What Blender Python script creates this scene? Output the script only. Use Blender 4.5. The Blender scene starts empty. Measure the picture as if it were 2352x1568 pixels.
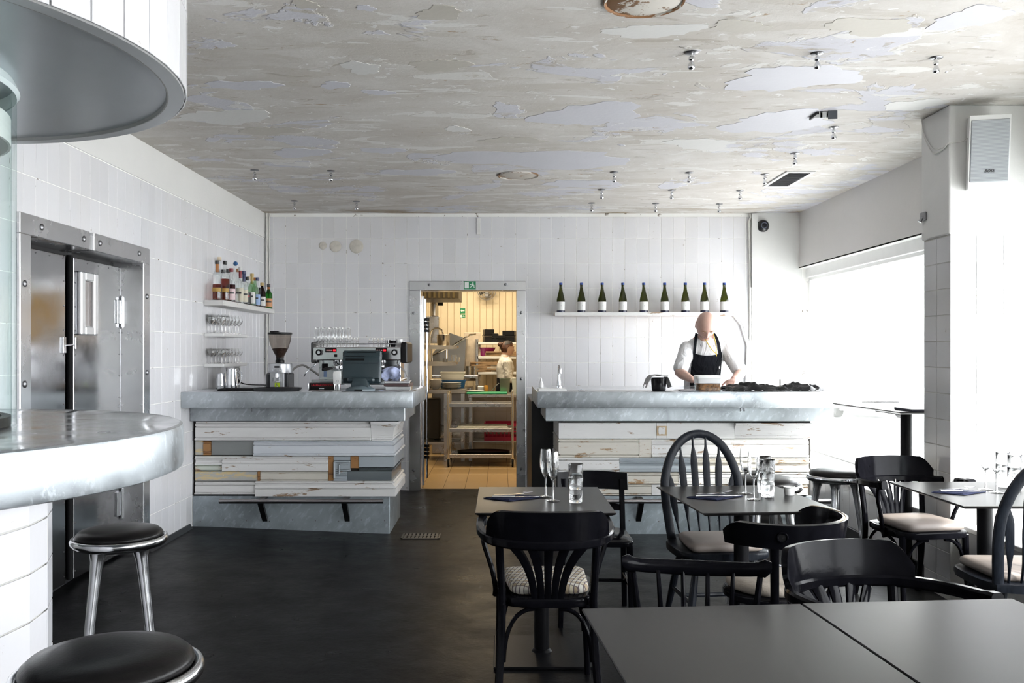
import bpy, bmesh, math, random
from mathutils import Vector, Matrix

# ------------------------------------------------------------------ camera, world, sun, exposure
SC = bpy.context.scene
D = bpy.data
COL = SC.collection
R = math.radians
PI = math.pi
rnd = random.Random(11)
EYE = 1.45                       # height of the lens above the floor
FPX = 2060.0                     # focal length in pixels of the 2352 wide frame
cam = D.cameras.new('camera'); camo = D.objects.new('camera', cam); COL.objects.link(camo)
camo.location = (0, 0, EYE); camo.rotation_euler = (R(90), 0, 0)
cam.sensor_width = 36; cam.lens = FPX/2352*36
cam.shift_x = 29/2352; cam.shift_y = 21/2352
cam.clip_start = 0.05; cam.clip_end = 300
SC.camera = camo

W = D.worlds.new('daylight'); SC.world = W; W.use_nodes = True
bg = W.node_tree.nodes['Background']
bg.inputs[0].default_value = (0.95, 0.955, 1.0, 1); bg.inputs[1].default_value = 3.4

sun = D.lights.new('sun', 'SUN'); suno = D.objects.new('sun', sun); COL.objects.link(suno)
sun.energy = 3.2; sun.angle = R(9); sun.color = (1.0, 0.96, 0.9)
suno.rotation_euler = Vector((-0.60, 0.52, -0.56)).to_track_quat('-Z', 'Y').to_euler()

def portal(loc, size_y, size_z, rot):
    l = D.lights.new('window_portal', 'AREA'); l.shape = 'RECTANGLE'; l.size = size_y; l.size_y = size_z
    l.cycles.is_portal = True
    o = D.objects.new('window_portal', l); COL.objects.link(o); o.location = loc; o.rotation_euler = rot
portal((3.32, 7.4, 1.35), 3.7, 1.8, (R(90), 0, R(90)))
portal((3.32, 1.2, 1.5), 7.9, 2.1, (R(90), 0, R(90)))

def kitchen_light(loc, sx, sy, e):
    l = D.lights.new('kitchen_tube', 'AREA'); l.shape = 'RECTANGLE'; l.size = sx; l.size_y = sy
    l.energy = e; l.color = (1.0, 0.83, 0.58)
    o = D.objects.new('kitchen_tube', l); COL.objects.link(o); o.location = loc
kitchen_light((-0.1, 10.6, 2.83), 1.5, 0.3, 12)
kitchen_light((-0.4, 12.7, 2.83), 1.5, 0.3, 15)

SC.view_settings.view_transform = 'Standard'
SC.view_settings.look = 'None'
SC.view_settings.exposure = 1.96
SC.view_settings.gamma = 1.0
SC.view_settings.use_curve_mapping = False
cy = SC.cycles
cy.use_denoising = True
cy.max_bounces = 16; cy.diffuse_bounces = 5; cy.glossy_bounces = 4; cy.transmission_bounces = 14; cy.transparent_max_bounces = 24
cy.caustics_reflective = False; cy.caustics_refractive = False
cy.sample_clamp_indirect = 8

def at(px, py, Y):
    return Vector(((px-1147)*Y/FPX, Y, EYE-(py-805)*Y/FPX))
def on(px, py, z):                       # point on the level z
    return at(px, py, FPX*(EYE-z)/(py-805))
CEIL = 2.87

# ------------------------------------------------------------------ mesh helpers
class MB:
    def __init__(s): s.bm = bmesh.new(); s.mi = 0
    def _done(s, vs, M):
        if M is not None:
            for v in vs: v.co = M @ v.co
    def faces(s, vs, fs, M=None):
        bv = [s.bm.verts.new(v) for v in vs]
        for f in fs:
            try:
                fc = s.bm.faces.new([bv[i] for i in f]); fc.material_index = s.mi
            except ValueError: pass
        s._done(bv, M); return bv
    def box(s, x0, x1, y0, y1, z0, z1, bev=0, M=None, seg=1):
        vs = [(x0,y0,z0),(x1,y0,z0),(x1,y1,z0),(x0,y1,z0),(x0,y0,z1),(x1,y0,z1),(x1,y1,z1),(x0,y1,z1)]
        fs = [(0,3,2,1),(4,5,6,7),(0,1,5,4),(1,2,6,5),(2,3,7,6),(3,0,4,7)]
        if bev <= 0: return s.faces(vs, fs, M)
        t = bmesh.new(); b = [t.verts.new(v) for v in vs]
        for f in fs: t.faces.new([b[i] for i in f])
        bmesh.ops.bevel(t, geom=t.edges[:], offset=bev, segments=seg, profile=0.5, affect='EDGES')
        return s.absorb(t, M)
    def absorb(s, t, M=None):
        t.verts.index_update()
        mp = [s.bm.verts.new(v.co) for v in t.verts]
        for f in t.faces:
            try:
                fc = s.bm.faces.new([mp[v.index] for v in f.verts]); fc.material_index = s.mi
            except ValueError: pass
        t.free(); s._done(mp, M); return mp
    def ring(s, rows, closed_u=True, closed_v=False, cap0=False, cap1=False):
        # rows: list of lists of points (same length) -> skin
        bv = [[s.bm.verts.new(p) for p in r] for r in rows]
        n = len(rows[0]); m = len(rows)
        for j in range(m if closed_v else m-1):
            a = bv[j]; b = bv[(j+1) % m]
            for i in range(n if closed_u else n-1):
                k = (i+1) % n
                try:
                    f = s.bm.faces.new((a[i], a[k], b[k], b[i])); f.material_index = s.mi
                except ValueError: pass
        for flag, r, rev in ((cap0, bv[0], True), (cap1, bv[-1], False)):
            if flag:
                try:
                    f = s.bm.faces.new(r[::-1] if rev else r); f.material_index = s.mi
                except ValueError: pass
        return [v for r in bv for v in r]
    def lathe(s, prof, n=20, c=(0,0,0), M=None, a0=0.0, a1=None):
        c = Vector(c); full = a1 is None
        rows = []
        for r, z in prof:
            if r < 1e-6: r = 1e-5
            k = n if full else n+1
            rows.append([c+Vector((r*math.cos(a0+(2*PI if full else a1-a0)*i/n), r*math.sin(a0+(2*PI if full else a1-a0)*i/n), z)) for i in range(k)])
        vs = s.ring(rows, closed_u=full)
        s._done(vs, M); return vs
    def cyl(s, p0, p1, r0, r1=None, n=14, M=None):
        return s.tube([p0, p1], [r0, r0 if r1 is None else r1], n=n, M=M)
    def tube(s, pts, r, n=8, closed=False, sec=None, up=(0,0,1), M=None, caps=True):
        pts = [Vector(p) for p in pts]; m = len(pts)
        rr = r if isinstance(r, (list, tuple)) else [r]*m
        up = Vector(up); rows = []
        prev = None
        for j in range(m):
            if closed: t = pts[(j+1) % m]-pts[j-1]
            elif j == 0: t = pts[1]-pts[0]
            elif j == m-1: t = pts[-1]-pts[-2]
            else: t = (pts[j+1]-pts[j]).normalized()+(pts[j]-pts[j-1]).normalized()
            t.normalize()
            if sec is not None:
                u = up - t*up.dot(t)
                if u.length < 1e-4: u = Vector((1,0,0))-t*t.x
                u.normalize(); w = t.cross(u)
            else:
                if prev is None:
                    u = up - t*up.dot(t)
                    if u.length < 1e-3: u = Vector((1,0,0))-t*t.x
                else:
                    u = prev - t*prev.dot(t)
                u.normalize(); prev = u; w = t.cross(u)
            if sec is None:
                rows.append([pts[j]+(u*math.cos(2*PI*i/n)+w*math.sin(2*PI*i/n))*rr[j] for i in range(n)])
            else:
                k = rr[j] if isinstance(rr[j], (int, float)) else 1.0
                rows.append([pts[j]+w*(a*k)+u*(b*k) for a, b in sec])
        vs = s.ring(rows, True, closed, caps and not closed, caps and not closed)
        s._done(vs, M); return vs
    def prism(s, poly, z0, z1, bev=0, M=None, seg=2):
        n = len(poly); t = bmesh.new()
        a = [t.verts.new((p[0], p[1], z0)) for p in poly]; b = [t.verts.new((p[0], p[1], z1)) for p in poly]
        t.faces.new(a[::-1]); t.faces.new(b)
        for i in range(n):
            k = (i+1) % n; t.faces.new((a[i], a[k], b[k], b[i]))
        if bev > 0:
            es = [e for e in t.edges if abs(e.verts[0].co.z-e.verts[1].co.z) < 1e-6]
            bmesh.ops.bevel(t, geom=es, offset=bev, segments=seg, profile=0.5, affect='EDGES')
        return s.absorb(t, M)
    def slab(s, f, nu, nv, t, M=None):
        # f(u,v) -> point ; thickened along its normal by t
        P = [[Vector(f(i/nu, j/nv)) for i in range(nu+1)] for j in range(nv+1)]
        def nrm(i, j):
            a = P[j][min(i+1, nu)]-P[j][max(i-1, 0)]; b = P[min(j+1, nv)][i]-P[max(j-1, 0)][i]
            q = a.cross(b); return q.normalized() if q.length > 1e-12 else Vector((0,0,1))
        A = [[s.bm.verts.new(P[j][i]+nrm(i, j)*t/2) for i in range(nu+1)] for j in range(nv+1)]
        B = [[s.bm.verts.new(P[j][i]-nrm(i, j)*t/2) for i in range(nu+1)] for j in range(nv+1)]
        def q(*v):
            try: s.bm.faces.new(v).material_index = s.mi
            except ValueError: pass
        for j in range(nv):
            for i in range(nu):
                q(A[j][i], A[j][i+1], A[j+1][i+1], A[j+1][i]); q(B[j][i], B[j+1][i], B[j+1][i+1], B[j][i+1])
        for i in range(nu):
            q(A[0][i+1], A[0][i], B[0][i], B[0][i+1]); q(A[nv][i], A[nv][i+1], B[nv][i+1], B[nv][i])
        for j in range(nv):
            q(A[j][0], A[j+1][0], B[j+1][0], B[j][0]); q(A[j+1][nu], A[j][nu], B[j][nu], B[j+1][nu])
        vs = [v for r in A+B for v in r]; s._done(vs, M); return vs
    def mesh(s, name, mats=None, smooth=35):
        bmesh.ops.recalc_face_normals(s.bm, faces=s.bm.faces[:])
        me = D.meshes.new(name); s.bm.to_mesh(me); s.bm.free()
        for m in (mats if isinstance(mats, (list, tuple)) else [mats]):
            if m: me.materials.append(m)
        if smooth and len(me.polygons):
            me.polygons.foreach_set('use_smooth', [True]*len(me.polygons))
            me.set_sharp_from_angle(angle=R(smooth))
        return me
    def build(s, name, mats, parent=None, loc=None, rot=None, smooth=35):
        o = D.objects.new(name, s.mesh(name, mats, smooth)); COL.objects.link(o)
        if parent is not None: o.parent = parent
        if loc is not None: o.location = loc
        if rot is not None: o.rotation_euler = rot
        return o

def tag(o, label, cat, group=None, kind=None):
    o['label'] = label
    if cat: o['category'] = cat
    if group: o['group'] = group
    if kind: o['kind'] = kind
    return o
def thing(name, label, cat, loc=(0,0,0), rz=0, group=None, sc=1.0):
    o = D.objects.new(name, None); o.empty_display_size = 0.05; COL.objects.link(o)
    o.location = loc; o.rotation_euler = (0, 0, rz); o.scale = (sc, sc, sc)
    return tag(o, label, cat, group)
def kids(o): return KIDS.get(o.name, [])
def dup(root, loc, rz=0, label=None, group=None, sc=None):
    def cp(o, par):
        c = o.copy(); COL.objects.link(c)
        if par is not None: c.parent = par
        for ch in [q for q in ALLCH(o)]: cp(ch, c)
        return c
    r = cp(root, None); r.location = loc; r.rotation_euler = (0, 0, rz)
    if sc: r.scale = (sc, sc, sc)
    if label: r['label'] = label
    if group: r['group'] = group
    return r
def ALLCH(o): return list(o.children)
def struct(o): o['kind'] = 'structure'; return o
def text(body, size, mat, parent, loc, rot, ext=0.0004, name='lettering', align='CENTER', shear=0.0, bold=0.0):
    cu = D.curves.new(name, 'FONT'); cu.body = body; cu.size = size; cu.extrude = ext; cu.align_x = align; cu.align_y = 'CENTER'
    cu.shear = shear; cu.offset = bold; cu.resolution_u = 2
    t = D.objects.new(name, cu); COL.objects.link(t)
    dg = bpy.context.evaluated_depsgraph_get()
    me = D.meshes.new_from_object(t.evaluated_get(dg)); D.objects.remove(t)
    o = D.objects.new(name, me); COL.objects.link(o); me.materials.clear(); me.materials.append(mat)
    o.parent = parent; o.location = loc; o.rotation_euler = rot
    return o

# ------------------------------------------------------------------ materials
def nodes(name):
    m = D.materials.new(name); m.use_nodes = True; nt = m.node_tree
    return m, nt, nt.nodes['Principled BSDF']
def col(c): return (c[0], c[1], c[2], 1)
def N(nt, t, **kw):
    n = nt.nodes.new(t)
    for k, v in kw.items():
        if k in n.inputs.keys(): n.inputs[k].default_value = v
        else: setattr(n, k, v)
    return n
def ramp(nt, stops, interp='LINEAR'):
    r = nt.nodes.new('ShaderNodeValToRGB'); r.color_ramp.interpolation = interp
    e = r.color_ramp.elements
    while len(e) < len(stops): e.new(0.5)
    for i, (p, c) in enumerate(stops):
        e[i].position = p; e[i].color = (c, c, c, 1) if isinstance(c, (int, float)) else col(c)
    return r
def mix(nt, a, b, fac, mode='MIX'):
    m = nt.nodes.new('ShaderNodeMix'); m.data_type = 'RGBA'; m.blend_type = mode
    def put(sock, v):
        if hasattr(v, 'is_output'): nt.links.new(v, sock)
        elif isinstance(v, (int, float)): sock.default_value = v
        else: sock.default_value = col(v)
    put(m.inputs[0], fac); put(m.inputs[6], a); put(m.inputs[7], b)
    return m.outputs[2]
def coord(nt, scale=(1,1,1), kind='Object', rot=(0,0,0), tex=False):
    tc = nt.nodes.new('ShaderNodeTexCoord'); mp = nt.nodes.new('ShaderNodeMapping')
    mp.inputs['Scale'].default_value = scale; mp.inputs['Rotation'].default_value = rot
    if tex: mp.vector_type = 'TEXTURE'
    if kind == 'World':
        g = nt.nodes.new('ShaderNodeNewGeometry'); nt.links.new(g.outputs['Position'], mp.inputs[0])
    else: nt.links.new(tc.outputs[kind], mp.inputs[0])
    return mp.outputs[0]
def noise(nt, vec, scale, detail=4, rough=0.6, dist=0.0):
    n = nt.nodes.new('ShaderNodeTexNoise'); n.inputs['Scale'].default_value = scale; n.inputs['Detail'].default_value = detail
    n.inputs['Roughness'].default_value = rough; n.inputs['Distortion'].default_value = dist
    nt.links.new(vec, n.inputs['Vector']); return n.outputs['Fac']
def bump(nt, b, h, strength=0.2, dist=0.01):
    n = nt.nodes.new('ShaderNodeBump'); n.inputs['Strength'].default_value = strength; n.inputs['Distance'].default_value = dist
    nt.links.new(h, n.inputs['Height']); nt.links.new(n.outputs[0], b.inputs['Normal'])
MATS = {}
def mat(name, c, rough=0.5, metal=0.0, vary=0.0, vscale=8.0, bmp=0.0, bscale=40.0, coat=0.0, spec=0.5, stretch=(1,1,1), rv=0.0, sheen=0.0):
    if name in MATS: return MATS[name]
    m, nt, b = nodes(name)
    b.inputs['Base Color'].default_value = col(c); b.inputs['Roughness'].default_value = rough; b.inputs['Metallic'].default_value = metal
    b.inputs['Specular IOR Level'].default_value = spec; b.inputs['Coat Weight'].default_value = coat; b.inputs['Coat Roughness'].default_value = 0.1
    if sheen: b.inputs['Sheen Weight'].default_value = sheen
    if vary or rv:
        f = noise(nt, coord(nt, stretch), vscale, 5)
        if vary:
            lo = tuple(max(0, x*(1-vary)) for x in c); hi = tuple(min(1, x*(1+vary)) for x in c)
            r = ramp(nt, [(0.3, lo), (0.7, hi)]); nt.links.new(f, r.inputs[0]); nt.links.new(r.outputs[0], b.inputs['Base Color'])
        if rv:
            r = ramp(nt, [(0.3, max(0, rough-rv)), (0.7, min(1, rough+rv))]); nt.links.new(f, r.inputs[0]); nt.links.new(r.outputs[0], b.inputs['Roughness'])
    if bmp:
        bump(nt, b, noise(nt, coord(nt, stretch), bscale, 4), bmp)
    MATS[name] = m; return m
def emis(name, c, s):
    m, nt, b = nodes(name); b.inputs['Base Color'].default_value = col(c)
    b.inputs['Emission Color'].default_value = col(c); b.inputs['Emission Strength'].default_value = s
    return m
def thin_glass(name, tint=(1,1,1), edge=(0.55,0.58,0.6), refl=1.0, rough=0.0):
    m = D.materials.new(name); m.use_nodes = True; nt = m.node_tree; nt.nodes.clear()
    out = nt.nodes.new('ShaderNodeOutputMaterial'); tr = nt.nodes.new('ShaderNodeBsdfTransparent'); gl = nt.nodes.new('ShaderNodeBsdfGlossy')
    gl.inputs['Roughness'].default_value = rough
    lw = nt.nodes.new('ShaderNodeLayerWeight'); lw.inputs['Blend'].default_value = 0.35
    r = ramp(nt, [(0.0, tint), (0.5, tint), (0.93, tuple(a*b for a, b in zip(tint, edge)))])
    nt.links.new(lw.outputs['Facing'], r.inputs[0]); nt.links.new(r.outputs[0], tr.inputs[0])
    l2 = nt.nodes.new('ShaderNodeLayerWeight'); l2.inputs['Blend'].default_value = 0.5
    pw = nt.nodes.new('ShaderNodeMath'); pw.operation = 'POWER'; pw.inputs[1].default_value = 5.0; nt.links.new(l2.outputs['Facing'], pw.inputs[0])
    mu = nt.nodes.new('ShaderNodeMath'); mu.operation = 'MULTIPLY_ADD'; mu.inputs[1].default_value = 0.9*refl; mu.inputs[2].default_value = 0.045*refl; nt.links.new(pw.outputs[0], mu.inputs[0])
    ms = nt.nodes.new('ShaderNodeMixShader'); nt.links.new(mu.outputs[0], ms.inputs[0]); nt.links.new(tr.outputs[0], ms.inputs[1]); nt.links.new(gl.outputs[0], ms.inputs[2])
    nt.links.new(ms.outputs[0], out.inputs[0]); return m

def m_tile(name, c, rough=0.12):
    m, nt, b = nodes(name)
    oi = nt.nodes.new('ShaderNodeObjectInfo')
    r = ramp(nt, [(0.0, tuple(x*0.95 for x in c)), (0.5, c), (1.0, tuple(min(1, x*1.035) for x in c))]); nt.links.new(oi.outputs['Random'], r.inputs[0])
    v = coord(nt, kind='World')
    f = noise(nt, v, 14, 6, 0.75); k = ramp(nt, [(0.665, 0.0), (0.69, 1.0)]); nt.links.new(f, k.inputs[0])
    g = noise(nt, v, 2.2, 3); kk = ramp(nt, [(0.35, 0.0), (0.75, 0.5)]); nt.links.new(g, kk.inputs[0])
    c1 = mix(nt, r.outputs[0], tuple(x*y for x, y in zip(c, (1.02, 0.99, 0.94))), kk.outputs[0])
    c2 = mix(nt, c1, (0.42, 0.38, 0.34), k.outputs[0])
    nt.links.new(c2, b.inputs['Base Color'])
    b.inputs['Roughness'].default_value = rough; b.inputs['Specular IOR Level'].default_value = 0.5
    bump(nt, b, noise(nt, v, 9, 2), 0.06, 0.02)
    return m
def m_grout(name, c, dark, thr=0.66):
    m, nt, b = nodes(name); v = coord(nt, kind='World')
    f = noise(nt, v, 11, 5, 0.7); k = ramp(nt, [(thr-0.02, 0.0), (thr+0.02, 1.0)]); nt.links.new(f, k.inputs[0])
    nt.links.new(mix(nt, c, dark, k.outputs[0]), b.inputs['Base Color']); b.inputs['Roughness'].default_value = 0.75
    bump(nt, b, noise(nt, v, 60, 3), 0.2, 0.01); return m
def m_plaster(name, c):
    m, nt, b = nodes(name); v = coord(nt, kind='World')
    r = ramp(nt, [(0.3, tuple(x*0.95 for x in c)), (0.7, c)]); nt.links.new(noise(nt, v, 2.5, 6), r.inputs[0])
    k = ramp(nt, [(0.74, 0.0), (0.77, 1.0)]); nt.links.new(noise(nt, v, 17, 5, 0.75), k.inputs[0])
    nt.links.new(mix(nt, r.outputs[0], (0.45, 0.42, 0.38), k.outputs[0]), b.inputs['Base Color']); b.inputs['Roughness'].default_value = 0.6
    bump(nt, b, noise(nt, v, 30, 5), 0.15, 0.01); return m
def m_ceiling():
    m, nt, b = nodes('flaking_ceiling_plaster'); v = coord(nt, (1.0, 1.2, 1), kind='World'); vs = coord(nt, (0.6, 1.9, 1), kind='World')
    r = ramp(nt, [(0.28, (0.46, 0.425, 0.39)), (0.5, (0.55, 0.525, 0.495)), (0.72, (0.64, 0.62, 0.60))]); nt.links.new(noise(nt, v, 1.6, 10, 0.68, 0.5), r.inputs[0])
    c = r.outputs[0]
    def layer(c, colr, vec, sc, t0, t1, amt=1.0, det=7, rough=0.6, dist=0.8, off=0.0):
        if off:
            mp = nt.nodes.new('ShaderNodeMapping'); mp.inputs['Location'].default_value = (off, off*0.7, off*1.3); nt.links.new(vec, mp.inputs[0]); vec = mp.outputs[0]
        f = noise(nt, vec, sc, det, rough, dist); k = ramp(nt, [(t0, 0.0), (t1, amt)]); nt.links.new(f, k.inputs[0])
        return mix(nt, c, colr, k.outputs[0]), k.outputs[0]
    c, k1 = layer(c, (0.55, 0.55, 0.60), v, 1.5, 0.575, 0.585, 0.9, 6, 0.55, 0.5, 3.1)   # lilac filler patches
    c, k0 = layer(c, (0.50, 0.47, 0.43), vs, 2.1, 0.56, 0.575, 0.85, 8, 0.6, 0.8, 7.7) # bare beige plaster
    c, k2 = layer(c, (0.67, 0.66, 0.64), vs, 3.0, 0.585, 0.595, 0.8, 7, 0.6, 0.8, 1.3)   # paler skim coat
    c, k3 = layer(c, (0.40, 0.36, 0.31), vs, 5.2, 0.60, 0.64, 0.8, 9, 0.7, 0.8, 5.2)   # dirty scrapes
    c, k4 = layer(c, (0.33, 0.235, 0.14), vs, 8.0, 0.63, 0.665, 0.9, 9, 0.75, 0.8, 9.4)   # rusty brown flakes
    c, k5 = layer(c, (0.76, 0.76, 0.76), v, 13.0, 0.645, 0.655, 0.7, 6, 0.65, 0.8, 2.2)   # little bright flakes
    c, k6 = layer(c, (0.12, 0.11, 0.11), v, 5.0, 0.715, 0.725, 0.9, 9, 0.7, 0.8, 4.0)
    # damp brown line along the back wall
    g = nt.nodes.new('ShaderNodeNewGeometry'); sx = nt.nodes.new('ShaderNodeSeparateXYZ'); nt.links.new(g.outputs['Position'], sx.inputs[0])
    mr = nt.nodes.new('ShaderNodeMapRange'); mr.inputs[1].default_value = 8.75; mr.inputs[2].default_value = 9.25; nt.links.new(sx.outputs[1], mr.inputs[0])
    f = noise(nt, vs, 2.2, 9, 0.72, 0.5); kk = ramp(nt, [(0.5, 0.0), (0.62, 1.0)]); nt.links.new(f, kk.inputs[0])
    mu = nt.nodes.new('ShaderNodeMath'); mu.operation = 'MULTIPLY'; nt.links.new(mr.outputs[0], mu.inputs[0]); nt.links.new(kk.outputs[0], mu.inputs[1])
    c = mix(nt, c, (0.26, 0.19, 0.11), mu.outputs[0])
    nt.links.new(c, b.inputs['Base Color']); b.inputs['Roughness'].default_value = 0.85
    ad = nt.nodes.new('ShaderNodeMath'); ad.operation = 'MULTIPLY_ADD'; ad.inputs[1].default_value = 0.6; nt.links.new(noise(nt, v, 30, 9, 0.75), ad.inputs[0]); nt.links.new(k2, ad.inputs[2])
    a2 = nt.nodes.new('ShaderNodeMath'); a2.operation = 'ADD'; nt.links.new(ad.outputs[0], a2.inputs[0]); nt.links.new(k1, a2.inputs[1])
    a3 = nt.nodes.new('ShaderNodeMath'); a3.operation = 'SUBTRACT'; nt.links.new(a2.outputs[0], a3.inputs[0]); nt.links.new(k3, a3.inputs[1])
    bump(nt, b, a3.outputs[0], 0.5, 0.012); return m
def m_floor():
    m, nt, b = nodes('black_floor_coating'); v = coord(nt, kind='World')
    r = ramp(nt, [(0.3, (0.0035, 0.0036, 0.004)), (0.6, (0.007, 0.007, 0.0075)), (0.8, (0.016, 0.0155, 0.015))]); nt.links.new(noise(nt, v, 1.6, 9, 0.65, 0.4), r.inputs[0])
    k = ramp(nt, [(0.70, 0.0), (0.76, 0.5)]); nt.links.new(noise(nt, v, 26, 6, 0.7), k.inputs[0])
    nt.links.new(mix(nt, r.outputs[0], (0.05, 0.048, 0.045), k.outputs[0]), b.inputs['Base Color'])
    q = ramp(nt, [(0.3, 0.25), (0.7, 0.42)]); nt.links.new(noise(nt, v, 3.4, 7, 0.7), q.inputs[0]); nt.links.new(q.outputs[0], b.inputs['Roughness'])
    b.inputs['Specular IOR Level'].default_value = 0.065
    bump(nt, b, noise(nt, v, 7, 8, 0.7, 0.3), 0.16, 0.02); return m
def m_zinc(name, c=(0.60, 0.64, 0.68), lo=0.72, rough=0.34):
    m, nt, b = nodes(name); v = coord(nt, kind='World'); w = coord(nt, (0.35, 0.35, 1.1), kind='World', rot=(R(20), R(38), 0), tex=True)
    r = ramp(nt, [(0.3, tuple(x*lo for x in c)), (0.55, c), (0.8, tuple(min(1, x*1.2) for x in c))]); nt.links.new(noise(nt, v, 3.2, 7, 0.62, 0.7), r.inputs[0])
    k = ramp(nt, [(0.54, 0.0), (0.66, 0.5)]); nt.links.new(noise(nt, w, 11.0, 5, 0.62, 0.3), k.inputs[0])
    c2 = mix(nt, r.outputs[0], tuple(min(1, x*1.55) for x in c), k.outputs[0])
    nt.links.new(c2, b.inputs['Base Color']); b.inputs['Metallic'].default_value = 0.72
    q = ramp(nt, [(0.3, rough+0.14), (0.7, rough-0.06)]); nt.links.new(noise(nt, v, 6, 5), q.inputs[0]); nt.links.new(q.outputs[0], b.inputs['Roughness'])
    bump(nt, b, noise(nt, v, 9, 4), 0.05, 0.02); return m
def m_steel(name, c, rough, stretch=(140, 140, 3), amt=0.02):
    m, nt, b = nodes(name); v = coord(nt, stretch, kind='World'); w = coord(nt, kind='World')
    f = noise(nt, v, 2.0, 3, 0.5); r = ramp(nt, [(0.25, tuple(x*(1-amt) for x in c)), (0.75, tuple(min(1, x*(1+amt)) for x in c))]); nt.links.new(f, r.inputs[0])
    k = ramp(nt, [(0.3, 0.92), (0.7, 1.0)]); nt.links.new(noise(nt, w, 3.2, 6), k.inputs[0])
    nt.links.new(mix(nt, r.outputs[0], k.outputs[0], 1.0, 'MULTIPLY'), b.inputs['Base Color'])
    b.inputs['Metallic'].default_value = 1.0
    q = ramp(nt, [(0.3, rough-0.05), (0.7, rough+0.07)]); nt.links.new(noise(nt, w, 4.5, 5), q.inputs[0]); nt.links.new(q.outputs[0], b.inputs['Roughness']); return m
def m_paint(name, c, under=(0.25, 0.15, 0.08), amt=0.68, rough=0.45, grime=0.12):
    # old oil paint on timber, flaking to the wood along the grain
    m, nt, b = nodes(name); v = coord(nt, (1.0, 1.0, 5.0), kind='World'); w = coord(nt, kind='World')
    oi = nt.nodes.new('ShaderNodeObjectInfo')
    r = ramp(nt, [(0.25, tuple(x*(1-grime) for x in c)), (0.7, c)]); nt.links.new(noise(nt, v, 2.5, 7, 0.7), r.inputs[0])
    k = ramp(nt, [(amt, 0.0), (amt+0.015, 1.0)]); nt.links.new(noise(nt, v, 4.2, 9, 0.72, 0.4), k.inputs[0])
    k2 = ramp(nt, [(0.67, 0.0), (0.69, 0.9)]); nt.links.new(noise(nt, w, 24, 4, 0.7), k2.inputs[0])
    c1 = mix(nt, r.outputs[0], under, k.outputs[0]); c2 = mix(nt, c1, tuple(x*1.3 for x in under), k2.outputs[0])
    nt.links.new(c2, b.inputs['Base Color']); b.inputs['Roughness'].default_value = rough
    bump(nt, b, noise(nt, v, 30, 6), 0.12, 0.006); return m

TILE = m_tile('white_wall_tile', (0.735, 0.735, 0.765), 0.13)
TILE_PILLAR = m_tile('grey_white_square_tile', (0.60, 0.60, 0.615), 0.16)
GROUT = m_grout('painted_grout', (0.90, 0.895, 0.875), (0.13, 0.10, 0.07), 0.635)
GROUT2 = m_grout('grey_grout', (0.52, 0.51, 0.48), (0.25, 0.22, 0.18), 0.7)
PLASTER = m_plaster('white_plaster', (0.74, 0.735, 0.72))
SOFFIT = m_plaster('grey_white_soffit_paint', (0.66, 0.645, 0.635))
CEILM = m_ceiling()
FLOORM = m_floor()
ZINC = m_zinc('galvanised_zinc', (0.43, 0.465, 0.49), 0.62, 0.36)
ZINC_TOP = m_zinc('polished_zinc_top', (0.62, 0.65, 0.68), 0.85, 0.14)
ZINC_PL = m_zinc('dull_zinc_plinth', (0.40, 0.455, 0.49), 0.7, 0.42)
STEEL = m_steel('brushed_steel', (0.68, 0.68, 0.69), 0.24)
STEEL_D = m_steel('scuffed_door_steel', (0.46, 0.46, 0.47), 0.15)
CHROME = mat('chrome', (0.75, 0.76, 0.78), 0.07, 1.0)
ALU = mat('polished_aluminium', (0.70, 0.71, 0.73), 0.16, 1.0, rv=0.06, vscale=14)
WHITE_P = mat('white_frame_paint', (0.80, 0.80, 0.79), 0.35, vary=0.03)
BLACKW = mat('black_lacquered_wood', (0.004, 0.004, 0.0055), 0.12, spec=0.07, vary=0.3, vscale=20, bmp=0.03, bscale=70)
BLACKW2 = mat('worn_black_stained_wood', (0.007, 0.0085, 0.012), 0.33, spec=0.12, vary=0.4, vscale=12, stretch=(8, 8, 1), bmp=0.1, bscale=30)
TOPM = mat('dark_laminate_top', (0.016, 0.015, 0.015), 0.30, vary=0.12, vscale=2, spec=0.15)
IRON = mat('black_powder_coated_steel', (0.005, 0.005, 0.006), 0.38, spec=0.12, bmp=0.04, bscale=120)
LEATHER = mat('black_leather', (0.006, 0.0055, 0.0055), 0.3, spec=0.16, bmp=0.06, bscale=160, vary=0.2)
BEIGE = mat('beige_leatherette', (0.23, 0.195, 0.175), 0.5, vary=0.1, vscale=6, bmp=0.05, bscale=60)
NAVY = mat('navy_napkin_paper', (0.010, 0.013, 0.038), 0.8, spec=0.2, bmp=0.1, bscale=200)
CERAMIC = mat('white_ceramic', (0.80, 0.80, 0.79), 0.15)
GLASS = mat('clear_glassware', (0.99, 0.995, 0.995), 0.0); GLASS.node_tree.nodes['Principled BSDF'].inputs['Transmission Weight'].default_value = 1.0; GLASS.node_tree.nodes['Principled BSDF'].inputs['IOR'].default_value = 1.48
PANE = thin_glass('window_glass', (0.97, 0.985, 0.98), (0.8, 0.9, 0.88), 0.7)
BLACKP = mat('black_plastic', (0.006, 0.006, 0.0065), 0.4, spec=0.2)
RUBBER = mat('black_rubber', (0.006, 0.006, 0.0065), 0.7, spec=0.15)
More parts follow.
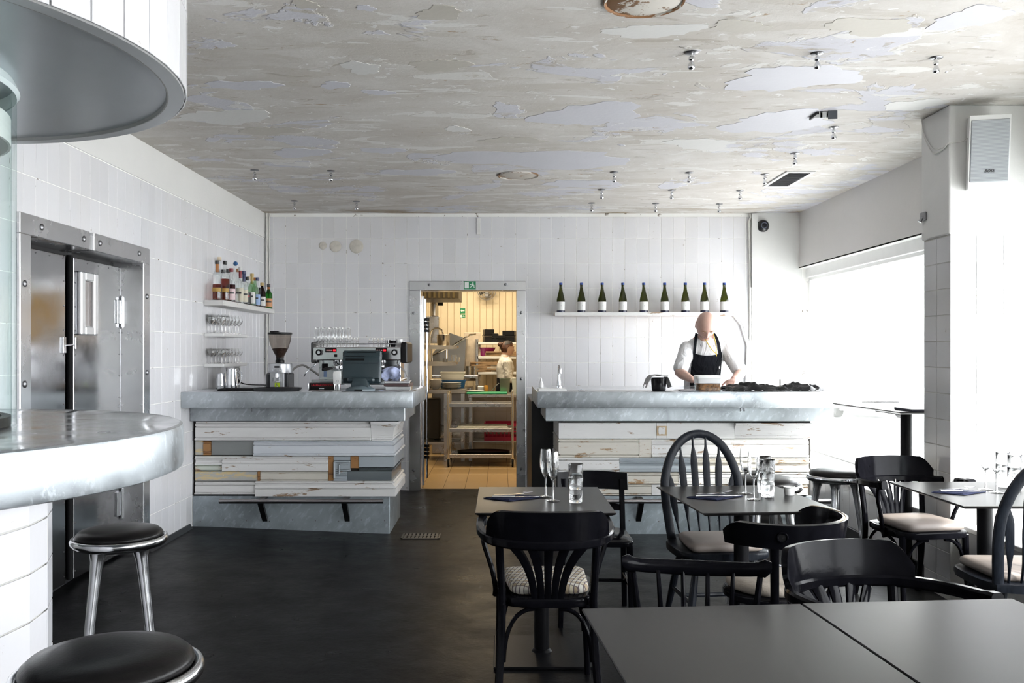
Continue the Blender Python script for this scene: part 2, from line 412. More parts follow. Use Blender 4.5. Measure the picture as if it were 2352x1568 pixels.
# ------------------------------------------------------------------ tiles
TCACHE = {}
def tile_geo(mb, w, h, t, M=None, c=0.0012):
    a, b = w/2, h/2
    vs = [(-a,0,-b),(a,0,-b),(a,0,b),(-a,0,b),(-a,-t+c,-b),(a,-t+c,-b),(a,-t+c,b),(-a,-t+c,b),(-a+c,-t,-b+c),(a-c,-t,-b+c),(a-c,-t,b-c),(-a+c,-t,b-c)]
    fs = [(0,1,5,4),(1,2,6,5),(2,3,7,6),(3,0,4,7),(4,5,9,8),(5,6,10,9),(6,7,11,10),(7,4,8,11),(8,9,10,11)]
    mb.faces(vs, fs, M)
def lay_tiles(parent, rects, place, m, t=0.0022, limit=300, name='tile', jit=0.0006, c=0.0012):
    # rects: (u0,u1,z0,z1) in order of importance; place(u,z) -> (location, rotation about z)
    rest = MB(); nrest = 0
    for i, (u0, u1, z0, z1) in enumerate(rects):
        w, h = u1-u0, z1-z0
        if w < 0.012 or h < 0.012: continue
        loc, rz = place((u0+u1)/2, (z0+z1)/2)
        q = rnd.uniform(-jit, jit); rx = rnd.uniform(-1, 1)*0.0035; rr = rz+rnd.uniform(-1, 1)*0.0035
        if i < limit:
            k = (round(w, 3), round(h, 3), t, m.name)
            if k not in TCACHE:
                mb = MB(); tile_geo(mb, w, h, t, None, c); TCACHE[k] = mb.mesh('tile', m, 30)
            o = D.objects.new(name, TCACHE[k]); COL.objects.link(o); o.parent = parent
            o.location = Vector(loc)+Vector((math.sin(rz)*q, -math.cos(rz)*q, 0)); o.rotation_euler = (rx, 0, rr)
        else:
            tile_geo(rest, w, h, t, Matrix.Translation(Vector(loc)) @ Matrix.Rotation(rr, 4, 'Z'), c); nrest += 1
    if nrest:
        o = rest.build('tiling', m, parent, smooth=30); o['kind'] = 'stuff'
    else: rest.bm.free()
def cut(rects, hole):
    # keep what is left of each tile outside the hole (a,b,c,d)
    a, b, c, d = hole; out = []
    for u0, u1, z0, z1 in rects:
        if u1 <= a or u0 >= b or z1 <= c or z0 >= d: out.append((u0, u1, z0, z1)); continue
        if u0 < a: out.append((u0, a, z0, z1))
        if u1 > b: out.append((b, u1, z0, z1))
        m0, m1 = max(u0, a), min(u1, b)
        if z1 > d: out.append((m0, m1, d, z1))
        if z0 < c: out.append((m0, m1, z0, c))
    return out
JG = 0.0045                                     # joint width
def grid_rects(us, zs):
    return [(us[i]+JG/2, us[i+1]-JG/2, zs[j]+JG/2, zs[j+1]-JG/2) for j in range(len(zs)-1) for i in range(len(us)-1)]

XL, XR, YB = -2.43, 3.09, 9.28

# ------------------------------------------------------------------ floor and ceiling
def floor_z(x, y):
    s = min(1, max(0, (-0.85-x)/1.55)); q = min(1, max(0, (y-4.6)/1.2)); q = q*q*(3-2*q)
    return 0.062*s*q
mb = MB()
nx, ny = 40, 36
x0, x1, y0, y1 = -3.7, 3.25, -2.75, 9.42
P = [[(x0+(x1-x0)*i/nx, y0+(y1-y0)*j/ny, floor_z(x0+(x1-x0)*i/nx, y0+(y1-y0)*j/ny)) for i in range(nx+1)] for j in range(ny+1)]
mb.ring(P, False)
mb.box(x0, x1, y0, y1, -0.3, -0.02)
floor = struct(mb.build('floor', FLOORM, smooth=60))
# drain grate let into the floor
gx0, gx1, gy0, gy1 = -0.76, -0.46, 6.90, 7.10
gr = MB(); gr.box(gx0, gx1, gy0, gy0+0.014, 0.001, 0.007); gr.box(gx0, gx1, gy1-0.014, gy1, 0.001, 0.007)
gr.box(gx0, gx0+0.014, gy0, gy1, 0.001, 0.007); gr.box(gx1-0.014, gx1, gy0, gy1, 0.001, 0.007)
for k in range(9):
    x = gx0+0.014+(gx1-gx0-0.028)*(k+0.5)/9; gr.box(x-0.009, x+0.009, gy0+0.014, gy1-0.014, 0.001, 0.006)
gr.box(gx0, gx1, (gy0+gy1)/2-0.006, (gy0+gy1)/2+0.006, 0.001, 0.007)
gro = gr.build('floor_grate', mat('floor_grate_iron', (0.045, 0.043, 0.042), 0.4, 0.3)); tag(gro, 'dark slotted drain grate in the black floor before the doorway', 'grate')
MB_ = MB(); MB_.box(gx0+0.01, gx1-0.01, gy0+0.01, gy1-0.01, 0.0004, 0.001); MB_.build('drain_pit', RUBBER, gro)

mb = MB(); mb.box(-3.8, 3.5, -2.8, YB+0.2, CEIL, CEIL+0.2)
ceiling = struct(mb.build('ceiling', CEILM, smooth=0))
def round_patch(px, py, r, m, deep):
    p = on(px, py, CEIL); mb = MB()
    mb.lathe([(0, -0.003), (r*0.9, -0.004), (r*0.94, -0.001)], 40); o = mb.build('round_patch', m, ceiling, (p.x, p.y, CEIL))
    mb = MB(); mb.lathe([(r*0.93, -0.001), (r*0.945, -0.009), (r*0.985, -0.011), (r*1.01, -0.001)], 40)
    mb.build('patch_rim', deep, o)
RUST = m_paint('rusty_flaking_patch', (0.60, 0.57, 0.52), (0.16, 0.08, 0.03), 0.52, 0.7)
round_patch(1190, 402, 0.165, m_paint('filled_patch_plaster', (0.50, 0.46, 0.41), (0.3, 0.2, 0.12), 0.6, 0.8), RUST)
round_patch(1480, 2, 0.165, RUST, m_paint('rust_ring', (0.62, 0.6, 0.55), (0.25, 0.12, 0.05), 0.48, 0.7))

# ------------------------------------------------------------------ back wall
TOPZ, ROWH, COLW = 2.609, 0.2560, 0.1252
DX0, DX1, DTOP = -0.93, 0.275, 2.17             # outer edge of the doorway's steel frame
mb = MB()
mb.box(-2.6, DX0+0.02, YB, YB+0.22, -0.1, CEIL); mb.box(DX1-0.02, 3.4, YB, YB+0.22, -0.1, CEIL); mb.box(DX0+0.02, DX1-0.02, YB, YB+0.22, DTOP-0.03, CEIL)
wall_back = struct(mb.build('wall_back', GROUT, smooth=0))
us = [XL+0.004]+[-2.335+COLW*k for k in range(40)]; us = [u for u in us if u < 2.58]+[2.592]
zs = [TOPZ-ROWH*k for k in range(-1, 11)]; zs[0] = 2.835; zs = sorted(z for z in zs if z > -0.02)
zs = [0.0]+[z for z in zs if z > 0.06]
rects = cut(grid_rects(us, zs), (DX0, DX1, -1, DTOP))
rects.sort(key=lambda r: -(r[2] > 0.9)*10 - r[3])
lay_tiles(wall_back, rects, lambda u, z: ((u, YB, z), 0.0), TILE)
# round mortar plugs above the coffee corner
for px, py, r in ((742, 564, 0.038), (771, 566, 0.056), (819, 566, 0.068)):
    p = at(px, py, YB); mb = MB()
    mb.lathe([(0, 0.006), (r*0.85, 0.0055), (r, 0.002), (r*1.06, 0.0)], 28)
    mb.build('mortar_plug', mat('beige_mortar', (0.62, 0.585, 0.53), 0.8, vary=0.12, vscale=18, bmp=0.2), wall_back, (p.x, YB-0.0068, p.z), (R(90), 0, 0))
# plastered pier at the right end of the back wall, corner pipe boxing
mb = MB(); mb.box(2.60, 3.12, YB-0.03, YB+0.05, -0.05, CEIL); mb.box(2.60, 2.66, YB-0.055, YB-0.02, 2.10, CEIL-0.01)
mb.build('pier', PLASTER, wall_back)
CABLE = mat('white_cable', (0.66, 0.65, 0.62), 0.5)
mb = MB(); x = 2.585
mb.tube([(x, YB-0.02, CEIL-0.005), (x+0.015, YB-0.024, CEIL-0.04), (x-0.012, YB-0.024, CEIL-0.09), (x, YB-0.02, 2.3), (x+0.004, YB-0.02, 1.7), (x, YB-0.02, 0.9)], 0.011, 8)
mb.tube([(x+0.024, YB-0.016, CEIL-0.005), (x+0.012, YB-0.02, 2.55), (x+0.022, YB-0.016, 1.15)], 0.007, 8)
tag(mb.build('wall_cable', CABLE), 'white cables running down the corner right of the wine shelf', 'cable')
mb = MB()
for dx in (-0.01, 0.018):
    mb.tube([(2.42+dx, YB-0.03, 1.82), (2.50+dx, YB-0.03, 1.72), (2.565+dx*0.5, YB-0.03, 1.5), (2.55+dx*0.4, YB-0.03, 1.1)], 0.012, 8)
tag(mb.build('wall_pipe', mat('painted_pipe', (0.68, 0.68, 0.68), 0.4)), 'white painted pipes bending behind the chef at the end of wine shelf', 'pipe')
mb = MB()
mb.tube([(XL+0.03, YB-0.02, CEIL), (XL+0.028, YB-0.022, 2.3), (XL+0.03, YB-0.02, 1.75), (XL+0.028, YB-0.022, 1.2)], 0.011, 8)
mb.tube([(XL+0.062, YB-0.018, CEIL-0.01), (XL+0.052, YB-0.018, CEIL-0.06), (XL+0.058, YB-0.018, 2.0), (XL+0.054, YB-0.018, 1.5)], 0.008, 8)
tag(mb.build('corner_conduit', CABLE), 'white painted conduits in the corner behind the liquor shelf', 'conduit')

# ------------------------------------------------------------------ steel doorway frame to the kitchen
fr = MB(); w = 0.115; y = YB-0.016
fr.box(DX0, DX0+w, y, YB+0.24, 0.0, DTOP-0.098, 0.004); fr.box(DX1-0.098, DX1, y, YB+0.24, 0.0, DTOP-0.098, 0.004); fr.box(DX0, DX1, y, YB+0.24, DTOP-0.099, DTOP, 0.004)
door_frame = struct(fr.build('door_1', STEEL)); door_frame['label'] = 'brushed steel doorway frame into the kitchen'
def bolt(parent, p, r=0.016, nrm=(0, -1, 0), m=STEEL):
    mb = MB(); mb.lathe([(r, 0), (r, 0.004), (r*0.55, 0.009), (0, 0.010)], 12)
    mb.build('bolt', m, parent, p, Vector(nrm).to_track_quat('Z', 'Y').to_euler())
DULL = mat('dull_bolt_steel', (0.25, 0.25, 0.26), 0.35, 1.0)
for px, py in ((986, 654), (1161, 653), (950, 719), (1197, 718), (1197, 870), (1197, 1076), (950, 1080)):
    q = at(px, py, y); bolt(door_frame, (q.x, y, q.z), 0.015, m=DULL)
# green running-man sign on the lintel
def exit_sign(parent, cx, cz, yy, w, h, arrow=False, name='exit_sign'):
    G = mat('sign_green', (0.02, 0.24, 0.10), 0.4); Wt = mat('sign_white', (0.82, 0.84, 0.82), 0.4)
    mb = MB(); mb.box(cx-w/2, cx+w/2, yy-0.003, yy, cz-h/2, cz+h/2); s = mb.build(name, G, parent)
    mb = MB(); Y0, Y1 = yy-0.0042, yy-0.003
    def P(pts): mb.prism([(cx+a*h, b*h) for a, b in pts], 0, 0.0012, M=Matrix.Translation((0, yy-0.003, cz)) @ Matrix.Rotation(R(90), 4, 'X'))
    if arrow:
        P([(-0.38, 0), (-0.08, 0.30), (-0.08, 0.10), (0.36, 0.10), (0.36, -0.10), (-0.08, -0.10), (-0.08, -0.30)])
    else:
        mb.box(cx-w*0.42, cx-w*0.08, Y0, Y1, cz-h*0.38, cz+h*0.38)
        P([(0.40+0.09*math.cos(k*PI/5), 0.28+0.09*math.sin(k*PI/5)) for k in range(10)])
        P([(0.22, 0.20), (0.40, 0.14), (0.36, -0.06), (0.20, -0.04)]); P([(0.22, 0.20), (0.02, 0.12), (0.04, 0.02), (0.2, 0.09)])
        P([(0.40, 0.14), (0.60, 0.02), (0.56, -0.06), (0.38, 0.03)]); P([(0.20, -0.02), (0.32, -0.04), (0.12, -0.28), (-0.02, -0.26), (-0.02, -0.19), (0.1, -0.2)])
        P([(0.26, -0.03), (0.38, -0.04), (0.56, -0.20), (0.66, -0.14), (0.69, -0.20), (0.55, -0.30)])
    mb.build('pictogram', Wt, s); return s
s = exit_sign(None, *(lambda q: (q.x, q.z))(at(1079, 655, y)), y, 0.125, 0.082)
tag(s, 'green exit sign with a running man on the doorway lintel', 'sign')

# ------------------------------------------------------------------ left wall with the steel double door
LD0, LD1, LDT = 4.506, 6.18, 2.15
mb = MB()
mb.box(XL-0.25, XL, LD1-0.03, YB+0.1, -0.1, CEIL); mb.box(XL-0.25, XL, 4.1, LD0+0.03, -0.1, CEIL); mb.box(XL-0.25, XL, LD0+0.03, LD1-0.03, LDT-0.03, CEIL)
mb.box(-3.7, XL-0.01, 4.1, 4.3, -0.1, CEIL)
wall_left = struct(mb.build('wall_left', GROUT, smooth=0))
mb = MB(); mb.box(XL-0.01, XL+0.008, 4.1, YB, TOPZ+0.004, CEIL)
mb.build('plaster_band', PLASTER, wall_left)
mb = MB(); mb.box(-3.8, -3.6, -2.8, 4.3, -0.1, CEIL); struct(mb.build('wall_left_near', PLASTER, smooth=0))
vs_ = [4.11]+[4.573-0.1252*2+0.1252*k for k in range(41)]; vs_ = sorted(v for v in set(vs_) if 4.1 < v < YB-0.01)+[YB-0.005]
zl = [0.07]+[z for z in sorted(TOPZ-ROWH*k for k in range(0, 11)) if z > 0.1]
rects = cut(grid_rects(vs_, zl), (LD0, LD1, -1, LDT))
rects.sort(key=lambda r: (r[0] > 7.2 and r[2] < 0.9, r[0] < 4.3 and r[2] < 1.0, r[0]))
lay_tiles(wall_left, rects, lambda u, z: ((XL, u, z), R(90)), TILE)

fr = MB(); w = 0.108; xf = XL+0.022
fr.box(XL-0.19, xf, LD0, LD0+w, 0.03, LDT-w+0.002, 0.004); fr.box(XL-0.19, xf, LD1-w, LD1, 0.03, LDT-w+0.002, 0.004)
fr.box(XL-0.19, xf, LD0, 5.27, LDT-w, LDT, 0.004); fr.box(XL-0.19, xf-0.012, 5.27, 5.33, LDT-w+0.004, LDT-0.004, 0.002); fr.box(XL-0.19, xf, 5.33, LD1, LDT-w, LDT, 0.004)
door_2 = struct(fr.build('door_2', STEEL)); door_2['label'] = 'brushed steel frame with two scuffed steel swing leaves'
mb = MB(); mb.box(XL-0.24, XL-0.185, LD0, LD1, 0.0, LDT); mb.build('door_backing', mat('dark_gap', (0.01, 0.01, 0.012), 0.6), door_2)
for yy, zz in ((4.72, 2.10), (5.2, 2.098), (5.41, 2.098), (6.0, 2.10), (4.55, 1.79), (4.55, 1.28), (6.13, 1.82), (6.13, 1.30), (4.55, 0.7), (6.13, 0.75)):
    bolt(door_2, (xf, yy, zz), 0.018, (1, 0, 0), DULL)
ym = 5.335; xd = XL-0.135
for a, b, nm in ((LD0+w+0.004, 5.300, 'near'), (5.405, LD1-w-0.004, 'far')):
    mb = MB(); mb.box(xd-0.04, xd, a, b, 0.075, LDT-w-0.03, 0.003)
    leaf = mb.build('door_leaf', STEEL_D, door_2)
    riv = MB()
    for k in range(14):
        z = 0.12+k*0.145
        for q in (a+0.018, b-0.018): riv.cyl((xd, q, z), (xd+0.003, q, z), 0.005, 0.004, 6)
    for k in range(5):
        q = a+0.03+(b-a-0.06)*k/4; riv.cyl((xd, q, LDT-w-0.05), (xd+0.003, q, LDT-w-0.05), 0.005, 0.004, 6)
    riv.build('rivets', DULL, leaf)['kind'] = 'stuff'
    if nm == 'far':
        mb = MB(); y0_, y1_, z0_, z1_ = 5.45, 5.68, 1.545, 1.935; f = 0.055
        for q in ((y0_, y0_+f, z0_, z1_), (y1_-f, y1_, z0_, z1_), (y0_+f, y1_-f, z0_, z0_+f), (y0_+f, y1_-f, z1_-f, z1_)):
            mb.box(xd, xd+0.028, *q, 0.008)
        mb.build('vision_panel_frame', mat('pale_aluminium', (0.78, 0.79, 0.80), 0.35, 0.6), leaf)
        mb = MB(); mb.box(xd+0.002, xd+0.006, y0_+f, y1_-f, z0_+f, z1_-f); mb.build('vision_pane', mat('dim_window', (0.20, 0.17, 0.16), 0.08), leaf)
        for zc in (1.71, 0.42):
            mb = MB(); mb.box(xd, xd+0.012, b-0.07, b-0.005, zc-0.08, zc+0.08, 0.003); mb.cyl((xd+0.014, b-0.002, zc-0.1), (xd+0.014, b-0.002, zc+0.1), 0.009)
            mb.box(xd+0.006, xd+0.018, b, b+0.01, zc-0.11, zc+0.11, 0.002)
            mb.build('hinge', ALU, leaf)
        mb = MB(); mb.box(xd, xd+0.006, a+0.01, a+0.028, 1.46, 1.53, 0.002); mb.build('keyhole_plate', ALU, leaf)
    else:
        mb = MB(); mb.box(xd, xd+0.01, b-0.045, b-0.008, 1.435, 1.53, 0.002); mb.cyl((xd+0.005, b-0.02, 1.48), (xd+0.025, b+0.05, 1.485), 0.006); mb.build('latch', ALU, leaf)
mb = MB(); mb.cyl((xd-0.012, 5.378, 0.08), (xd-0.012, 5.378, LDT-w-0.02), 0.018); mb.build('rubber_seal', RUBBER, door_2)

# ------------------------------------------------------------------ right side: low wall, sill, windows, pillar
XW, SILL, HEADZ = 2.69, 0.44, 2.30
PY0, PY1, PX = 5.19, 5.51, 2.61
mb = MB()
mb.box(XW, 3.42, -2.75, YB, -0.1, SILL-0.03); mb.box(3.09, 3.42, PY1-0.02, YB, HEADZ, CEIL)
mb.box(3.09, 3.42, -2.75, PY0+0.02, 2.45, CEIL)
wall_right = struct(mb.build('wall_right', SOFFIT, smooth=0))
mb = MB(); mb.box(XW-0.012, 3.42, PY1, YB, SILL-0.03, SILL, 0.004); mb.build('sill', WHITE_P, wall_right)
mb = MB(); mb.box(XW-0.012, 3.42, -2.75, PY0, SILL-0.03, SILL, 0.004); mb.build('sill', WHITE_P, wall_right)
us = [3.6+0.1535*k for k in range(11)]; zz_ = [0.0, 0.12, 0.265, 0.408]
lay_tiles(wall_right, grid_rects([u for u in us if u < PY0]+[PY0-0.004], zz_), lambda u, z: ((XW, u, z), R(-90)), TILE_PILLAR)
us = [PY1+0.004]+[PY1+0.004+0.1252*k for k in range(1, 30)]
lay_tiles(wall_right, grid_rects([u for u in us if u < YB-0.02], [0.10, 0.408]), lambda u, z: ((XW, u, z), R(-90)), TILE)
mb = MB(); mb.box(XW-0.02, XW, PY1, YB, 0, 0.10, 0.003); struct(mb.build('baseboard_right', mat('black_skirting', (0.012, 0.012, 0.013), 0.4)))

mb = MB(); mb.box(PX, 3.42, PY0, PY1, -0.05, 2.125); mb.box(PX-0.012, 3.42, PY0-0.012, PY1+0.012, 2.125, CEIL, 0.006)
pillar = struct(mb.build('wall_pillar', GROUT2)); pillar.data.materials.append(PLASTER)
for p in pillar.data.polygons:
    if p.center.z > 2.12: p.material_index = 1
zt = [2.118-0.1535*k for k in range(0, 14)]; zt = sorted([z for z in zt if z > 0.02])
zt = [0.03]+zt
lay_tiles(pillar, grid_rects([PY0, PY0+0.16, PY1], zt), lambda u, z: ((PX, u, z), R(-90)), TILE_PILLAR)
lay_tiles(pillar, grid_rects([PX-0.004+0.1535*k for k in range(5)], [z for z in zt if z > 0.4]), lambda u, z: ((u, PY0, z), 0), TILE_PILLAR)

def window(n, y0, y1, mull, HEADZ=2.30):
    mb = MB(); x = 3.16
    mb.box(x, x+0.16, y0, y1, HEADZ-0.10, HEADZ, 0.004); mb.box(x+0.03, x+0.14, y0, y1, HEADZ-0.13, HEADZ-0.098, 0.003)
    mb.box(x, x+0.16, y0, y1, SILL, SILL+0.06, 0.004)
    for m_ in [y0+0.03]+mull+[y1-0.03]: mb.box(x+0.02, x+0.14, m_-0.03, m_+0.03, SILL+0.06, HEADZ-0.13, 0.004)
    wn = struct(mb.build('window_%d' % n, WHITE_P))
    mb = MB(); mb.box(3.09, x, y0, y1, HEADZ-0.004, HEADZ+0.01); mb.build('window_head', WHITE_P, wn)
    ed = [y0+0.06]+[q for m_ in mull for q in (m_-0.03, m_+0.03)]+[y1-0.06]
    for k in range(0, len(ed), 2):
        mb = MB(); mb.box(x+0.075, x+0.081, ed[k], ed[k+1], SILL+0.06, HEADZ-0.13); mb.build('pane', PANE, wn)
    return wn
window(1, PY1+0.02, YB-0.03, [])
window(2, -2.7, PY0-0.02, [1.3], 2.45)
# the wall behind the camera
mb = MB(); mb.box(-3.8, 3.42, -2.8, -2.6, -0.1, CEIL)
struct(mb.build('wall_front', PLASTER, smooth=0))
# ---- black coved skirting along the left wall
mb = MB()
for a, b in ((LD1, 7.02),):
    mb.tube([(XL+0.012, a, floor_z(XL, a)+0.02), (XL+0.012, b, floor_z(XL, b)+0.02)], 1.0, sec=[(-0.012, -0.03), (0.03, -0.03), (0.012, -0.012), (0.0, 0.012), (-0.012, 0.012)])
struct(mb.build('baseboard_left', D.materials['black_skirting']))

# filler patches trowelled onto the ceiling
LIL = m_plaster('lilac_filler', (0.55, 0.55, 0.595)); LIL2 = m_plaster('pale_filler', (0.63, 0.625, 0.61)); BEI = m_plaster('beige_filler', (0.48, 0.455, 0.41))
def filler(px, py, wpx, hpx, m, seed):
    q = random.Random(seed); a = on(px-wpx/2, py, CEIL); b = on(px+wpx/2, py, CEIL); c = on(px, py-hpx/2, CEIL); d = on(px, py+hpx/2, CEIL)
    rx, ry = (b.x-a.x)/2, (c.y-d.y)/2; rx, ry = abs(rx), abs(ry); n = 44; ph = [q.uniform(0, 6.28) for _ in range(6)]; pts = []
    for k in range(n):
        t = 2*PI*k/n; r = 1+0.16*math.sin(2*t+ph[0])+0.12*math.sin(3*t+ph[1])+0.09*math.sin(5*t+ph[2])+0.06*math.sin(9*t+ph[3])+0.04*math.sin(17*t+ph[4])+q.uniform(-.03, .03)
        pts.append(((a.x+b.x)/2+rx*r*math.cos(t), (c.y+d.y)/2+ry*r*math.sin(t)))
    mb = MB(); mb.prism(pts, CEIL-0.0022, CEIL+0.001); mb.build('filler_patch', m, ceiling, smooth=0)
for i, a in enumerate(((1355, 262, 230, 52, LIL), (1820, 178, 260, 62, LIL), (1790, 280, 250, 46, LIL), (1240, 365, 420, 40, LIL), (520, 268, 190, 34, LIL2), (560, 195, 150, 22, LIL), (830, 155, 90, 26, LIL2),
    (1010, 150, 120, 30, BEI), (770, 195, 70, 16, LIL), (870, 212, 70, 12, LIL), (690, 350, 130, 20, LIL), (880, 345, 90, 14, LIL), (1050, 296, 56, 13, LIL2), (1010, 30, 110, 30, BEI), (700, 8, 60, 22, BEI), (840, 18, 40, 14, LIL), (1610, 330, 150, 24, LIL2),
    (2000, 60, 190, 40, BEI), (2230, 40, 160, 50, LIL), (1180, 322, 130, 16, BEI), (960, 395, 150, 16, LIL), (1500, 70, 220, 30, LIL2), (1700, 60, 140, 26, BEI), (1330, 420, 160, 14, LIL), (2100, 240, 120, 26, LIL2), (620, 300, 140, 18, BEI))):
    filler(*a, 40+i)
# ------------------------------------------------------------------ bar counters clad in old painted mouldings
def sweep_plan(mb, path, prof):
    # path: plan points, outward = right-hand side of travel; prof: closed polygon of (depth, z)
    pts = [Vector((p[0], p[1])) for p in path]; n = len(pts); rows = []
    for i, p in enumerate(pts):
        def nr(a, b): d = (b-a).normalized(); return Vector((d.y, -d.x))
        if i == 0: off = nr(pts[0], pts[1])
        elif i == n-1: off = nr(pts[-2], pts[-1])
        else:
            a = nr(pts[i-1], p); b = nr(p, pts[i+1]); m_ = (a+b).normalized(); off = m_/max(0.3, m_.dot(a))
        rows.append([(p.x+off.x*d, p.y+off.y*d, z) for d, z in prof])
    mb.ring(rows, True, False, True, True)
def prof(kind, z0, z1, d=0.03):
    h = z1-z0; g = 0.006; z0 += g/2; z1 -= g/2
    S = {
     'flat':  [(d*.94, 0), (d, .03), (d, .97), (d*.94, 1)],
     'bead':  [(d, 0), (d, .10), (d*.55, .115), (d*.55, .15), (d, .165), (d, .82), (d*.55, .835), (d*.55, .87), (d*1.05, .885), (d*1.1, .94), (d*.9, 1)],
     'casing':[(d*.85, 0), (d*1.3, .02), (d*1.4, .08), (d*1.2, .14), (d*.75, .155), (d*.75, .185), (d, .20), (d, .68), (d*.5, .70), (d*.5, .74), (d*1.0, .76), (d*1.1, .86), (d*.6, .93), (d*.6, .95), (d*.85, 1)],
     'crown': [(d*.55, 0), (d*.6, .06), (d*.95, .09), (d*.95, .15), (d*.7, .17), (d*.9, .20), (d*.9, .28), (d, .30), (d*1.05, .45), (d*1.25, .62), (d*1.75, .80), (d*2.2, .86), (d*2.2, .90), (d*2.4, .92), (d*2.4, 1)],
     'base':  [(d*1.15, 0), (d*1.15, .48), (d*.8, .50), (d*.8, .56), (d*1.25, .58), (d*1.1, .68), (d*.6, .78), (d*.45, .84), (d*.45, .87), (d*.95, .89), (d*.95, .95), (d*.7, 1)],
     'cove':  [(d*1.1, 0), (d*1.1, .20), (d*.6, .23), (d*.45, .42), (d*.6, .60), (d*1.15, .66), (d*1.25, .76), (d*.7, .80), (d*.7, .86), (d*.95, .88), (d*.95, 1)],
    }[kind]
    return [(0.0, z0)]+[(a, z0+b*(z1-z0)) for a, b in S]+[(0.0, z1)]
P_WHITE = m_paint('flaking_white_paint', (0.74, 0.735, 0.725), (0.30, 0.21, 0.14), 0.605)
P_COOL = m_paint('flaking_cool_white_paint', (0.64, 0.67, 0.71), (0.33, 0.24, 0.17), 0.635)
P_CREAM = m_paint('flaking_cream_paint', (0.63, 0.60, 0.535), (0.34, 0.22, 0.12), 0.585)
P_GREYB = m_paint('flaking_grey_paint', (0.23, 0.24, 0.24), (0.38, 0.2, 0.06), 0.66)
P_BLUE = m_paint('flaking_blue_grey_paint', (0.36, 0.40, 0.43), (0.32, 0.19, 0.10), 0.60)
P_YEL = m_paint('worn_yellow_grey_paint', (0.46, 0.46, 0.44), (0.62, 0.50, 0.28), 0.53)
P_RAW = m_paint('bare_brown_timber', (0.34, 0.17, 0.06), (0.15, 0.07, 0.03), 0.55)
P_DARK = m_paint('dark_grey_shiny_paint', (0.13, 0.15, 0.16), (0.36, 0.2, 0.08), 0.7, 0.25)
P_GREEN = m_paint('flaking_pale_green_paint', (0.58, 0.62, 0.55), (0.38, 0.24, 0.15), 0.535)
YF = 7.12
def zz(py): return EYE-(py-805)*7.085/FPX
def xx(px): return (px-1147)*7.085/FPX

def counter(name, label, x0, x1, side, tier, body_x, top_x, rail_x, rail_br, boards):
    t = thing(name, label, 'bar counter')
    mb = MB(); mb.box(body_x[0], body_x[1], YF, 7.84, 0.29, 0.90); mb.build('carcass', mat('dark_carcass', (0.02, 0.017, 0.014), 0.8), t)
    mb = MB(); mb.box(tier[0], tier[1], 7.03, 7.90, 0.897, 1.012, 0.004); o = mb.build('apron', ZINC, t)
    for px in ((579, 803) if side > 0 else (1701, 1709)):
        hk = MB(); xh = (px-1147)*7.03/FPX; hk.tube([(xh, 7.031, 1.005), (xh, 7.018, 0.995), (xh, 7.015, 0.982), (xh, 7.024, 0.976)], 0.0035, 6)
        hk.build('bag_hook', DULL, o)
    mb = MB(); mb.box(body_x[0], body_x[1], YF-0.025, 7.86, -0.01, zz(1139), 0.003); pl = mb.build('plinth', ZINC_PL, t)
    nl = MB()
    for k in range(9):
        xk = body_x[0]+0.06+(body_x[1]-body_x[0]-0.1)*k/8; nl.lathe([(0.006, 0), (0.005, 0.002), (0, 0.003)], 8, M=Matrix.Translation((xk, YF-0.025, 0.10+0.006*((k*5) % 3))) @ Matrix.Rotation(R(90), 4, 'X'))
    nl.build('plinth_nails', DULL, pl)['kind'] = 'stuff'
    # foot rail on two angled brackets
    zr = 0.285; yr = 6.94
    mb = MB(); mb.cyl((rail_x[0], yr, zr), (rail_x[1], yr, zr), 0.0185, n=16); ra = mb.build('foot_rail', mat('brushed_dark_steel', (0.42, 0.40, 0.41), 0.25, 1.0), t)
    for xb in rail_br:
        mb = MB(); mb.box(xb-0.024, xb+0.024, yr, YF-0.02, zr+0.0, zr+0.012, 0.002)
        mb.faces([(xb-0.02, yr-0.006, zr-0.012), (xb+0.02, yr-0.006, zr-0.012), (xb+0.02, YF-0.03, 0.10), (xb-0.02, YF-0.03, 0.10),
                  (xb-0.02, yr+0.03, zr-0.002), (xb+0.02, yr+0.03, zr-0.002), (xb+0.02, YF-0.024, 0.13), (xb-0.02, YF-0.024, 0.13)],
                 [(0,1,2,3),(4,7,6,5),(0,4,5,1),(2,6,7,3),(0,3,7,4),(1,5,6,2)])
        mb.build('bracket', BLACKP, ra)
    for i, (kind, pxa, pxb, pya, pyb, m, d, wrap) in enumerate(boards):
        a, b = xx(pxa), xx(pxb); g = 0.0012
        if side > 0 and wrap: path = [(a+g, YF), (body_x[1], YF), (body_x[1], 7.80)]
        elif side < 0 and wrap: path = [(body_x[0], 7.80), (body_x[0], YF), (b-g, YF)]
        else: path = [(a+g, YF), (b-g, YF)]
        if side > 0: path = [(max(q[0], XL+0.006), q[1]) for q in path]
        mb = MB(); sweep_plan(mb, path, prof(kind, zz(pyb), zz(pya), d)); mb.build('board', m, t, smooth=25)
    return t
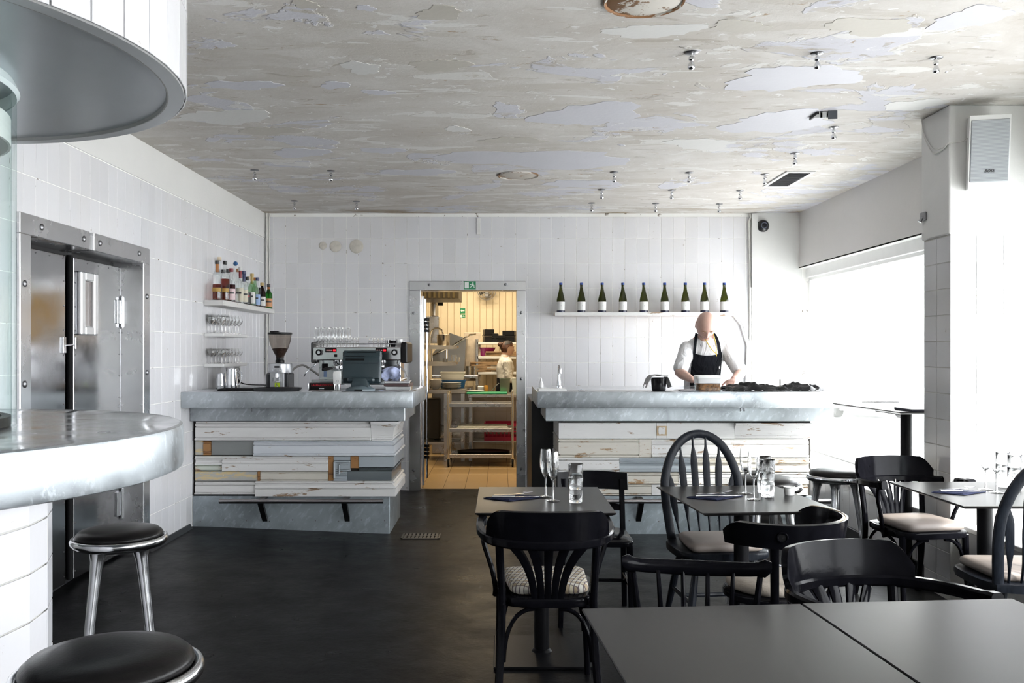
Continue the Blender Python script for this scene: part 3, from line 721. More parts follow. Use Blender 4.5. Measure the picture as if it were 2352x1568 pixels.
L = [ # profile, px left, px right, py top, py bottom, paint, depth, runs round the end
 ('casing', 449, 852, 967, 1012, P_WHITE, .045, 0), ('crown', 852, 895, 967, 1013, P_WHITE, .030, 1),
 ('flat', 447, 466, 1012, 1046, P_YEL, .022, 0), ('bead', 466, 484, 1012, 1046, P_RAW, .030, 0), ('flat', 484, 582, 1012, 1046, P_GREYB, .020, 0),
 ('casing', 582, 895, 1012, 1048, P_COOL, .036, 1),
 ('cove', 447, 510, 1047, 1068, P_WHITE, .034, 0), ('bead', 447, 510, 1068, 1081, P_GREEN, .026, 0), ('base', 510, 754, 1047, 1082, P_WHITE, .036, 0),
 ('flat', 447, 591, 1082, 1105, P_YEL, .026, 0), ('flat', 591, 597, 1082, 1105, P_RAW, .032, 0), ('bead', 597, 753, 1082, 1105, P_CREAM, .026, 0),
 ('flat', 754, 766, 1047, 1105, P_RAW, .030, 0), ('flat', 766, 805, 1047, 1058, P_BLUE, .034, 0), ('flat', 805, 824, 1047, 1076, P_RAW, .030, 0), ('flat', 824, 895, 1047, 1074, P_BLUE, .034, 1),
 ('crown', 824, 895, 1074, 1082, P_DARK, .020, 1), ('flat', 797, 895, 1082, 1105, P_DARK, .014, 1), ('cove', 766, 797, 1082, 1105, P_BLUE, .032, 0), ('bead', 766, 805, 1058, 1082, P_BLUE, .028, 0),
 ('casing', 447, 586, 1105, 1136, P_WHITE, .034, 0), ('base', 586, 895, 1104, 1140, P_WHITE, .042, 1)]
lb = counter('bar_counter', 'left bar counter under the coffee machine, clad in flaking white and grey boards', XL, -0.66, 1, (XL+0.004, -0.74), (XL+0.004, -0.868), None,
             ((504-1147)*6.94/FPX, (880-1147)*6.94/FPX), [(597-1147)*6.94/FPX, (790-1147)*6.94/FPX], L)
# raised picture-frame moulding of the reused door panel
mb = MB()
def strip(ax, az, bx, bz, w, d0, d1):
    mb.box(min(xx(ax), xx(bx))-w/2*(ax == bx), max(xx(ax), xx(bx))+w/2*(ax == bx), YF-d1, YF-d0, min(zz(az), zz(bz))-w/2*(az == bz), max(zz(az), zz(bz))+w/2*(az == bz), 0.004)
strip(768, 1060, 768, 1098, 0.014, .028, .046); strip(768, 1060, 804, 1060, 0.014, .030, .046); strip(779, 1066, 779, 1090, 0.010, .028, .040); strip(779, 1066, 800, 1066, 0.010, .028, .040)
mb.build('panel_moulding', P_BLUE, lb)
Rb = [
 ('flat', 1289, 1508, 970, 1008, P_WHITE, .030, 1), ('flat', 1508, 1532, 970, 1008, P_WHITE, .031, 0), ('flat', 1532, 1688, 970, 1008, P_WHITE, .030, 0), ('crown', 1688, 1865, 970, 1008, P_WHITE, .026, 0),
 ('bead', 1289, 1468, 1008, 1051, P_CREAM, .032, 1), ('flat', 1468, 1497, 1008, 1051, P_CREAM, .034, 0), ('casing', 1497, 1858, 1008, 1051, P_WHITE, .034, 0),
 ('bead', 1289, 1423, 1051, 1084, P_WHITE, .036, 1), ('cove', 1423, 1600, 1051, 1084, P_BLUE, .034, 0), ('cove', 1600, 1860, 1051, 1084, P_CREAM, .034, 0),
 ('casing', 1289, 1560, 1084, 1112, P_CREAM, .030, 1), ('base', 1560, 1858, 1084, 1112, P_WHITE, .032, 0),
 ('bead', 1289, 1497, 1112, 1138, P_CREAM, .030, 1), ('flat', 1497, 1640, 1112, 1138, P_WHITE, .028, 0), ('casing', 1640, 1856, 1112, 1138, P_CREAM, .032, 0)]
rb = counter('bar_counter', 'right bar counter before the chef, clad in flaking white and cream boards', 0.29, 2.69, -1, (0.363, 2.62), (0.50, 2.47), None,
             ((1300-1147)*6.94/FPX, (1908-1147)*6.94/FPX), [1.1, 2.05], Rb)
mb = MB()                                        # bare square with a flake of paint left
q = at(1520, 989, YF-0.032); mb.box(q.x-0.04, q.x+0.04, q.y-0.002, q.y+0.002, q.z-0.038, q.z+0.038); pt = mb.build('bare_patch', mat('pale_bare_wood', (0.50, 0.38, 0.24), 0.6, vary=0.12, vscale=20), rb)
mb = MB(); mb.prism([(q.x+0.027*math.cos(a), 0.032*math.sin(a)+0.008*math.sin(3*a)) for a in [k*PI/9 for k in range(18)]], 0, 0.003, M=Matrix.Translation((0, q.y-0.002, q.z)) @ Matrix.Rotation(R(90), 4, 'X')); mb.build('paint_flake', P_WHITE, pt)

def worktop(x0, x1, label):
    mb = MB(); mb.box(x0, x1, 6.83, 8.02, 1.012, 1.135, 0.005, seg=2)
    o = mb.build('worktop', ZINC); o.data.materials.append(ZINC_TOP)
    for p in o.data.polygons:
        if p.normal.z > 0.9: p.material_index = 1
    return tag(o, label, 'worktop')
worktop(XL+0.003, -0.66, 'thick zinc worktop of the left bar holding the espresso machine')
worktop(0.29, 2.66, 'thick zinc worktop of the right bar in front of the chef')
WT = 1.135
# black service hatch between the doorway and the right bar
mb = MB(); mb.box(0.283, 0.49, 7.905, 9.22, 0.0, 1.005, 0.004)
tag(mb.build('black_cabinet', mat('black_cabinet_paint', (0.010, 0.010, 0.011), 0.45)), 'black side of the back cabinet between doorway and right bar', 'cabinet')

# ------------------------------------------------------------------ round bar with glass column and tiled drum
CX, CY = -2.08, 2.78
t = thing('round_bar', 'round zinc bar top on a white tiled drum base at the left', 'bar', (CX, CY, 0))
mb = MB(); mb.lathe([(0, 1.056), (1.02, 1.056), (1.037, 1.062), (1.04, 1.075), (1.04, 1.186), (1.036, 1.198), (1.026, 1.203), (1.012, 1.200), (0.90, 1.199), (0, 1.199)], 96)
o = mb.build('bar_top', ZINC, t); o.data.materials.append(ZINC_TOP)
for p in o.data.polygons:
    if p.normal.z > 0.8: p.material_index = 1
mb = MB(); mb.lathe([(0, 0.0), (0.613, 0.0), (0.613, 1.056), (0, 1.056)], 64); bs = mb.build('base', GROUT2, t)
n = 26; wd = 2*PI*0.615/n
rc = [((k+0.0)*wd+0.002, (k+1)*wd-0.002, 0.004+0.1506*j+0.002, 0.1506*(j+1)) for j in range(7) for k in range(n)]
def round_place(cx, cy, r):
    def f(u, z):
        a = u/r; return (cx+r*math.cos(a), cy+r*math.sin(a), z), a+R(90)
    return f
lay_tiles(bs, rc, round_place(0, 0, 0.6135), TILE, t=0.004)
# glass cylinder standing on the bar, with a white collar near its top
GCOL = thin_glass('greenish_column_glass', (0.955, 0.985, 0.98), (0.93, 0.975, 0.97), 0.35)
t = thing('glass_column', 'tall clear greenish glass cylinder standing on the round bar', 'glass column', (CX, CY, 1.203))
mb = MB(); mb.lathe([(0.515, 0.0), (0.515, 1.09), (0.50, 1.09), (0.50, 0.0)], 64); mb.build('glass_wall', GCOL, t)
mb = MB(); mb.lathe([(0.498, 0.0), (0.498, 0.03), (0.47, 0.03), (0.47, 0.0), (0.498, 0.0)], 64); mb.build('base_ring', BLACKP, t)
mb = MB(); mb.lathe([(0.498, 0.93), (0.498, 1.02), (0.49, 1.02), (0.49, 0.93), (0.498, 0.93)], 64); mb.build('white_collar', WHITE_P, t)
mb = MB(); mb.lathe([(0.515, 1.092), (0.525, 1.105), (0.50, 1.16), (0.44, 1.19), (0.3, 1.205), (0.0, 1.207)], 64); mb.build('dome_cap', mat('frosted_cap', (0.66, 0.75, 0.76), 0.25), t)
# the drum hanging from the ceiling above the bar
t = thing('ceiling_drum', 'white tiled drum hanging from the ceiling above the round bar', 'drum', (CX, CY, 0))
mb = MB(); mb.lathe([(1.043, CEIL), (1.043, 2.335), (1.038, 2.33), (0.985, 2.33), (0.98, 2.345)], 96); db = mb.build('shell', mat('drum_grout', (0.34, 0.34, 0.34), 0.6), t)
n = 52; wd = 2*PI*1.045/n
rc = [(k*wd+0.0022, (k+1)*wd-0.0022, z0+0.0022, z1-0.0022) for z0, z1 in ((2.332, 2.60), (2.60, 2.868)) for k in range(n)]
lay_tiles(db, rc, round_place(0, 0, 1.0445), TILE, t=0.005)
SAT = mat('satin_soffit_metal', (0.44, 0.47, 0.50), 0.3, 0.55, vary=0.04, vscale=2)
mb = MB(); mb.lathe([(1.04, 2.3298), (0.99, 2.3298), (0.985, 2.34), (1.0, 2.345)], 96); mb.build('bottom_rim', mat('pale_metal_rim', (0.52, 0.54, 0.56), 0.35, 0.5), t)
mb = MB(); mb.lathe([(0.985, 2.342), (0.0, 2.342)], 96); mb.build('soffit_panel', SAT, t)
# ------------------------------------------------------------------ tables
def make_table(w, d, h, label, loc, rz, pole=(0, 0), plate=0.46, cat='table', r=0.036):
    t = thing('bistro_table' if h < 0.9 else 'high_table', label, cat, loc, rz)
    mb = MB(); c = 0.018
    q = [[(-w/2+a, -d/2+a, z), (w/2-a, -d/2+a, z), (w/2-a, d/2-a, z), (-w/2+a, d/2-a, z)] for a, z in ((c, h-0.016), (0.0005, h-0.006), (0, h-0.003), (0.002, h))]
    mb.ring(q, True, False, True, True); mb.build('table_top', TOPM, t, smooth=20)
    mb = MB(); mb.box(pole[0]-0.14, pole[0]+0.14, pole[1]-0.14, pole[1]+0.14, h-0.024, h-0.015, 0.002); mb.build('top_plate', IRON, t)
    mb = MB(); mb.lathe([(0.0, 0.012), (r+0.014, 0.013), (r+0.006, 0.022), (r, 0.026), (r, h-0.024), (0, h-0.024)], 24, (pole[0], pole[1], 0)); mb.build('pole', IRON, t)
    mb = MB(); mb.box(pole[0]-plate/2, pole[0]+plate/2, pole[1]-plate/2, pole[1]+plate/2, 0.0, 0.014, 0.004); mb.build('base_plate', IRON, t)
    return t
TH = 0.74
make_table(0.62, 0.75, TH, 'black bistro table by the doorway, set with flutes, glasses and napkin', (0.203, 4.30, 0), 0)
make_table(0.63, 0.77, TH, 'black bistro table in the middle, with the white ramekin on it', (1.168, 4.33, 0), R(5))
make_table(0.62, 0.76, TH, 'black bistro table beside the pillar at the right edge', (2.425, 4.48, 0), R(0.5))
make_table(0.62, 0.76, TH, 'nearest black table top at the bottom, left of its seam', (0.566, 2.115, 0), R(4.5))
make_table(0.62, 0.76, TH+0.001, 'nearest black table top at the bottom right, right of its seam', (1.1885, 2.1645, 0), R(4.5))
make_table(0.62, 0.98, 1.07, 'tall black bar table before the bright window behind the pillar', (2.76, 6.05, 0), R(3), pole=(-0.135, -0.23), plate=0.0 or 0.10, cat='bar table')

# ------------------------------------------------------------------ aluminium bar stools
def make_stool():
    t = thing('bar_stool', 's', 'stool')
    mb = MB(); mb.lathe([(0, 0.70), (0.165, 0.70), (0.178, 0.703), (0.182, 0.711), (0.179, 0.722), (0.163, 0.736), (0.12, 0.745), (0.06, 0.749), (0, 0.750)], 40); mb.build('seat_pad', LEATHER, t, smooth=60)
    mb = MB(); mb.lathe([(0, 0.655), (0.11, 0.655), (0.165, 0.660), (0.190, 0.669), (0.201, 0.682), (0.204, 0.695), (0.199, 0.705), (0.193, 0.708), (0.184, 0.706), (0.18, 0.700), (0.0, 0.70)], 48); mb.build('seat_ring', ALU, t, smooth=60)
    for k in range(4):
        a = PI/4+k*PI/2; c, s_ = math.cos(a), math.sin(a)
        mb = MB(); pts = []; rr = []
        for f, r in ((0.0, 0.062), (0.015, 0.048), (0.04, 0.037), (0.09, 0.028), (0.22, 0.0235), (0.6, 0.021), (1.0, 0.018)):
            ra = 0.118+(0.215-0.118)*f; pts.append((ra*c, ra*s_, 0.681*(1-f))); rr.append(r)
        mb.tube(pts, rr, 14); mb.build('leg', ALU, t, smooth=60)
    mb = MB(); ra = 0.118+(0.215-0.118)*0.69
    mb.tube([(ra*math.cos(2*PI*k/32), ra*math.sin(2*PI*k/32), 0.211) for k in range(32)], 0.009, 8, closed=True); mb.build('foot_ring', ALU, t, smooth=60)
    return t
SG = 'aluminium bar stools'
st = make_stool(); st.location = (-0.893, 2.05, 0); st.rotation_euler = (0, 0, R(24)); st.scale = (1.03,)*3; st['label'] = 'polished aluminium stool with black leather seat, nearest one at bottom left'; st['group'] = SG
dup(st, (-1.596, 3.77, 0), R(23), 'aluminium stool with black seat between round bar and steel door', SG, 0.95)
dup(st, (1.49, 5.03, 0), R(10), 'aluminium stool with black seat partly behind the bow-back chair and glasses', SG, 1.0)
dup(st, (2.17, 5.78, 0), R(22), 'aluminium stool with black seat beside the tall bar table', SG, 0.92)

# ------------------------------------------------------------------ chairs (front = +y)
def outline(fw, bw, d, r=0.07, n=6):
    P = [(-bw, -d), (bw, -d), (fw, d), (-fw, d)]; out = []
    for i, p in enumerate(P):
        p = Vector(p); a = (Vector(P[i-1])-p).normalized(); b = (Vector(P[(i+1) % 4])-p).normalized()
        for k in range(n+1):
            u = k/n; out.append(tuple((p+a*r*(1-u)**2+b*r*u**2)))
    return out
SECR = lambda w, h: [(-w/2, -h/2*0.6), (-w/2*0.6, -h/2), (w/2*0.6, -h/2), (w/2, -h/2*0.6), (w/2, h/2*0.6), (w/2*0.6, h/2), (-w/2*0.6, h/2), (-w/2, h/2*0.6)]
def bez(p0, p1, p2, n=8):
    p0, p1, p2 = Vector(p0), Vector(p1), Vector(p2)
    return [p0*(1-u)**2+p1*2*u*(1-u)+p2*u*u for u in [k/n for k in range(n+1)]]
def catm(P, n=6):
    P = [Vector(p) for p in P]; Q = [P[0]*2-P[1]]+P+[P[-1]*2-P[-2]]; out = []
    for i in range(1, len(Q)-2):
        for k in range(n):
            u = k/n; a, b, c, d = Q[i-1], Q[i], Q[i+1], Q[i+2]
            out.append(0.5*((2*b)+(c-a)*u+(2*a-5*b+4*c-d)*u*u+(3*b-a-3*c+d)*u**3))
    return out+[P[-1]]
def make_armchair():
    t = thing('bentwood_armchair', 'a', 'chair'); M = BLACKW
    mb = MB(); mb.prism(outline(0.215, 0.185, 0.215, 0.10), 0.415, 0.452, 0.008); mb.build('seat', M, t)
    U = [(-0.268, 0.13, 0.705), (-0.278, 0.05, 0.700), (-0.272, -0.06, 0.694), (-0.245, -0.16, 0.688), (-0.19, -0.235, 0.684), (-0.10, -0.277, 0.682)]
    U = U+[(0, -0.288, 0.682)]+[(-x, y, z) for x, y, z in U[::-1]]; Uc = catm(U, 4); m = len(Uc)
    mb = MB(); mb.tube(Uc, [1.25 if (k < 3 or k > m-4) else 1.0 for k in range(m)], sec=SECR(0.032, 0.038)); mb.build('arm_rail', M, t)
    def arc(u):                                # plan of the back, u in -1..1
        k = (m-1)*(0.5+0.24*u); i = int(min(m-2, max(0, math.floor(k)))); return Uc[i].lerp(Uc[i+1], k-i)
    def crest(u, v):
        u = 2*u-1; p = arc(u); a = abs(u); s_ = min(1, max(0, (1-a)/0.24)); top = 0.045+0.072*(s_**0.7)+0.008*(1-a*a)
        q = Vector((p.x*(1+0.03*v), p.y-0.018*v, 0.692+top*v)); return q
    mb = MB(); mb.slab(crest, 30, 6, 0.02); mb.build('crest', M, t, smooth=50)
    for k in range(5):
        x = (k-2); mb = MB()
        pts = bez((x*0.026, -0.203, 0.44), (x*0.030, -0.225, 0.58), (x*0.068, -0.283+abs(x)*0.006, 0.675), 8)
        mb.tube(pts, [0.8, 0.85, 0.9, 0.95, 1, 1.05, 1.1, 1.15, 1.2], sec=SECR(0.032, 0.011), up=(0, 1, 0)); mb.build('splat', M, t)
    for sx in (-1, 1):
        mb = MB(); mb.tube(catm([(sx*0.205, -0.275, 0.0), (sx*0.19, -0.215, 0.25), (sx*0.185, -0.20, 0.44), (sx*0.195, -0.228, 0.67)], 5), 0.0165, 10); mb.build('rear_leg', M, t)
        mb = MB(); mb.tube([(sx*0.19, 0.175, 0.43), (sx*0.192, 0.18, 0.25), (sx*0.20, 0.20, 0.0)], [0.019, 0.0175, 0.013], 10); mb.build('front_leg', M, t)
        mb = MB(); mb.tube(catm([(sx*0.27, 0.075, 0.69), (sx*0.262, 0.055, 0.62), (sx*0.228, 0.03, 0.52), (sx*0.212, 0.02, 0.44), (sx*0.214, 0.04, 0.40)], 5), 0.0115, 8); mb.build('arm_support', M, t)
        mb = MB(); mb.tube(bez((sx*0.18, 0.185, 0.20), (sx*0.175, 0.19, 0.41), (sx*0.05, 0.195, 0.408), 8), 0.009, 8); mb.build('front_bracket', M, t)
        mb = MB(); mb.tube(bez((sx*0.178, -0.215, 0.20), (sx*0.172, -0.205, 0.41), (sx*0.05, -0.195, 0.408), 8), 0.009, 8); mb.build('rear_bracket', M, t)
        mb = MB(); mb.tube(bez((sx*0.186, 0.165, 0.20), (sx*0.19, 0.15, 0.41), (sx*0.195, 0.03, 0.408), 8), 0.009, 8); mb.build('side_bracket', M, t)
    return t
def pad(name, label, poly, z, h, m, loc, rz, tuft=None):
    n = len(poly); mb = MB(); c = Vector((sum(p[0] for p in poly)/n, sum(p[1] for p in poly)/n))
    rows = []
    for s_, zz_ in ((0.90, 0.0), (0.985, h*0.2), (1.0, h*0.5), (0.985, h*0.78), (0.93, h*0.95), (0.8, h*1.04), (0.5, h*1.08), (0.2, h*1.09), (0.02, h*1.09)):
        rows.append([(c.x+(p[0]-c.x)*s_, c.y+(p[1]-c.y)*s_, zz_) for p in poly])
    mb.ring(rows, True, False, True, True); o = mb.build(name, m, None, (loc[0], loc[1], z), (0, 0, rz), smooth=60)
    return tag(o, label, 'cushion')
def m_plaid():
    m, nt, b = nodes('plaid_cushion_cloth'); v = coord(nt, rot=(0, 0, R(20)))
    def bands(axis, s, lo, hi):
        w = nt.nodes.new('ShaderNodeTexWave'); w.bands_direction = axis; w.inputs['Scale'].default_value = s; w.inputs['Distortion'].default_value = 0.4
        nt.links.new(v, w.inputs[0]); k = ramp(nt, [(lo, 0.0), (hi, 1.0)]); nt.links.new(w.outputs['Fac'], k.inputs[0]); return k.outputs[0]
    c = mix(nt, (0.50, 0.45, 0.34), (0.34, 0.27, 0.18), bands('X', 9, 0.5, 0.7)); c = mix(nt, c, (0.55, 0.53, 0.48), bands('Y', 7, 0.6, 0.75))
    c = mix(nt, c, (0.10, 0.08, 0.09), bands('X', 18, 0.84, 0.92)); c = mix(nt, c, (0.13, 0.10, 0.10), bands('Y', 14, 0.93, 0.97))
    nt.links.new(c, b.inputs['Base Color']); b.inputs['Roughness'].default_value = 0.9; bump(nt, b, noise(nt, v, 90, 3), 0.2, 0.01); return m
CG = 'bentwood armchairs'
ac = make_armchair(); ac.location = (0.195, 3.82, 0); ac['label'] = 'black bentwood armchair seen from behind, plaid cushion, at the doorway table'; ac['group'] = CG
pad('plaid_cushion', 'beige and brown plaid cushion on the armchair seen from behind', outline(0.185, 0.16, 0.175, 0.06), 0.452, 0.042, m_plaid(), (0.20, 3.83), R(3))
dup(ac, (1.19, 2.715, 0), R(197), 'glossy black armchair tucked behind the nearest right table top', CG)
dup(ac, (2.375, 5.13, 0), R(189), 'black bentwood armchair before the tiled pillar, worn beige cushion', CG)
pad('beige_cushion', 'brown beige cushion with a split seam on the armchair by the pillar', outline(0.19, 0.165, 0.18, 0.07), 0.452, 0.045, BEIGE, (2.385, 5.11), R(189))

def make_windsor():
    t = thing('bow_back_chair', 'w', 'chair'); M = BLACKW2
    sh = [(-0.20, -0.19), (-0.10, -0.215), (0, -0.22), (0.10, -0.215), (0.20, -0.19), (0.232, -0.08), (0.235, 0.05), (0.22, 0.16), (0.17, 0.205), (0.08, 0.215), (0, 0.216), (-0.08, 0.215), (-0.17, 0.205), (-0.22, 0.16), (-0.235, 0.05), (-0.232, -0.08)]
    shp = [(p.x, p.y) for p in catm([(a, b, 0) for a, b in sh+[sh[0]]], 3)][:-1]
    mb = MB(); mb.prism(shp, 0.415, 0.45, 0.010); mb.build('seat', M, t)
    def hoop(a):                               # a 0..pi
        x = -math.cos(a); s_ = math.sin(a); z = 0.44+0.555*(s_**0.62 if s_ > 0 else 0)
        xx_ = x*(0.182+0.038*min(1, (z-0.44)/0.3)); return Vector((xx_, -0.165-0.125*(z-0.44)/0.56, z))
    hp = [hoop(PI*k/48) for k in range(49)]
    mb = MB(); mb.tube(hp, 1.0, sec=SECR(0.044, 0.026), up=(0, 1, 0)); mb.build('bow', M, t)
    for k in range(6):
        xb = (k-2.5)*0.054; xt = (k-2.5)*0.072
        best = min(hp, key=lambda p: abs(p.x-xt)+(0 if p.z > 0.6 else 9)); zt_ = best.z-0.008
        mb = MB(); w = [0.010, 0.010, 0.012, 0.022, 0.032, 0.036, 0.037, 0.038, 0.030, 0.012, 0.010, 0.010]; f = [0, .12, .2, .32, .42, .5, .62, .74, .82, .90, .95, 1]
        rows = []
        for a, ww in zip(f, w):
            z = 0.44+(zt_-0.44)*a; y = -0.16-0.125*(z-0.44)/0.56-0.012*math.sin(PI*a); x = xb+(xt-xb)*a; th = 0.006
            rows.append([(x-ww/2, y-th/2, z), (x, y-th, z), (x+ww/2, y-th/2, z), (x+ww/2, y+th/2, z), (x, y+th, z), (x-ww/2, y+th/2, z)])
        mb.ring(rows, True, False, True, True); mb.build('spindle', M, t)
    feet = {}
    for sx in (-1, 1):
        for sy in (-1, 1):
            a = Vector((sx*0.14, sy*0.13, 0.425)); b = Vector((sx*0.205, sy*(0.215 if sy < 0 else 0.195), 0.0)); feet[(sx, sy)] = (a, b)
            mb = MB(); mb.tube([a, a.lerp(b, .2), a.lerp(b, .5), a.lerp(b, .8), b], [0.015, 0.017, 0.020, 0.016, 0.012], 10); mb.build('leg', M, t)
    for sx in (-1, 1):
        p, q = [feet[(sx, s_)][0].lerp(feet[(sx, s_)][1], .55) for s_ in (-1, 1)]
        mb = MB(); mb.tube([p, p.lerp(q, .5), q], [0.009, 0.012, 0.009], 8); mb.build('stretcher', M, t)
    p, q = [feet[(sx, -1)][0].lerp(feet[(sx, -1)][1], .55).lerp(feet[(sx, 1)][0].lerp(feet[(sx, 1)][1], .55), .5) for sx in (-1, 1)]
    mb = MB(); mb.tube([p, p.lerp(q, .5), q], [0.009, 0.012, 0.009], 8); mb.build('cross_stretcher', M, t)
    return t
WG = 'bow-back chairs'
wc = make_windsor(); wc.location = (1.115, 4.625, 0); wc.rotation_euler = (0, 0, R(185)); wc['label'] = 'black bow-back chair with arrow spindles behind the middle table'; wc['group'] = WG
pad('beige_cushion', 'taupe beige cushion on the bow-back chair behind the middle table', outline(0.19, 0.165, 0.17, 0.05), 0.45, 0.045, BEIGE, (1.12, 4.605), R(185))
dup(wc, (2.335, 4.02, 0), R(-2), 'black bow-back chair cut off by the right edge of the frame', WG)
pad('beige_cushion', 'beige cushion on the bow-back chair at the right edge', outline(0.195, 0.17, 0.175, 0.05), 0.45, 0.045, BEIGE, (2.335, 4.04), R(-2))

def make_cafe():
    t = thing('cafe_chair', 'black wooden chair with a flat curved back slab beyond the doorway table', 'chair'); M = BLACKW
    mb = MB(); mb.prism(outline(0.20, 0.175, 0.195, 0.06), 0.425, 0.455, 0.008); mb.build('seat', M, t)
    def bk(z0, z1, w):
        def f(u, v):
            x = (2*u-1)*w; y = -0.255+0.045*(2*u-1)**2-0.02*v*(z1-z0)/0.1
            return (x, y, z0+(z1-z0)*v-0.006*(2*u-1)**2*v)
        return f
    mb = MB(); mb.slab(bk(0.662, 0.762, 0.20), 16, 3, 0.02); mb.build('back_slab', M, t, smooth=50)
    mb = MB(); mb.slab(bk(0.545, 0.585, 0.17), 12, 1, 0.016); mb.build('lower_rail', M, t, smooth=50)
    for sx in (-1, 1):
        mb = MB(); mb.tube(catm([(sx*0.185, -0.255, 0), (sx*0.175, -0.205, 0.3), (sx*0.17, -0.195, 0.45), (sx*0.168, -0.222, 0.60), (sx*0.166, -0.236, 0.72)], 4), 1.0, sec=SECR(0.030, 0.034), up=(0, 1, 0)); mb.build('rear_leg', M, t)
        mb = MB(); mb.tube([(sx*0.175, 0.165, 0.43), (sx*0.185, 0.18, 0)], [1.0, 0.75], sec=SECR(0.034, 0.034), up=(0, 1, 0)); mb.build('front_leg', M, t)
        mb = MB(); mb.tube([(sx*0.178, -0.215, 0.20), (sx*0.18, 0.168, 0.20)], 0.010, 8); mb.build('side_stretcher', M, t)
    mb = MB(); mb.tube([(-0.18, -0.02, 0.20), (0.18, -0.02, 0.20)], 0.009, 8); mb.build('cross_stretcher', M, t)
    return t
c = make_cafe(); c.location = (0.515, 4.87, 0); c.rotation_euler = (0, 0, R(177))

def make_spindle():
    t = thing('spindle_chair', 'black chair with thin spindles and scrolled top rail at the nearest table', 'chair'); M = BLACKW
    mb = MB(); mb.prism(outline(0.215, 0.19, 0.20, 0.07), 0.42, 0.455, 0.010); mb.build('seat', M, t)
    rows = []
    for k in range(25):
        u = k/24*2-1; a = abs(u); x = u*0.222; y = -0.235+0.055*u*u; zc = 0.782-0.004*math.cos(u*PI)+0.016*(a**6); h = 0.021+0.004*(1-a)+(0.007 if a > 0.9 else 0); th = 0.013+(0.007*max(0, (a-0.8)/0.2))
        if k in (0, 24): h *= 0.55; th *= 0.55
        rows.append([(x, y+th*math.cos(2*PI*i/10), zc+h*math.sin(2*PI*i/10)) for i in range(10)])
    mb = MB(); mb.ring(rows, True, False, True, True); mb.build('top_rail', M, t, smooth=60)
    for k in range(6):
        u = (k-2.5)/2.5; xt = u*0.188; xb = u*0.15; r = 0.0095 if abs(u) == 1 else 0.0072
        mb = MB(); mb.tube([(xb, -0.165, 0.44), ((xb+xt)/2, -0.185, 0.60), (xt, -0.232+0.055*u*u, 0.772)], [r*1.1, r*1.25, r*0.9], 8); mb.build('spindle', M, t)
    ft = {}
    for sx in (-1, 1):
        for sy in (-1, 1):
            a, b = Vector((sx*0.15, sy*0.14, 0.43)), Vector((sx*0.20, sy*0.20, 0)); ft[sx, sy] = a.lerp(b, .55)
            mb = MB(); mb.tube([a, a.lerp(b, .5), b], [0.016, 0.019, 0.013], 10); mb.build('leg', M, t)
    for sx in (-1, 1):
        mb = MB(); mb.tube([ft[sx, -1], ft[sx, 1]], 0.010, 8); mb.build('stretcher', M, t)
    return t
c = make_spindle(); c.location = (0.565, 2.545, 0); c.rotation_euler = (0, 0, R(170))

def make_tub():
    t = thing('tub_chair', 'black chair with a worn curved back band and finger hole, at the middle table', 'chair'); M = BLACKW
    mb = MB(); mb.lathe([(0, 0.42), (0.205, 0.42), (0.217, 0.428), (0.217, 0.448), (0.205, 0.455), (0, 0.455)], 36); mb.build('seat', M, t)
    def band(u, v):
        a = R(270)+(2*u-1)*R(104); e = abs(2*u-1); hh = 0.095*(1-0.45*max(0, (e-0.82)/0.18)**2)
        r = 0.262+0.012*v; return (r*math.cos(a), r*math.sin(a)-0.0, 0.675+0.05*(1-v)*0+hh*v-0.012*(1-e)*0)
    mb = MB(); mb.slab(band, 40, 4, 0.022); b = mb.build('back_band', M, t, smooth=60)
    a = R(270)-R(52); p = Vector((0.280*math.cos(a), 0.280*math.sin(a), 0.722))
    mt = Matrix.Translation(p) @ Matrix.Rotation(a+R(90), 4, 'Z') @ Matrix.Rotation(R(90), 4, 'X')
    mb = MB(); mb.tube([mt @ Vector((0.019*math.cos(2*PI*k/20), 0.019*math.sin(2*PI*k/20), 0)) for k in range(20)], 0.004, 6, closed=True); mb.build('hole_rim', M, b)
    mb = MB(); mb.lathe([(0, 0.001), (0.018, 0.0)], 20, M=mt); mb.build('finger_hole', RUBBER, b)
    # worn pale edge along the top of the band
    mb = MB(); mb.tube([Vector(band(k/30*0.42+0.52, 1.0))+Vector((0, 0, 0.0005)) for k in range(31)], [0.0012+0.0016*abs(math.sin(k*1.7)) for k in range(31)], 5); mb.build('worn_edge', mat('worn_wood', (0.42, 0.32, 0.22), 0.6), b)
    for k in (-58, -18, 18, 58):
        a = R(270+k); mb = MB(); mb.tube([(0.205*math.cos(a), 0.205*math.sin(a), 0.43), (0.24*math.cos(a), 0.24*math.sin(a), 0.56), (0.264*math.cos(a), 0.264*math.sin(a), 0.70)], 1.0, sec=SECR(0.034, 0.02), up=(math.cos(a), math.sin(a), 0)); mb.build('back_post', M, t)
    for k in range(4):
        a = R(45+90*k); mb = MB(); mb.tube([(0.16*math.cos(a), 0.16*math.sin(a), 0.43), (0.215*math.cos(a), 0.215*math.sin(a), 0)], [0.02, 0.014], 10); mb.build('leg', M, t)
    mb = MB(); mb.tube([(0.185*math.cos(2*PI*k/24), 0.185*math.sin(2*PI*k/24), 0.19) for k in range(24)], 0.009, 8, closed=True); mb.build('leg_ring', M, t)
    return t
c = make_tub(); c.location = (1.16, 3.765, 0); c.rotation_euler = (0, 0, R(40))
RIB = mat('ribbed_beige_cloth', (0.33, 0.29, 0.25), 0.85, vary=0.12, vscale=30, stretch=(6, 1, 1), bmp=0.3, bscale=40)
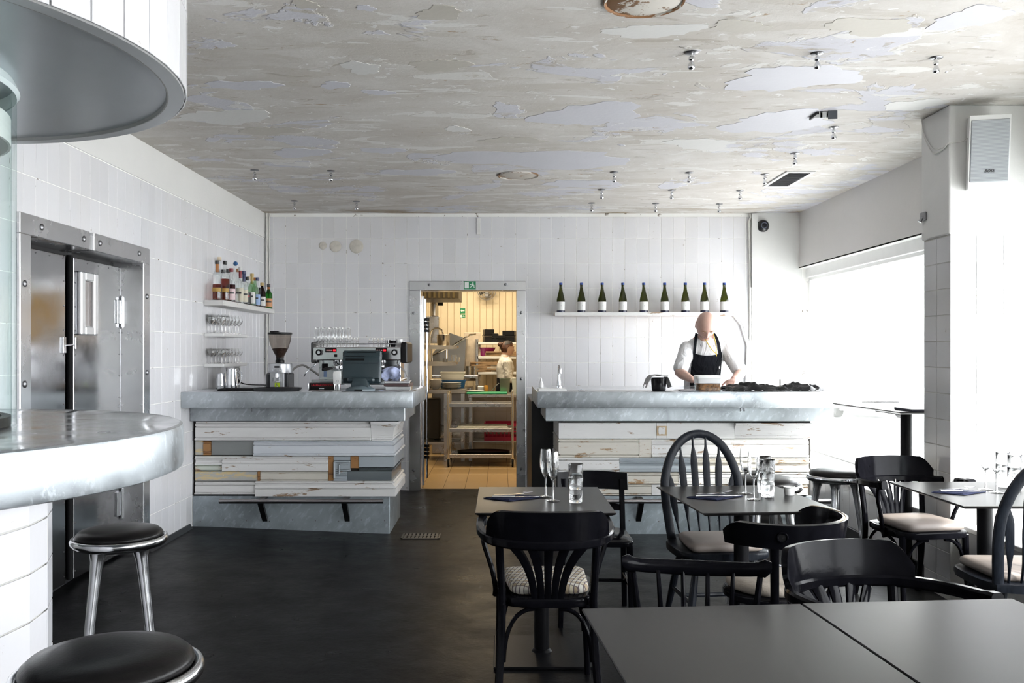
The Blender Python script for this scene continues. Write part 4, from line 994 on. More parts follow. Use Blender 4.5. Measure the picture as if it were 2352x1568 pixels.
pad('ribbed_cushion', 'cream ribbed cushion on the chair with the worn curved back', [(0.19*math.cos(2*PI*k/28), 0.19*math.sin(2*PI*k/28)) for k in range(28)], 0.455, 0.05, RIB, (1.15, 3.78), R(40))

# black leather bag slumped against the right bar
mb = MB(); rows = []
for j in range(10):
    v = j/9; rows.append([((0.19-0.05*v+0.02*math.sin(5*v))*math.cos(2*PI*i/24)*(1+0.09*math.sin(5*2*PI*i/24+j)), (0.11-0.05*v)*math.sin(2*PI*i/24)*(1+0.12*math.sin(4*2*PI*i/24+2*j)), 0.003+0.23*v+0.012*math.sin(3*2*PI*i/24)*v) for i in range(24)])
mb.ring(rows, True, False, True, True)
b = thing('leather_bag', 'slumped black leather bag on the floor beneath the right bar', 'bag', (1.98, 6.72, 0), R(8))
mb.build('bag_body', LEATHER, b, smooth=60)
mb = MB(); mb.tube(catm([(-0.1, 0.0, 0.235), (-0.08, -0.06, 0.29), (0.02, -0.10, 0.25), (0.10, -0.03, 0.235)], 5), 0.008, 6); mb.build('strap', LEATHER, b)

# ------------------------------------------------------------------ table settings
def make_flute():
    t = thing('champagne_flute', 'f', 'glass')
    mb = MB(); mb.lathe([(0.0, 0.098), (0.010, 0.101), (0.020, 0.118), (0.0265, 0.145), (0.028, 0.172), (0.0265, 0.20), (0.0235, 0.232), (0.0226, 0.232), (0.0256, 0.20), (0.0271, 0.172), (0.0255, 0.145), (0.0188, 0.119), (0.008, 0.1045), (0.0, 0.103)], 24); mb.build('bowl', GLASS, t, smooth=60)
    mb = MB(); mb.lathe([(0.0062, 0.006), (0.0042, 0.02), (0.0036, 0.06), (0.0048, 0.092), (0.009, 0.1005)], 14); mb.build('stem', GLASS, t, smooth=60)
    mb = MB(); mb.lathe([(0.0, 0.0), (0.034, 0.0), (0.034, 0.0015), (0.018, 0.004), (0.006, 0.0075), (0.0, 0.0078)], 28); mb.build('foot', GLASS, t, smooth=60)
    return t
def make_tumbler():
    t = thing('water_tumbler', 't', 'glass')
    mb = MB(); mb.lathe([(0.0288, 0.0005), (0.0305, 0.004), (0.033, 0.06), (0.035, 0.117), (0.0345, 0.118), (0.0335, 0.117), (0.0315, 0.06), (0.0292, 0.0155), (0.0290, 0.004), (0.0288, 0.0005)], 28); mb.build('wall', GLASS, t, smooth=60)
    mb = MB(); mb.lathe([(0, 0.0015), (0.027, 0.0), (0.0297, 0.003), (0.0287, 0.014), (0.02, 0.013), (0, 0.012)], 28); mb.build('thick_base', GLASS, t, smooth=60)
    return t
FL = make_flute(); TU = make_tumbler(); used = set()
def put(proto, x, y, z, label, rz=0, group=None, sc=None):
    if proto.name not in used:
        used.add(proto.name); proto.location = (x, y, z); proto.rotation_euler = (0, 0, rz); proto['label'] = label
        if group: proto['group'] = group
        if sc: proto.scale = (sc,)*3
        return proto
    return dup(proto, (x, y, z), rz, label, group, sc)
def spot(px, py): q = on(px, py, TH+0.001); return q.x, q.y
G1 = 'champagne flutes on the tables'; G2 = 'stacked water tumblers on the tables'
for px, py, lb_ in ((1253, 1141, 'left champagne flute on the table by the doorway'), (1270, 1150, 'right champagne flute on the table by the doorway'),
                    (1712, 1133, 'left champagne flute on the middle table'), (1731, 1147, 'right champagne flute on the middle table'),
                    (2264, 1124, 'left champagne flute on the table by the pillar'), (2289, 1131, 'right champagne flute on the table by the pillar')):
    x, y = spot(px, py); put(FL, x, y, TH+0.001, lb_, 0, G1)
for px, py, lb_ in ((1322, 1154, 'doorway table'), (1754, 1131, 'middle table, behind the other pair'), (1763, 1141, 'middle table, before the other pair'), (2303, 1118, 'pillar table, behind the other pair'), (2331, 1126, 'pillar table, before the other pair')):
    x, y = spot(px, py); put(TU, x, y, TH+0.001, 'lower tumbler of the stacked pair on the '+lb_, 0, G2); put(TU, x+0.001, y, TH+0.064, 'upper tumbler of the stacked pair on the '+lb_, 0.3, G2)
def fork(t, M):
    mb = MB()
    def f(u, v):
        y = -0.095+0.19*u; w = 0.0045 if u < 0.55 else 0.0035+0.009*min(1, (u-0.55)/0.15)
        if u < 0.1: w = 0.006
        if u > 0.72: w = 0.0125
        return ((2*v-1)*w, y, 0.004+0.016*max(0, (u-0.5))*2*(1.2-u)+0.003*(1-u))
    mb.slab(lambda v, u: f(u*0.78, v), 4, 18, 0.0022)
    for k in range(4):
        x = (k-1.5)*0.0068; mb.tube([(x, 0.05, 0.0145), (x, 0.07, 0.013), (x, 0.095, 0.017)], [0.0019, 0.0018, 0.001], 5)
    return mb
def place_setting(px, py, rz, where):
    x, y = spot(px, py); z = TH+0.001
    poly = [(-0.14, -0.015), (-0.02, -0.10), (0.145, 0.005), (0.01, 0.095)]
    mb = MB(); mb.prism(poly, 0.0, 0.004, 0.001); mb.prism([(-0.13, -0.012), (-0.02, -0.088), (0.135, 0.006), (0.03, 0.05)], 0.004, 0.0065, 0.0008)
    n = mb.build('paper_napkin', NAVY, None, (x, y, z), (0, 0, rz)); tag(n, 'folded navy napkin under cutlery on the '+where, 'napkin', 'navy napkins')
    mb = fork(None, ALU); o = mb.build('fork', ALU, None, (x+0.005, y+0.022, z+0.0068), (0, 0, rz-R(82))); tag(o, 'steel fork on the navy napkin of the '+where, 'fork', 'forks')
    mb = MB()
    mb.tube([(0, -0.11, 0.0035), (0, -0.03, 0.0035), (0, 0.0, 0.003)], [0.0050, 0.0042, 0.0035], 8)
    mb.prism([(-0.0035, 0.0), (0.0035, 0.0), (0.009, 0.03), (0.009, 0.08), (0.003, 0.115), (-0.0045, 0.10), (-0.0045, 0.02)], 0.001, 0.003, 0.0004)
    o = mb.build('knife', ALU, None, (x+0.012, y-0.022, z+0.0068), (0, 0, rz-R(88))); tag(o, 'steel knife on the navy napkin of the '+where, 'knife', 'knives')
place_setting(1177, 1143, R(2), 'doorway table'); place_setting(1640, 1141, R(5), 'middle table'); place_setting(2200, 1130, R(0), 'table by the pillar')
x, y = spot(1813, 1136)
mb = MB(); n = 30; pr = [(0, 0.0), (0.022, 0.0), (0.0235, 0.003), (0.0265, 0.034), (0.0285, 0.036), (0.0285, 0.041), (0.0262, 0.041), (0.0225, 0.006), (0, 0.005)]
rows = [[(r*(1+(0.018 if (i % 2 and 1 < j < 4) else 0))*math.cos(2*PI*i/60), r*(1+(0.018 if (i % 2 and 1 < j < 4) else 0))*math.sin(2*PI*i/60), z) for i in range(60)] for j, (r, z) in enumerate(pr)]
mb.ring(rows); tag(mb.build('ramekin', CERAMIC, None, (x, y, TH+0.001)), 'small white fluted ramekin on the middle table', 'ramekin')
# menus lying on the tall bar table
mb = MB(); mb.box(-0.15, 0.15, -0.11, 0.11, 0, 0.016, 0.003); mb.box(-0.14, 0.14, -0.10, 0.112, 0.004, 0.012)
q = (2.70, 5.68); tag(mb.build('menu_folder', mat('dark_menu_cover', (0.02, 0.02, 0.04), 0.3), None, (q[0], q[1], 1.0705), (0, 0, R(4))), 'dark menu folder lying on the tall bar table', 'menu')
# ------------------------------------------------------------------ kitchen behind the doorway
KW = mat('warm_panel_paint', (0.72, 0.62, 0.45), 0.5, vary=0.04)
KY0, KY1, KX0, KX1 = YB+0.22, 13.85, -2.6, 1.7
mb = MB(); mb.box(KX0-0.1, KX1+0.1, KY1, KY1+0.15, -0.05, 3.0); kwall = struct(mb.build('wall_kitchen_back', mat('panel_groove_shadow', (0.58, 0.48, 0.33), 0.7), smooth=0))
pm = MB(); k = 0; pme = None
pb = MB(); pb.box(-0.047, 0.047, -0.012, 0, 0.02, 2.88, 0.004); pme = pb.mesh('panel', KW)
for k in range(34):
    o = D.objects.new('panel', pme); COL.objects.link(o); o.parent = kwall; o.location = (-1.75+0.1*k, KY1, 0)
mb = MB(); mb.box(KX0-0.1, KX0, KY0, KY1, -0.05, 3.0); struct(mb.build('wall_kitchen_left', KW, smooth=0))
mb = MB(); mb.box(KX1, KX1+0.1, KY0, KY1, -0.05, 3.0); struct(mb.build('wall_kitchen_right', KW, smooth=0))
mb = MB(); mb.box(KX0-0.1, KX1+0.1, KY0, KY1+0.15, 2.9, 3.0); struct(mb.build('ceiling_kitchen', WHITE_P, smooth=0))
mb = MB(); mb.box(KX0-0.1, KX1+0.1, 9.42, KY1+0.1, -0.2, -0.006)
kf = struct(mb.build('floor_kitchen', mat('dark_floor_grout', (0.10, 0.07, 0.04), 0.8), smooth=0))
KT = m_tile('ochre_floor_tile', (0.50, 0.34, 0.16), 0.3)
mb = MB(); mb.box(-0.113, 0.113, -0.27, 0.27, -0.006, 0.0, 0.002); tm = mb.mesh('tile', KT)
for i in range(-8, 8):
    for j in range(8):
        o = D.objects.new('tile', tm); COL.objects.link(o); o.parent = kf; o.location = (i*0.23-0.02, 9.62+0.27+0.546*j-0.2, -0.0004)
# low tiled partition
mb = MB(); mb.box(-0.36, KX1, 12.4, 12.5, 0, 0.86); pw = struct(mb.build('wall_kitchen_low', GROUT2, smooth=0))
lay_tiles(pw, grid_rects([-0.355+0.152*k for k in range(14)], [0.005+0.152*k for k in range(6)]+[0.86]), lambda u, z: ((u, 12.4, z), 0), TILE)
s = exit_sign(None, *(lambda q: (q.x, q.z))(at(1062.5, 713.5, KY1-0.013)), KY1-0.013, 0.083, 0.083, True, 'arrow_sign'); tag(s, 'green arrow exit sign on the warm kitchen wall', 'sign')
s = exit_sign(None, *(lambda q: (q.x, q.z))(at(1062.5, 726, KY1-0.013)), KY1-0.013, 0.083, 0.05); tag(s, 'small green running-man sign under the arrow on kitchen wall', 'sign')

# swing leaf standing open against the kitchen side, seen edge-on
t = struct(D.objects.new('door_3', None)); COL.objects.link(t); t.location = (-0.797, KY0+0.02, 0); t.rotation_euler = (0, 0, R(10))
mb = MB(); mb.box(-0.022, 0.004, 0.0, 0.86, 0.02, 2.03, 0.004); mb.build('door_leaf', STEEL_D, t)
mb = MB(); mb.tube([(0.03, 0.01, 0.1), (0.03, 0.01, 1.72), (0.012, 0.01, 1.80), (0.012, 0.01, 2.0)], 0.012, 8); mb.build('hinge_rod', CHROME, t)
for z in (0.38, 1.72):
    for k in range(4):
        mb = MB(); mb.cyl((0.03, 0.004, z-0.075+0.04*k), (0.03, 0.004, z-0.045+0.04*k), 0.026, n=12); mb.build('hinge_block', BLACKP, t)
mb = MB(); mb.box(0.004, 0.014, 0.20, 0.62, 0.62, 1.03, 0.003); mb.build('kick_sheet', ZINC_PL, t)

# trolley
STK = m_steel('kitchen_steel', (0.46, 0.44, 0.41), 0.28)
t = thing('kitchen_trolley', 'chrome three tier trolley on castors standing in the kitchen doorway', 'trolley', (-0.235, 11.43, 0))
for sx in (-1, 1):
    for y in (-0.22, 0.24):
        mb = MB(); mb.cyl((sx*0.40, y, 0.10), (sx*0.40, y, 0.90), 0.0135, n=12); mb.build('post', CHROME, t)
        c = MB(); c.cyl((sx*0.40, y, 0.075), (sx*0.40, y, 0.115), 0.02, n=12); c.box(sx*0.40-0.022, sx*0.40-0.016, y-0.05, y+0.015, 0.03, 0.09); c.box(sx*0.40+0.016, sx*0.40+0.022, y-0.05, y+0.015, 0.03, 0.09); fo = c.build('castor_fork', CHROME, t)
        c = MB(); c.lathe([(0.0, -0.013), (0.036, -0.013), (0.05, -0.009), (0.05, 0.009), (0.036, 0.013), (0, 0.013)], 24, M=Matrix.Translation((sx*0.40, y-0.03, 0.05)) @ Matrix.Rotation(R(90), 4, 'Y')); c.build('wheel', RUBBER, fo)
    mb = MB(); mb.tube(catm([(sx*0.40, -0.22, 0.89), (sx*0.40, -0.21, 0.925), (sx*0.40, -0.17, 0.94), (sx*0.40, 0.19, 0.94), (sx*0.40, 0.23, 0.925), (sx*0.40, 0.24, 0.89)], 4), 0.0135, 10); mb.build('handle', CHROME, t)
for z in (0.755, 0.445, 0.12):
    mb = MB(); mb.box(-0.39, 0.39, -0.22, 0.24, z, z+0.014, 0.003); mb.box(-0.39, 0.39, -0.225, -0.215, z-0.012, z+0.036, 0.002); mb.box(-0.39, 0.39, 0.235, 0.245, z-0.012, z+0.036, 0.002); mb.build('shelf', STK, t)
def loose(name, label, cat, mbx, m, loc=(0,0,0), rz=0, group=None, sm=35):
    o = mbx.build(name, m, None, loc, (0, 0, rz), sm); return tag(o, label, cat, group)
BOARD = mat('pale_cutting_board', (0.62, 0.63, 0.55), 0.4)
for k in range(3):
    mb = MB(); mb.box(-0.33+0.012*k, 0.33-0.008*k, -0.16, 0.17, 0, 0.014, 0.005); loose('cutting_board', ('pale board at the bottom of the stack on the middle trolley shelf', 'pale board inside the stack on the middle trolley shelf', 'pale board topping the stack on the middle trolley shelf')[k], 'board', mb, BOARD, (-0.215, 11.42, 0.4595+0.0145*k), 0, 'boards on the trolley')
for k in range(3):
    mb = MB(); mb.lathe([(0, 0), (0.235, 0), (0.25, 0.012), (0.245, 0.014), (0.23, 0.004), (0, 0.004)], 36); o = loose('round_tray', ('lowest black round tray on the bottom trolley shelf', 'middle black round tray on the bottom trolley shelf', 'top black round tray on the bottom trolley shelf')[k], 'tray', mb, BLACKP, (-0.20, 11.435, 0.1345+0.015*k), 0, 'black trays on the trolley'); o.scale = (1.35, 0.82, 1)

# steel prep counter with its load
t = thing('prep_counter', 'steel kitchen counter carrying the green cutting board', 'counter', (0.30, 12.08, 0))
mb = MB(); mb.box(-0.72, 1.0, -0.32, 0.30, 0.835, 0.875, 0.004); mb.build('counter_top', STK, t)
for x in (-0.68, 0.96):
    for y in (-0.28, 0.26): mb = MB(); mb.box(x-0.022, x+0.022, y-0.022, y+0.022, 0, 0.835, 0.003); mb.build('leg', STK, t)
mb = MB(); mb.box(-0.65, 0.94, -0.26, 0.26, 0.24, 0.265, 0.003); mb.build('under_shelf', STK, t)
mb = MB(); mb.box(-0.27, 0.27, -0.16, 0.16, 0, 0.02, 0.005); loose('cutting_board', 'bright green cutting board on the kitchen counter', 'board', mb, mat('green_board', (0.03, 0.36, 0.17), 0.4), (-0.165, 11.96, 0.8755))
PLATE = [(0, 0), (0.07, 0), (0.075, 0.006), (0.125, 0.018), (0.127, 0.021), (0.12, 0.021), (0.07, 0.008), (0, 0.007)]
for k in range(2):
    mb = MB(); mb.lathe(PLATE, 30); loose('plate', ('lower white plate at the left end of the steel counter', 'upper white plate at the left end of the steel counter')[k], 'plate', mb, CERAMIC, (-0.33, 12.13, 0.876+0.014*k), 0, 'plates on the steel counter')
mb = MB(); mb.box(-0.05, 0.05, -0.04, 0.04, 0.0, 0.09, 0.012); loose('steel_box', 'small steel container beside the orange jar on the counter', 'container', mb, STK, (-0.255, 12.33, 0.876))
mb = MB(); mb.lathe([(0, 0), (0.03, 0), (0.032, 0.01), (0.032, 0.08), (0.024, 0.092), (0.024, 0.10), (0, 0.10)], 20); loose('spice_jar', 'small orange jar at the back of the steel counter', 'jar', mb, mat('orange_jar', (0.62, 0.30, 0.04), 0.3), (-0.185, 12.33, 0.876))
mb = MB(); mb.box(-0.11, 0.11, -0.07, 0.07, 0, 0.012, 0.003); mb.tube([(-0.08, 0, 0.012), (-0.02, 0, 0.09), (0.03, 0.0, 0.13)], 0.006, 6); loose('slicer', 'metal tray with a raised bar behind the green board', 'kitchen tool', mb, STK, (-0.035, 12.27, 0.876))
for i, (x, y, w, h, m) in enumerate(((0.075, 12.2, 0.083, 0.20, mat('tinted_steel_bin', (0.30, 0.30, 0.20), 0.2, 0.9)), (0.240, 12.16, 0.083, 0.20, mat('pale_bin', (0.66, 0.66, 0.62), 0.35)))):
    mb = MB(); a, b = w*0.82, w*0.70
    rr = [[(-s*q, -s*0.8*q2, z), (s*q, -s*0.8*q2, z), (s*q, s*0.8*q2, z), (-s*q, s*0.8*q2, z)] for s, z, q, q2 in ((w*.72, 0, 1, 1), (w*.85, h-0.012, 1, 1), (w*.9, h-0.01, 1, 1), (w*.9, h, 1, 1), (w*.83, h, 1, 1), (w*.70, 0.006, 1, 1))]
    mb.ring(rr, True, False, True, True); loose('food_bin', ('greenish steel food bin in front of the woman', 'pale food bin at the right edge of the doorway')[i], 'bin', mb, m, (x, y, 0.876), 0, 'food bins')
# magenta crate below the counter
t = thing('plastic_crate', 'magenta plastic crate under the steel kitchen counter', 'crate', (0.10, 12.0, 0.2655)); MAG = mat('magenta_plastic', (0.42, 0.01, 0.08), 0.4)
def crate_side(x0, x1, y0, y1):
    mb = MB(); n = max(3, int(round(max(x1-x0, y1-y0)/0.055)))
    for z0, z1 in ((0, 0.05), (0.11, 0.13), (0.19, 0.23)): mb.box(x0, x1, y0, y1, z0, z1)
    for k in range(n+1):
        u = k/n
        if x1-x0 > y1-y0: c = x0+(x1-x0)*u; mb.box(max(x0, c-0.008), min(x1, c+0.008), y0+0.001, y1-0.001, 0.0, 0.22)
        else: c = y0+(y1-y0)*u; mb.box(x0+0.001, x1-0.001, max(y0, c-0.008), min(y1, c+0.008), 0.0, 0.22)
    return mb
for x0, x1, y0, y1 in ((-0.30, 0.30, -0.2, -0.185), (-0.30, 0.30, 0.185, 0.2), (-0.30, -0.285, -0.185, 0.185), (0.285, 0.30, -0.185, 0.185)):
    o = crate_side(x0, x1, y0, y1).build('crate_side', MAG, t); o['kind'] = 'stuff'
mb = MB(); mb.box(-0.29, 0.29, -0.19, 0.19, 0, 0.012); mb.build('crate_floor', MAG, t)

# storage rack with its goods
t = thing('storage_rack', 'white kitchen rack with bowls and trays behind the woman', 'rack', (0.33, 13.45, 0))
for x in (-0.66, 0.66):
    for y in (-0.2, 0.2): mb = MB(); mb.box(x-0.02, x+0.02, y-0.02, y+0.02, 0, 1.62, 0.003); mb.build('post', STK, t)
RZ = (1.575, 1.365, 1.135, 0.72)
for z in RZ: mb = MB(); mb.box(-0.66, 0.66, -0.22, 0.22, z-0.035, z, 0.003); mb.build('shelf', WHITE_P, t)
BB = mat('black_food_box', (0.008, 0.008, 0.009), 0.35, spec=0.2)
for i, (px, w, h, rot) in enumerate(((1122, 0.15, 0.19, 10), (1138, 0.09, 0.13, -4), (1150, 0.14, 0.10, 3), (1170, 0.19, 0.17, -12))):
    mb = MB(); mb.box(-w/2, w/2, -0.09, 0.09, 0, h*0.45, 0.006); mb.box(-w/2-0.006, w/2+0.006, -0.096, 0.096, h*0.47, h*0.55, 0.004); mb.box(-w/2*0.96, w/2*0.96, -0.086, 0.086, h*0.56, h, 0.006)
    loose('black_box', ('tall black food box at the left of the rack top', 'narrow black food box on the rack top', 'low black food box on the rack top', 'wide black food box at the right of the rack top')[i], 'box', mb, BB, ((px-1147)*13.42/FPX, 13.42, 1.576), R(rot), 'black boxes on the rack top')
mb = MB(); mb.lathe([(0, 0), (0.09, 0), (0.10, 0.01), (0.165, 0.125), (0.17, 0.13), (0.163, 0.13), (0.095, 0.014), (0, 0.01)], 32); loose('mixing_bowl', 'magenta mixing bowl on the kitchen rack', 'bowl', mb, mat('magenta_bowl', (0.40, 0.03, 0.24), 0.35), (-0.22, 13.42, 1.366))
CARD = mat('brown_card', (0.34, 0.22, 0.12), 0.8, vary=0.2, vscale=14); CARD2 = mat('pale_card', (0.55, 0.47, 0.38), 0.8, vary=0.15, vscale=14)
for (x, z, w, n, m, nm) in ((-0.23, 1.136, 0.20, 6, CARD, 'left'), (-0.015, 1.136, 0.17, 5, CARD2, 'right'), (0.05, 1.366, 0.26, 3, CARD, 'upper')):
    for k in range(n):
        mb = MB(); mb.box(-w, w, -0.13, 0.13, 0, 0.024, 0.003)
        loose('flat_tray', 'flat %s tray in the %s pile on the rack, %s' % ('pale' if m is CARD2 else 'brown', nm, 'topmost' if k == n-1 else ['lowest', 'second from bottom', 'third from bottom', 'fourth from bottom', 'fifth from bottom'][k]), 'tray', mb, m, (x+rnd.uniform(-.008, .008), 13.36, z+0.0001+0.0248*k), R(rnd.uniform(-3, 3)), 'flat trays on the rack')

# dish table with bowls, plates and tubs
t = thing('dish_table', 'wooden edged steel dish table at the left of the kitchen', 'table', (-0.86, 12.05, 0))
mb = MB(); mb.box(-0.75, 0.42, -0.35, 0.35, 0.89, 0.945, 0.005); mb.build('table_top', m_steel('warm_steel', (0.42, 0.36, 0.28), 0.3), t)
for x in (-0.7, 0.16, 0.38):
    for y in (-0.3, 0.3): mb = MB(); mb.box(x-0.025, x+0.025, y-0.025, y+0.025, 0, 0.89, 0.003); mb.build('leg', STK, t)
mb = MB(); mb.box(-0.72, 0.40, -0.30, 0.30, 0.22, 0.25, 0.003); mb.build('under_shelf', STK, t)
mb = MB(); mb.box(-0.74, 0.05, 0.05, 0.33, 0.26, 0.80, 0.01); mb.build('dark_cabinet', mat('dark_cabinet', (0.03, 0.028, 0.025), 0.5), t)
BOWL = [(0, 0), (0.04, 0), (0.045, 0.006), (0.085, 0.045), (0.087, 0.047), (0.08, 0.047), (0.04, 0.010), (0, 0.009)]
for k in range(5):
    mb = MB(); mb.lathe(BOWL, 26); loose('bowl', 'white bowl in the stack on the dish table, '+['bottom one', 'second one', 'middle one', 'fourth one', 'top one'][k], 'bowl', mb, CERAMIC, (-0.84, 11.82, 0.9455+0.019*k), 0, 'bowl stack')
for k in range(6):
    mb = MB(); mb.lathe(PLATE, 30); loose('plate', 'white plate in the pile on the dish table, '+['bottom one', 'second one', 'third one', 'fourth one', 'fifth one', 'top one'][k], 'plate', mb, CERAMIC, (-0.635+0.006*(k % 2), 11.84, 0.9455+0.0125*k), 0, 'plate pile')
def tub(w, d, h, m, name, label, loc, rz=0):
    mb = MB(); rr = [[(-w*s, -d*s, z), (w*s, -d*s, z), (w*s, d*s, z), (-w*s, d*s, z)] for s, z in ((.9, 0), (1, h-0.02), (1.05, h-0.018), (1.05, h), (.97, h), (.87, 0.006))]
    mb.ring(rr, True, False, True, True); return loose(name, label, 'tub', mb, m, loc, rz)
tub(0.17, 0.13, 0.11, mat('blue_plastic', (0.02, 0.10, 0.26), 0.4), 'blue_tub', 'blue plastic tub behind the plates on the dish table', (-0.63, 12.15, 0.9455))
tub(0.16, 0.12, 0.105, mat('off_white_plastic', (0.68, 0.66, 0.60), 0.4), 'white_tub', 'off-white plastic tub stacked in the blue tub', (-0.63, 12.15, 1.058))
# two wall shelves and what is on them
for z, px, nm in ((1.515, 1050, 'upper'), (1.305, 1048, 'lower')):
    x1 = (px-1147)*11.35/FPX; t = thing('wall_shelf', nm+' brown steel shelf on the left kitchen wall', 'shelf', (x1, 11.6, z))
    mb = MB(); mb.prism([(-1.1, -0.24), (-0.02, -0.24), (0.0, -0.2), (0.0, 0.2), (-1.1, 0.2)], -0.03, 0.0); mb.build('shelf_board', m_steel('brown_steel', (0.36, 0.29, 0.20), 0.35), t)
    mb = MB(); mb.faces([(-1.1, -0.245, 0.035), (0.0, -0.245, -0.005), (0.0, -0.245, -0.045), (-1.1, -0.245, -0.055), (-1.1, -0.238, 0.035), (0.0, -0.238, -0.005), (0.0, -0.238, -0.045), (-1.1, -0.238, -0.055)], [(0,1,2,3),(4,7,6,5),(0,4,5,1),(3,2,6,7),(1,5,6,2),(0,3,7,4)]); mb.build('front_lip', D.materials['brown_steel'], t)
    if nm == 'lower':
        for x in (-0.34, -0.14): mb = MB(); mb.cyl((x, 0.1, 0.0), (x, 0.1, 0.21-0.03), 0.014, n=10); mb.build('post', CHROME, t)
        for x in (-0.40,): mb = MB(); mb.cyl((x, 0.05, -0.03), (x, 0.05, -0.355), 0.016, n=10); mb.build('post', CHROME, t)
mb = MB(); mb.lathe([(0, 0), (0.075, 0), (0.08, 0.01), (0.085, 0.13), (0.09, 0.14), (0.083, 0.14), (0.075, 0.01), (0, 0.008)], 28); loose('steel_pot', 'steel pot standing on the upper kitchen shelf', 'pot', mb, ALU, (-0.72, 11.55, 1.516))
mb = MB(); mb.lathe([(0, 0), (0.05, 0), (0.055, 0.05), (0.05, 0.06), (0, 0.06)], 20); loose('small_tub', 'small pale tub inside the pot on the upper shelf', 'tub', mb, CERAMIC, (-0.70, 11.55, 1.6))
for i, (x, y, h, m) in enumerate(((-0.585, 11.55, 0.09, GLASS), (-0.545, 11.60, 0.06, GLASS), (-0.70, 11.6, 0.04, CERAMIC))):
    mb = MB(); mb.lathe([(0, 0), (0.03, 0), (0.034, h), (0.031, h), (0.028, 0.004), (0, 0.004)], 20); loose('kitchen_glass', ('tall glass on the lower kitchen shelf', 'short glass at the end of the lower kitchen shelf', 'low white cup on the lower kitchen shelf')[i], 'glass' if i < 2 else 'cup', mb, m, (x, y, 1.306))
# dishwasher with raised hood, duct and exhaust
t = thing('hood_dishwasher', 'grey steel dishwasher with sloped hood beside the rack', 'dishwasher', (-0.60, 12.95, 0))
mb = MB(); mb.prism([(-0.35, 1.10), (0.10, 1.10), (0.13, 1.62), (-0.10, 1.70), (-0.35, 1.40)], -0.3, 0.3, M=Matrix.Rotation(R(90), 4, 'X')); mb.build('hood', m_steel('grey_hood', (0.34, 0.34, 0.33), 0.35), t)
mb = MB(); mb.box(-0.35, 0.22, -0.32, 0.3, 0.0, 0.93, 0.005); mb.build('body', STK, t)
mb = MB(); mb.box(-0.35, 0.30, -0.34, 0.3, 1.06, 1.10, 0.004); mb.build('ledge', STK, t)
mb = MB(); mb.tube([(-0.35, -0.34, 1.38), (-0.05, -0.36, 1.52), (0.18, -0.36, 1.67), (0.27, -0.34, 1.68)], 0.014, 8); mb.build('lift_bar', CHROME, t)
for i, (x, h, r) in enumerate(((-0.86, 0.10, 0.03), (-0.52, 0.09, 0.035), (-0.43, 0.13, 0.04), (-0.35, 0.13, 0.035))):
    mb = MB(); mb.lathe([(0, 0), (r, 0), (r*1.02, h), (r*0.9, h), (r*.85, 0.005), (0, 0.005)], 18); loose('steel_cup', 'steel beaker on the dishwasher ledge, '+['leftmost', 'second from left', 'third from left', 'rightmost'][i]+' of four', 'beaker', mb, STK, (x, 12.75, 1.101), 0, 'beakers on the ledge')
mb = MB(); mb.box(-0.12, 0.12, -0.02, 0.02, 0, 0.72, 0.004); loose('splash_panel', 'cream splash panel left of the kitchen rack', 'panel', mb, CARD2, (-0.40, 13.3, 1.0))
t = thing('exhaust_duct', 'ribbed silver exhaust duct under the dark kitchen hood', 'duct', (-0.90, 12.4, 0))
pr = [(0.0, 1.92)]
for k in range(9): pr += [(0.062, 1.92+0.034*k), (0.058, 1.935+0.034*k)]
mb = MB(); mb.lathe(pr+[(0.06, 2.88), (0, 2.90)], 24); mb.build('pipe', ALU, t)
mb = MB(); mb.cyl((0.06, 0, 2.10), (0.12, 0, 2.10), 0.03); mb.build('damper', BLACKP, t)
mb = MB(); mb.box(-0.30, 0.07, -0.1, 0.1, 1.55, 1.92, 0.004); mb.build('duct_box', STK, t)
t = thing('extractor_hood', 'dark ribbed extractor hood at the top left of the kitchen', 'hood', (-0.85, 11.6, 0))
mb = MB(); mb.box(-0.9, 0.34, -0.35, 0.6, 2.105, 2.9); mb.build('canopy', mat('brown_hood', (0.06, 0.045, 0.025), 0.4, 0.5), t)
for k in range(10): mb = MB(); mb.box(-0.28+0.06*k, -0.25+0.06*k, -0.365, -0.35, 2.11, 2.3, 0.002); mb.build('rib', mat('hood_rib', (0.12, 0.09, 0.04), 0.4, 0.6), t)
t = thing('spray_faucet', 'arched chrome spray hose over the upper kitchen shelf', 'faucet', (-0.93, 11.95, 0.945))
mb = MB(); mb.tube(catm([(0, 0, 0), (0, 0, 0.5), (0.01, 0, 0.72), (0.07, -0.02, 0.80), (0.16, -0.05, 0.78), (0.19, -0.06, 0.70)], 8), 0.011, 8); mb.build('hose', CHROME, t)
mb = MB(); mb.lathe([(0.0, 0.0), (0.03, 0.0), (0.03, 0.05), (0.016, 0.06), (0, 0.06)], 16); mb.build('base', CHROME, t)
# caged fan high on the wall
t = thing('wall_fan', 'caged grey fan high above the kitchen rack', 'fan', tuple(at(1118, 668, 13.7)))
for r in (0.14, 0.10, 0.06): mb = MB(); mb.tube([(r*math.cos(2*PI*k/28), -0.04, r*math.sin(2*PI*k/28)) for k in range(28)], 0.005, 6, closed=True); mb.build('guard_ring', DULL, t)
mb = MB(); mb.cyl((0, -0.07, 0), (0, 0.05, 0), 0.04); mb.box(-0.03, 0.03, -0.05, 0.1, -0.09, -0.03, 0.004); mb.build('motor', DULL, t)
for k in range(4):
    a = k*PI/2+0.3; mb = MB(); mb.slab(lambda u, v: ((0.03+0.09*u)*math.cos(a+(v-.5)*0.7), -0.02+(v-.5)*0.03, (0.03+0.09*u)*math.sin(a+(v-.5)*0.7)), 4, 3, 0.003); mb.build('blade', DULL, t)
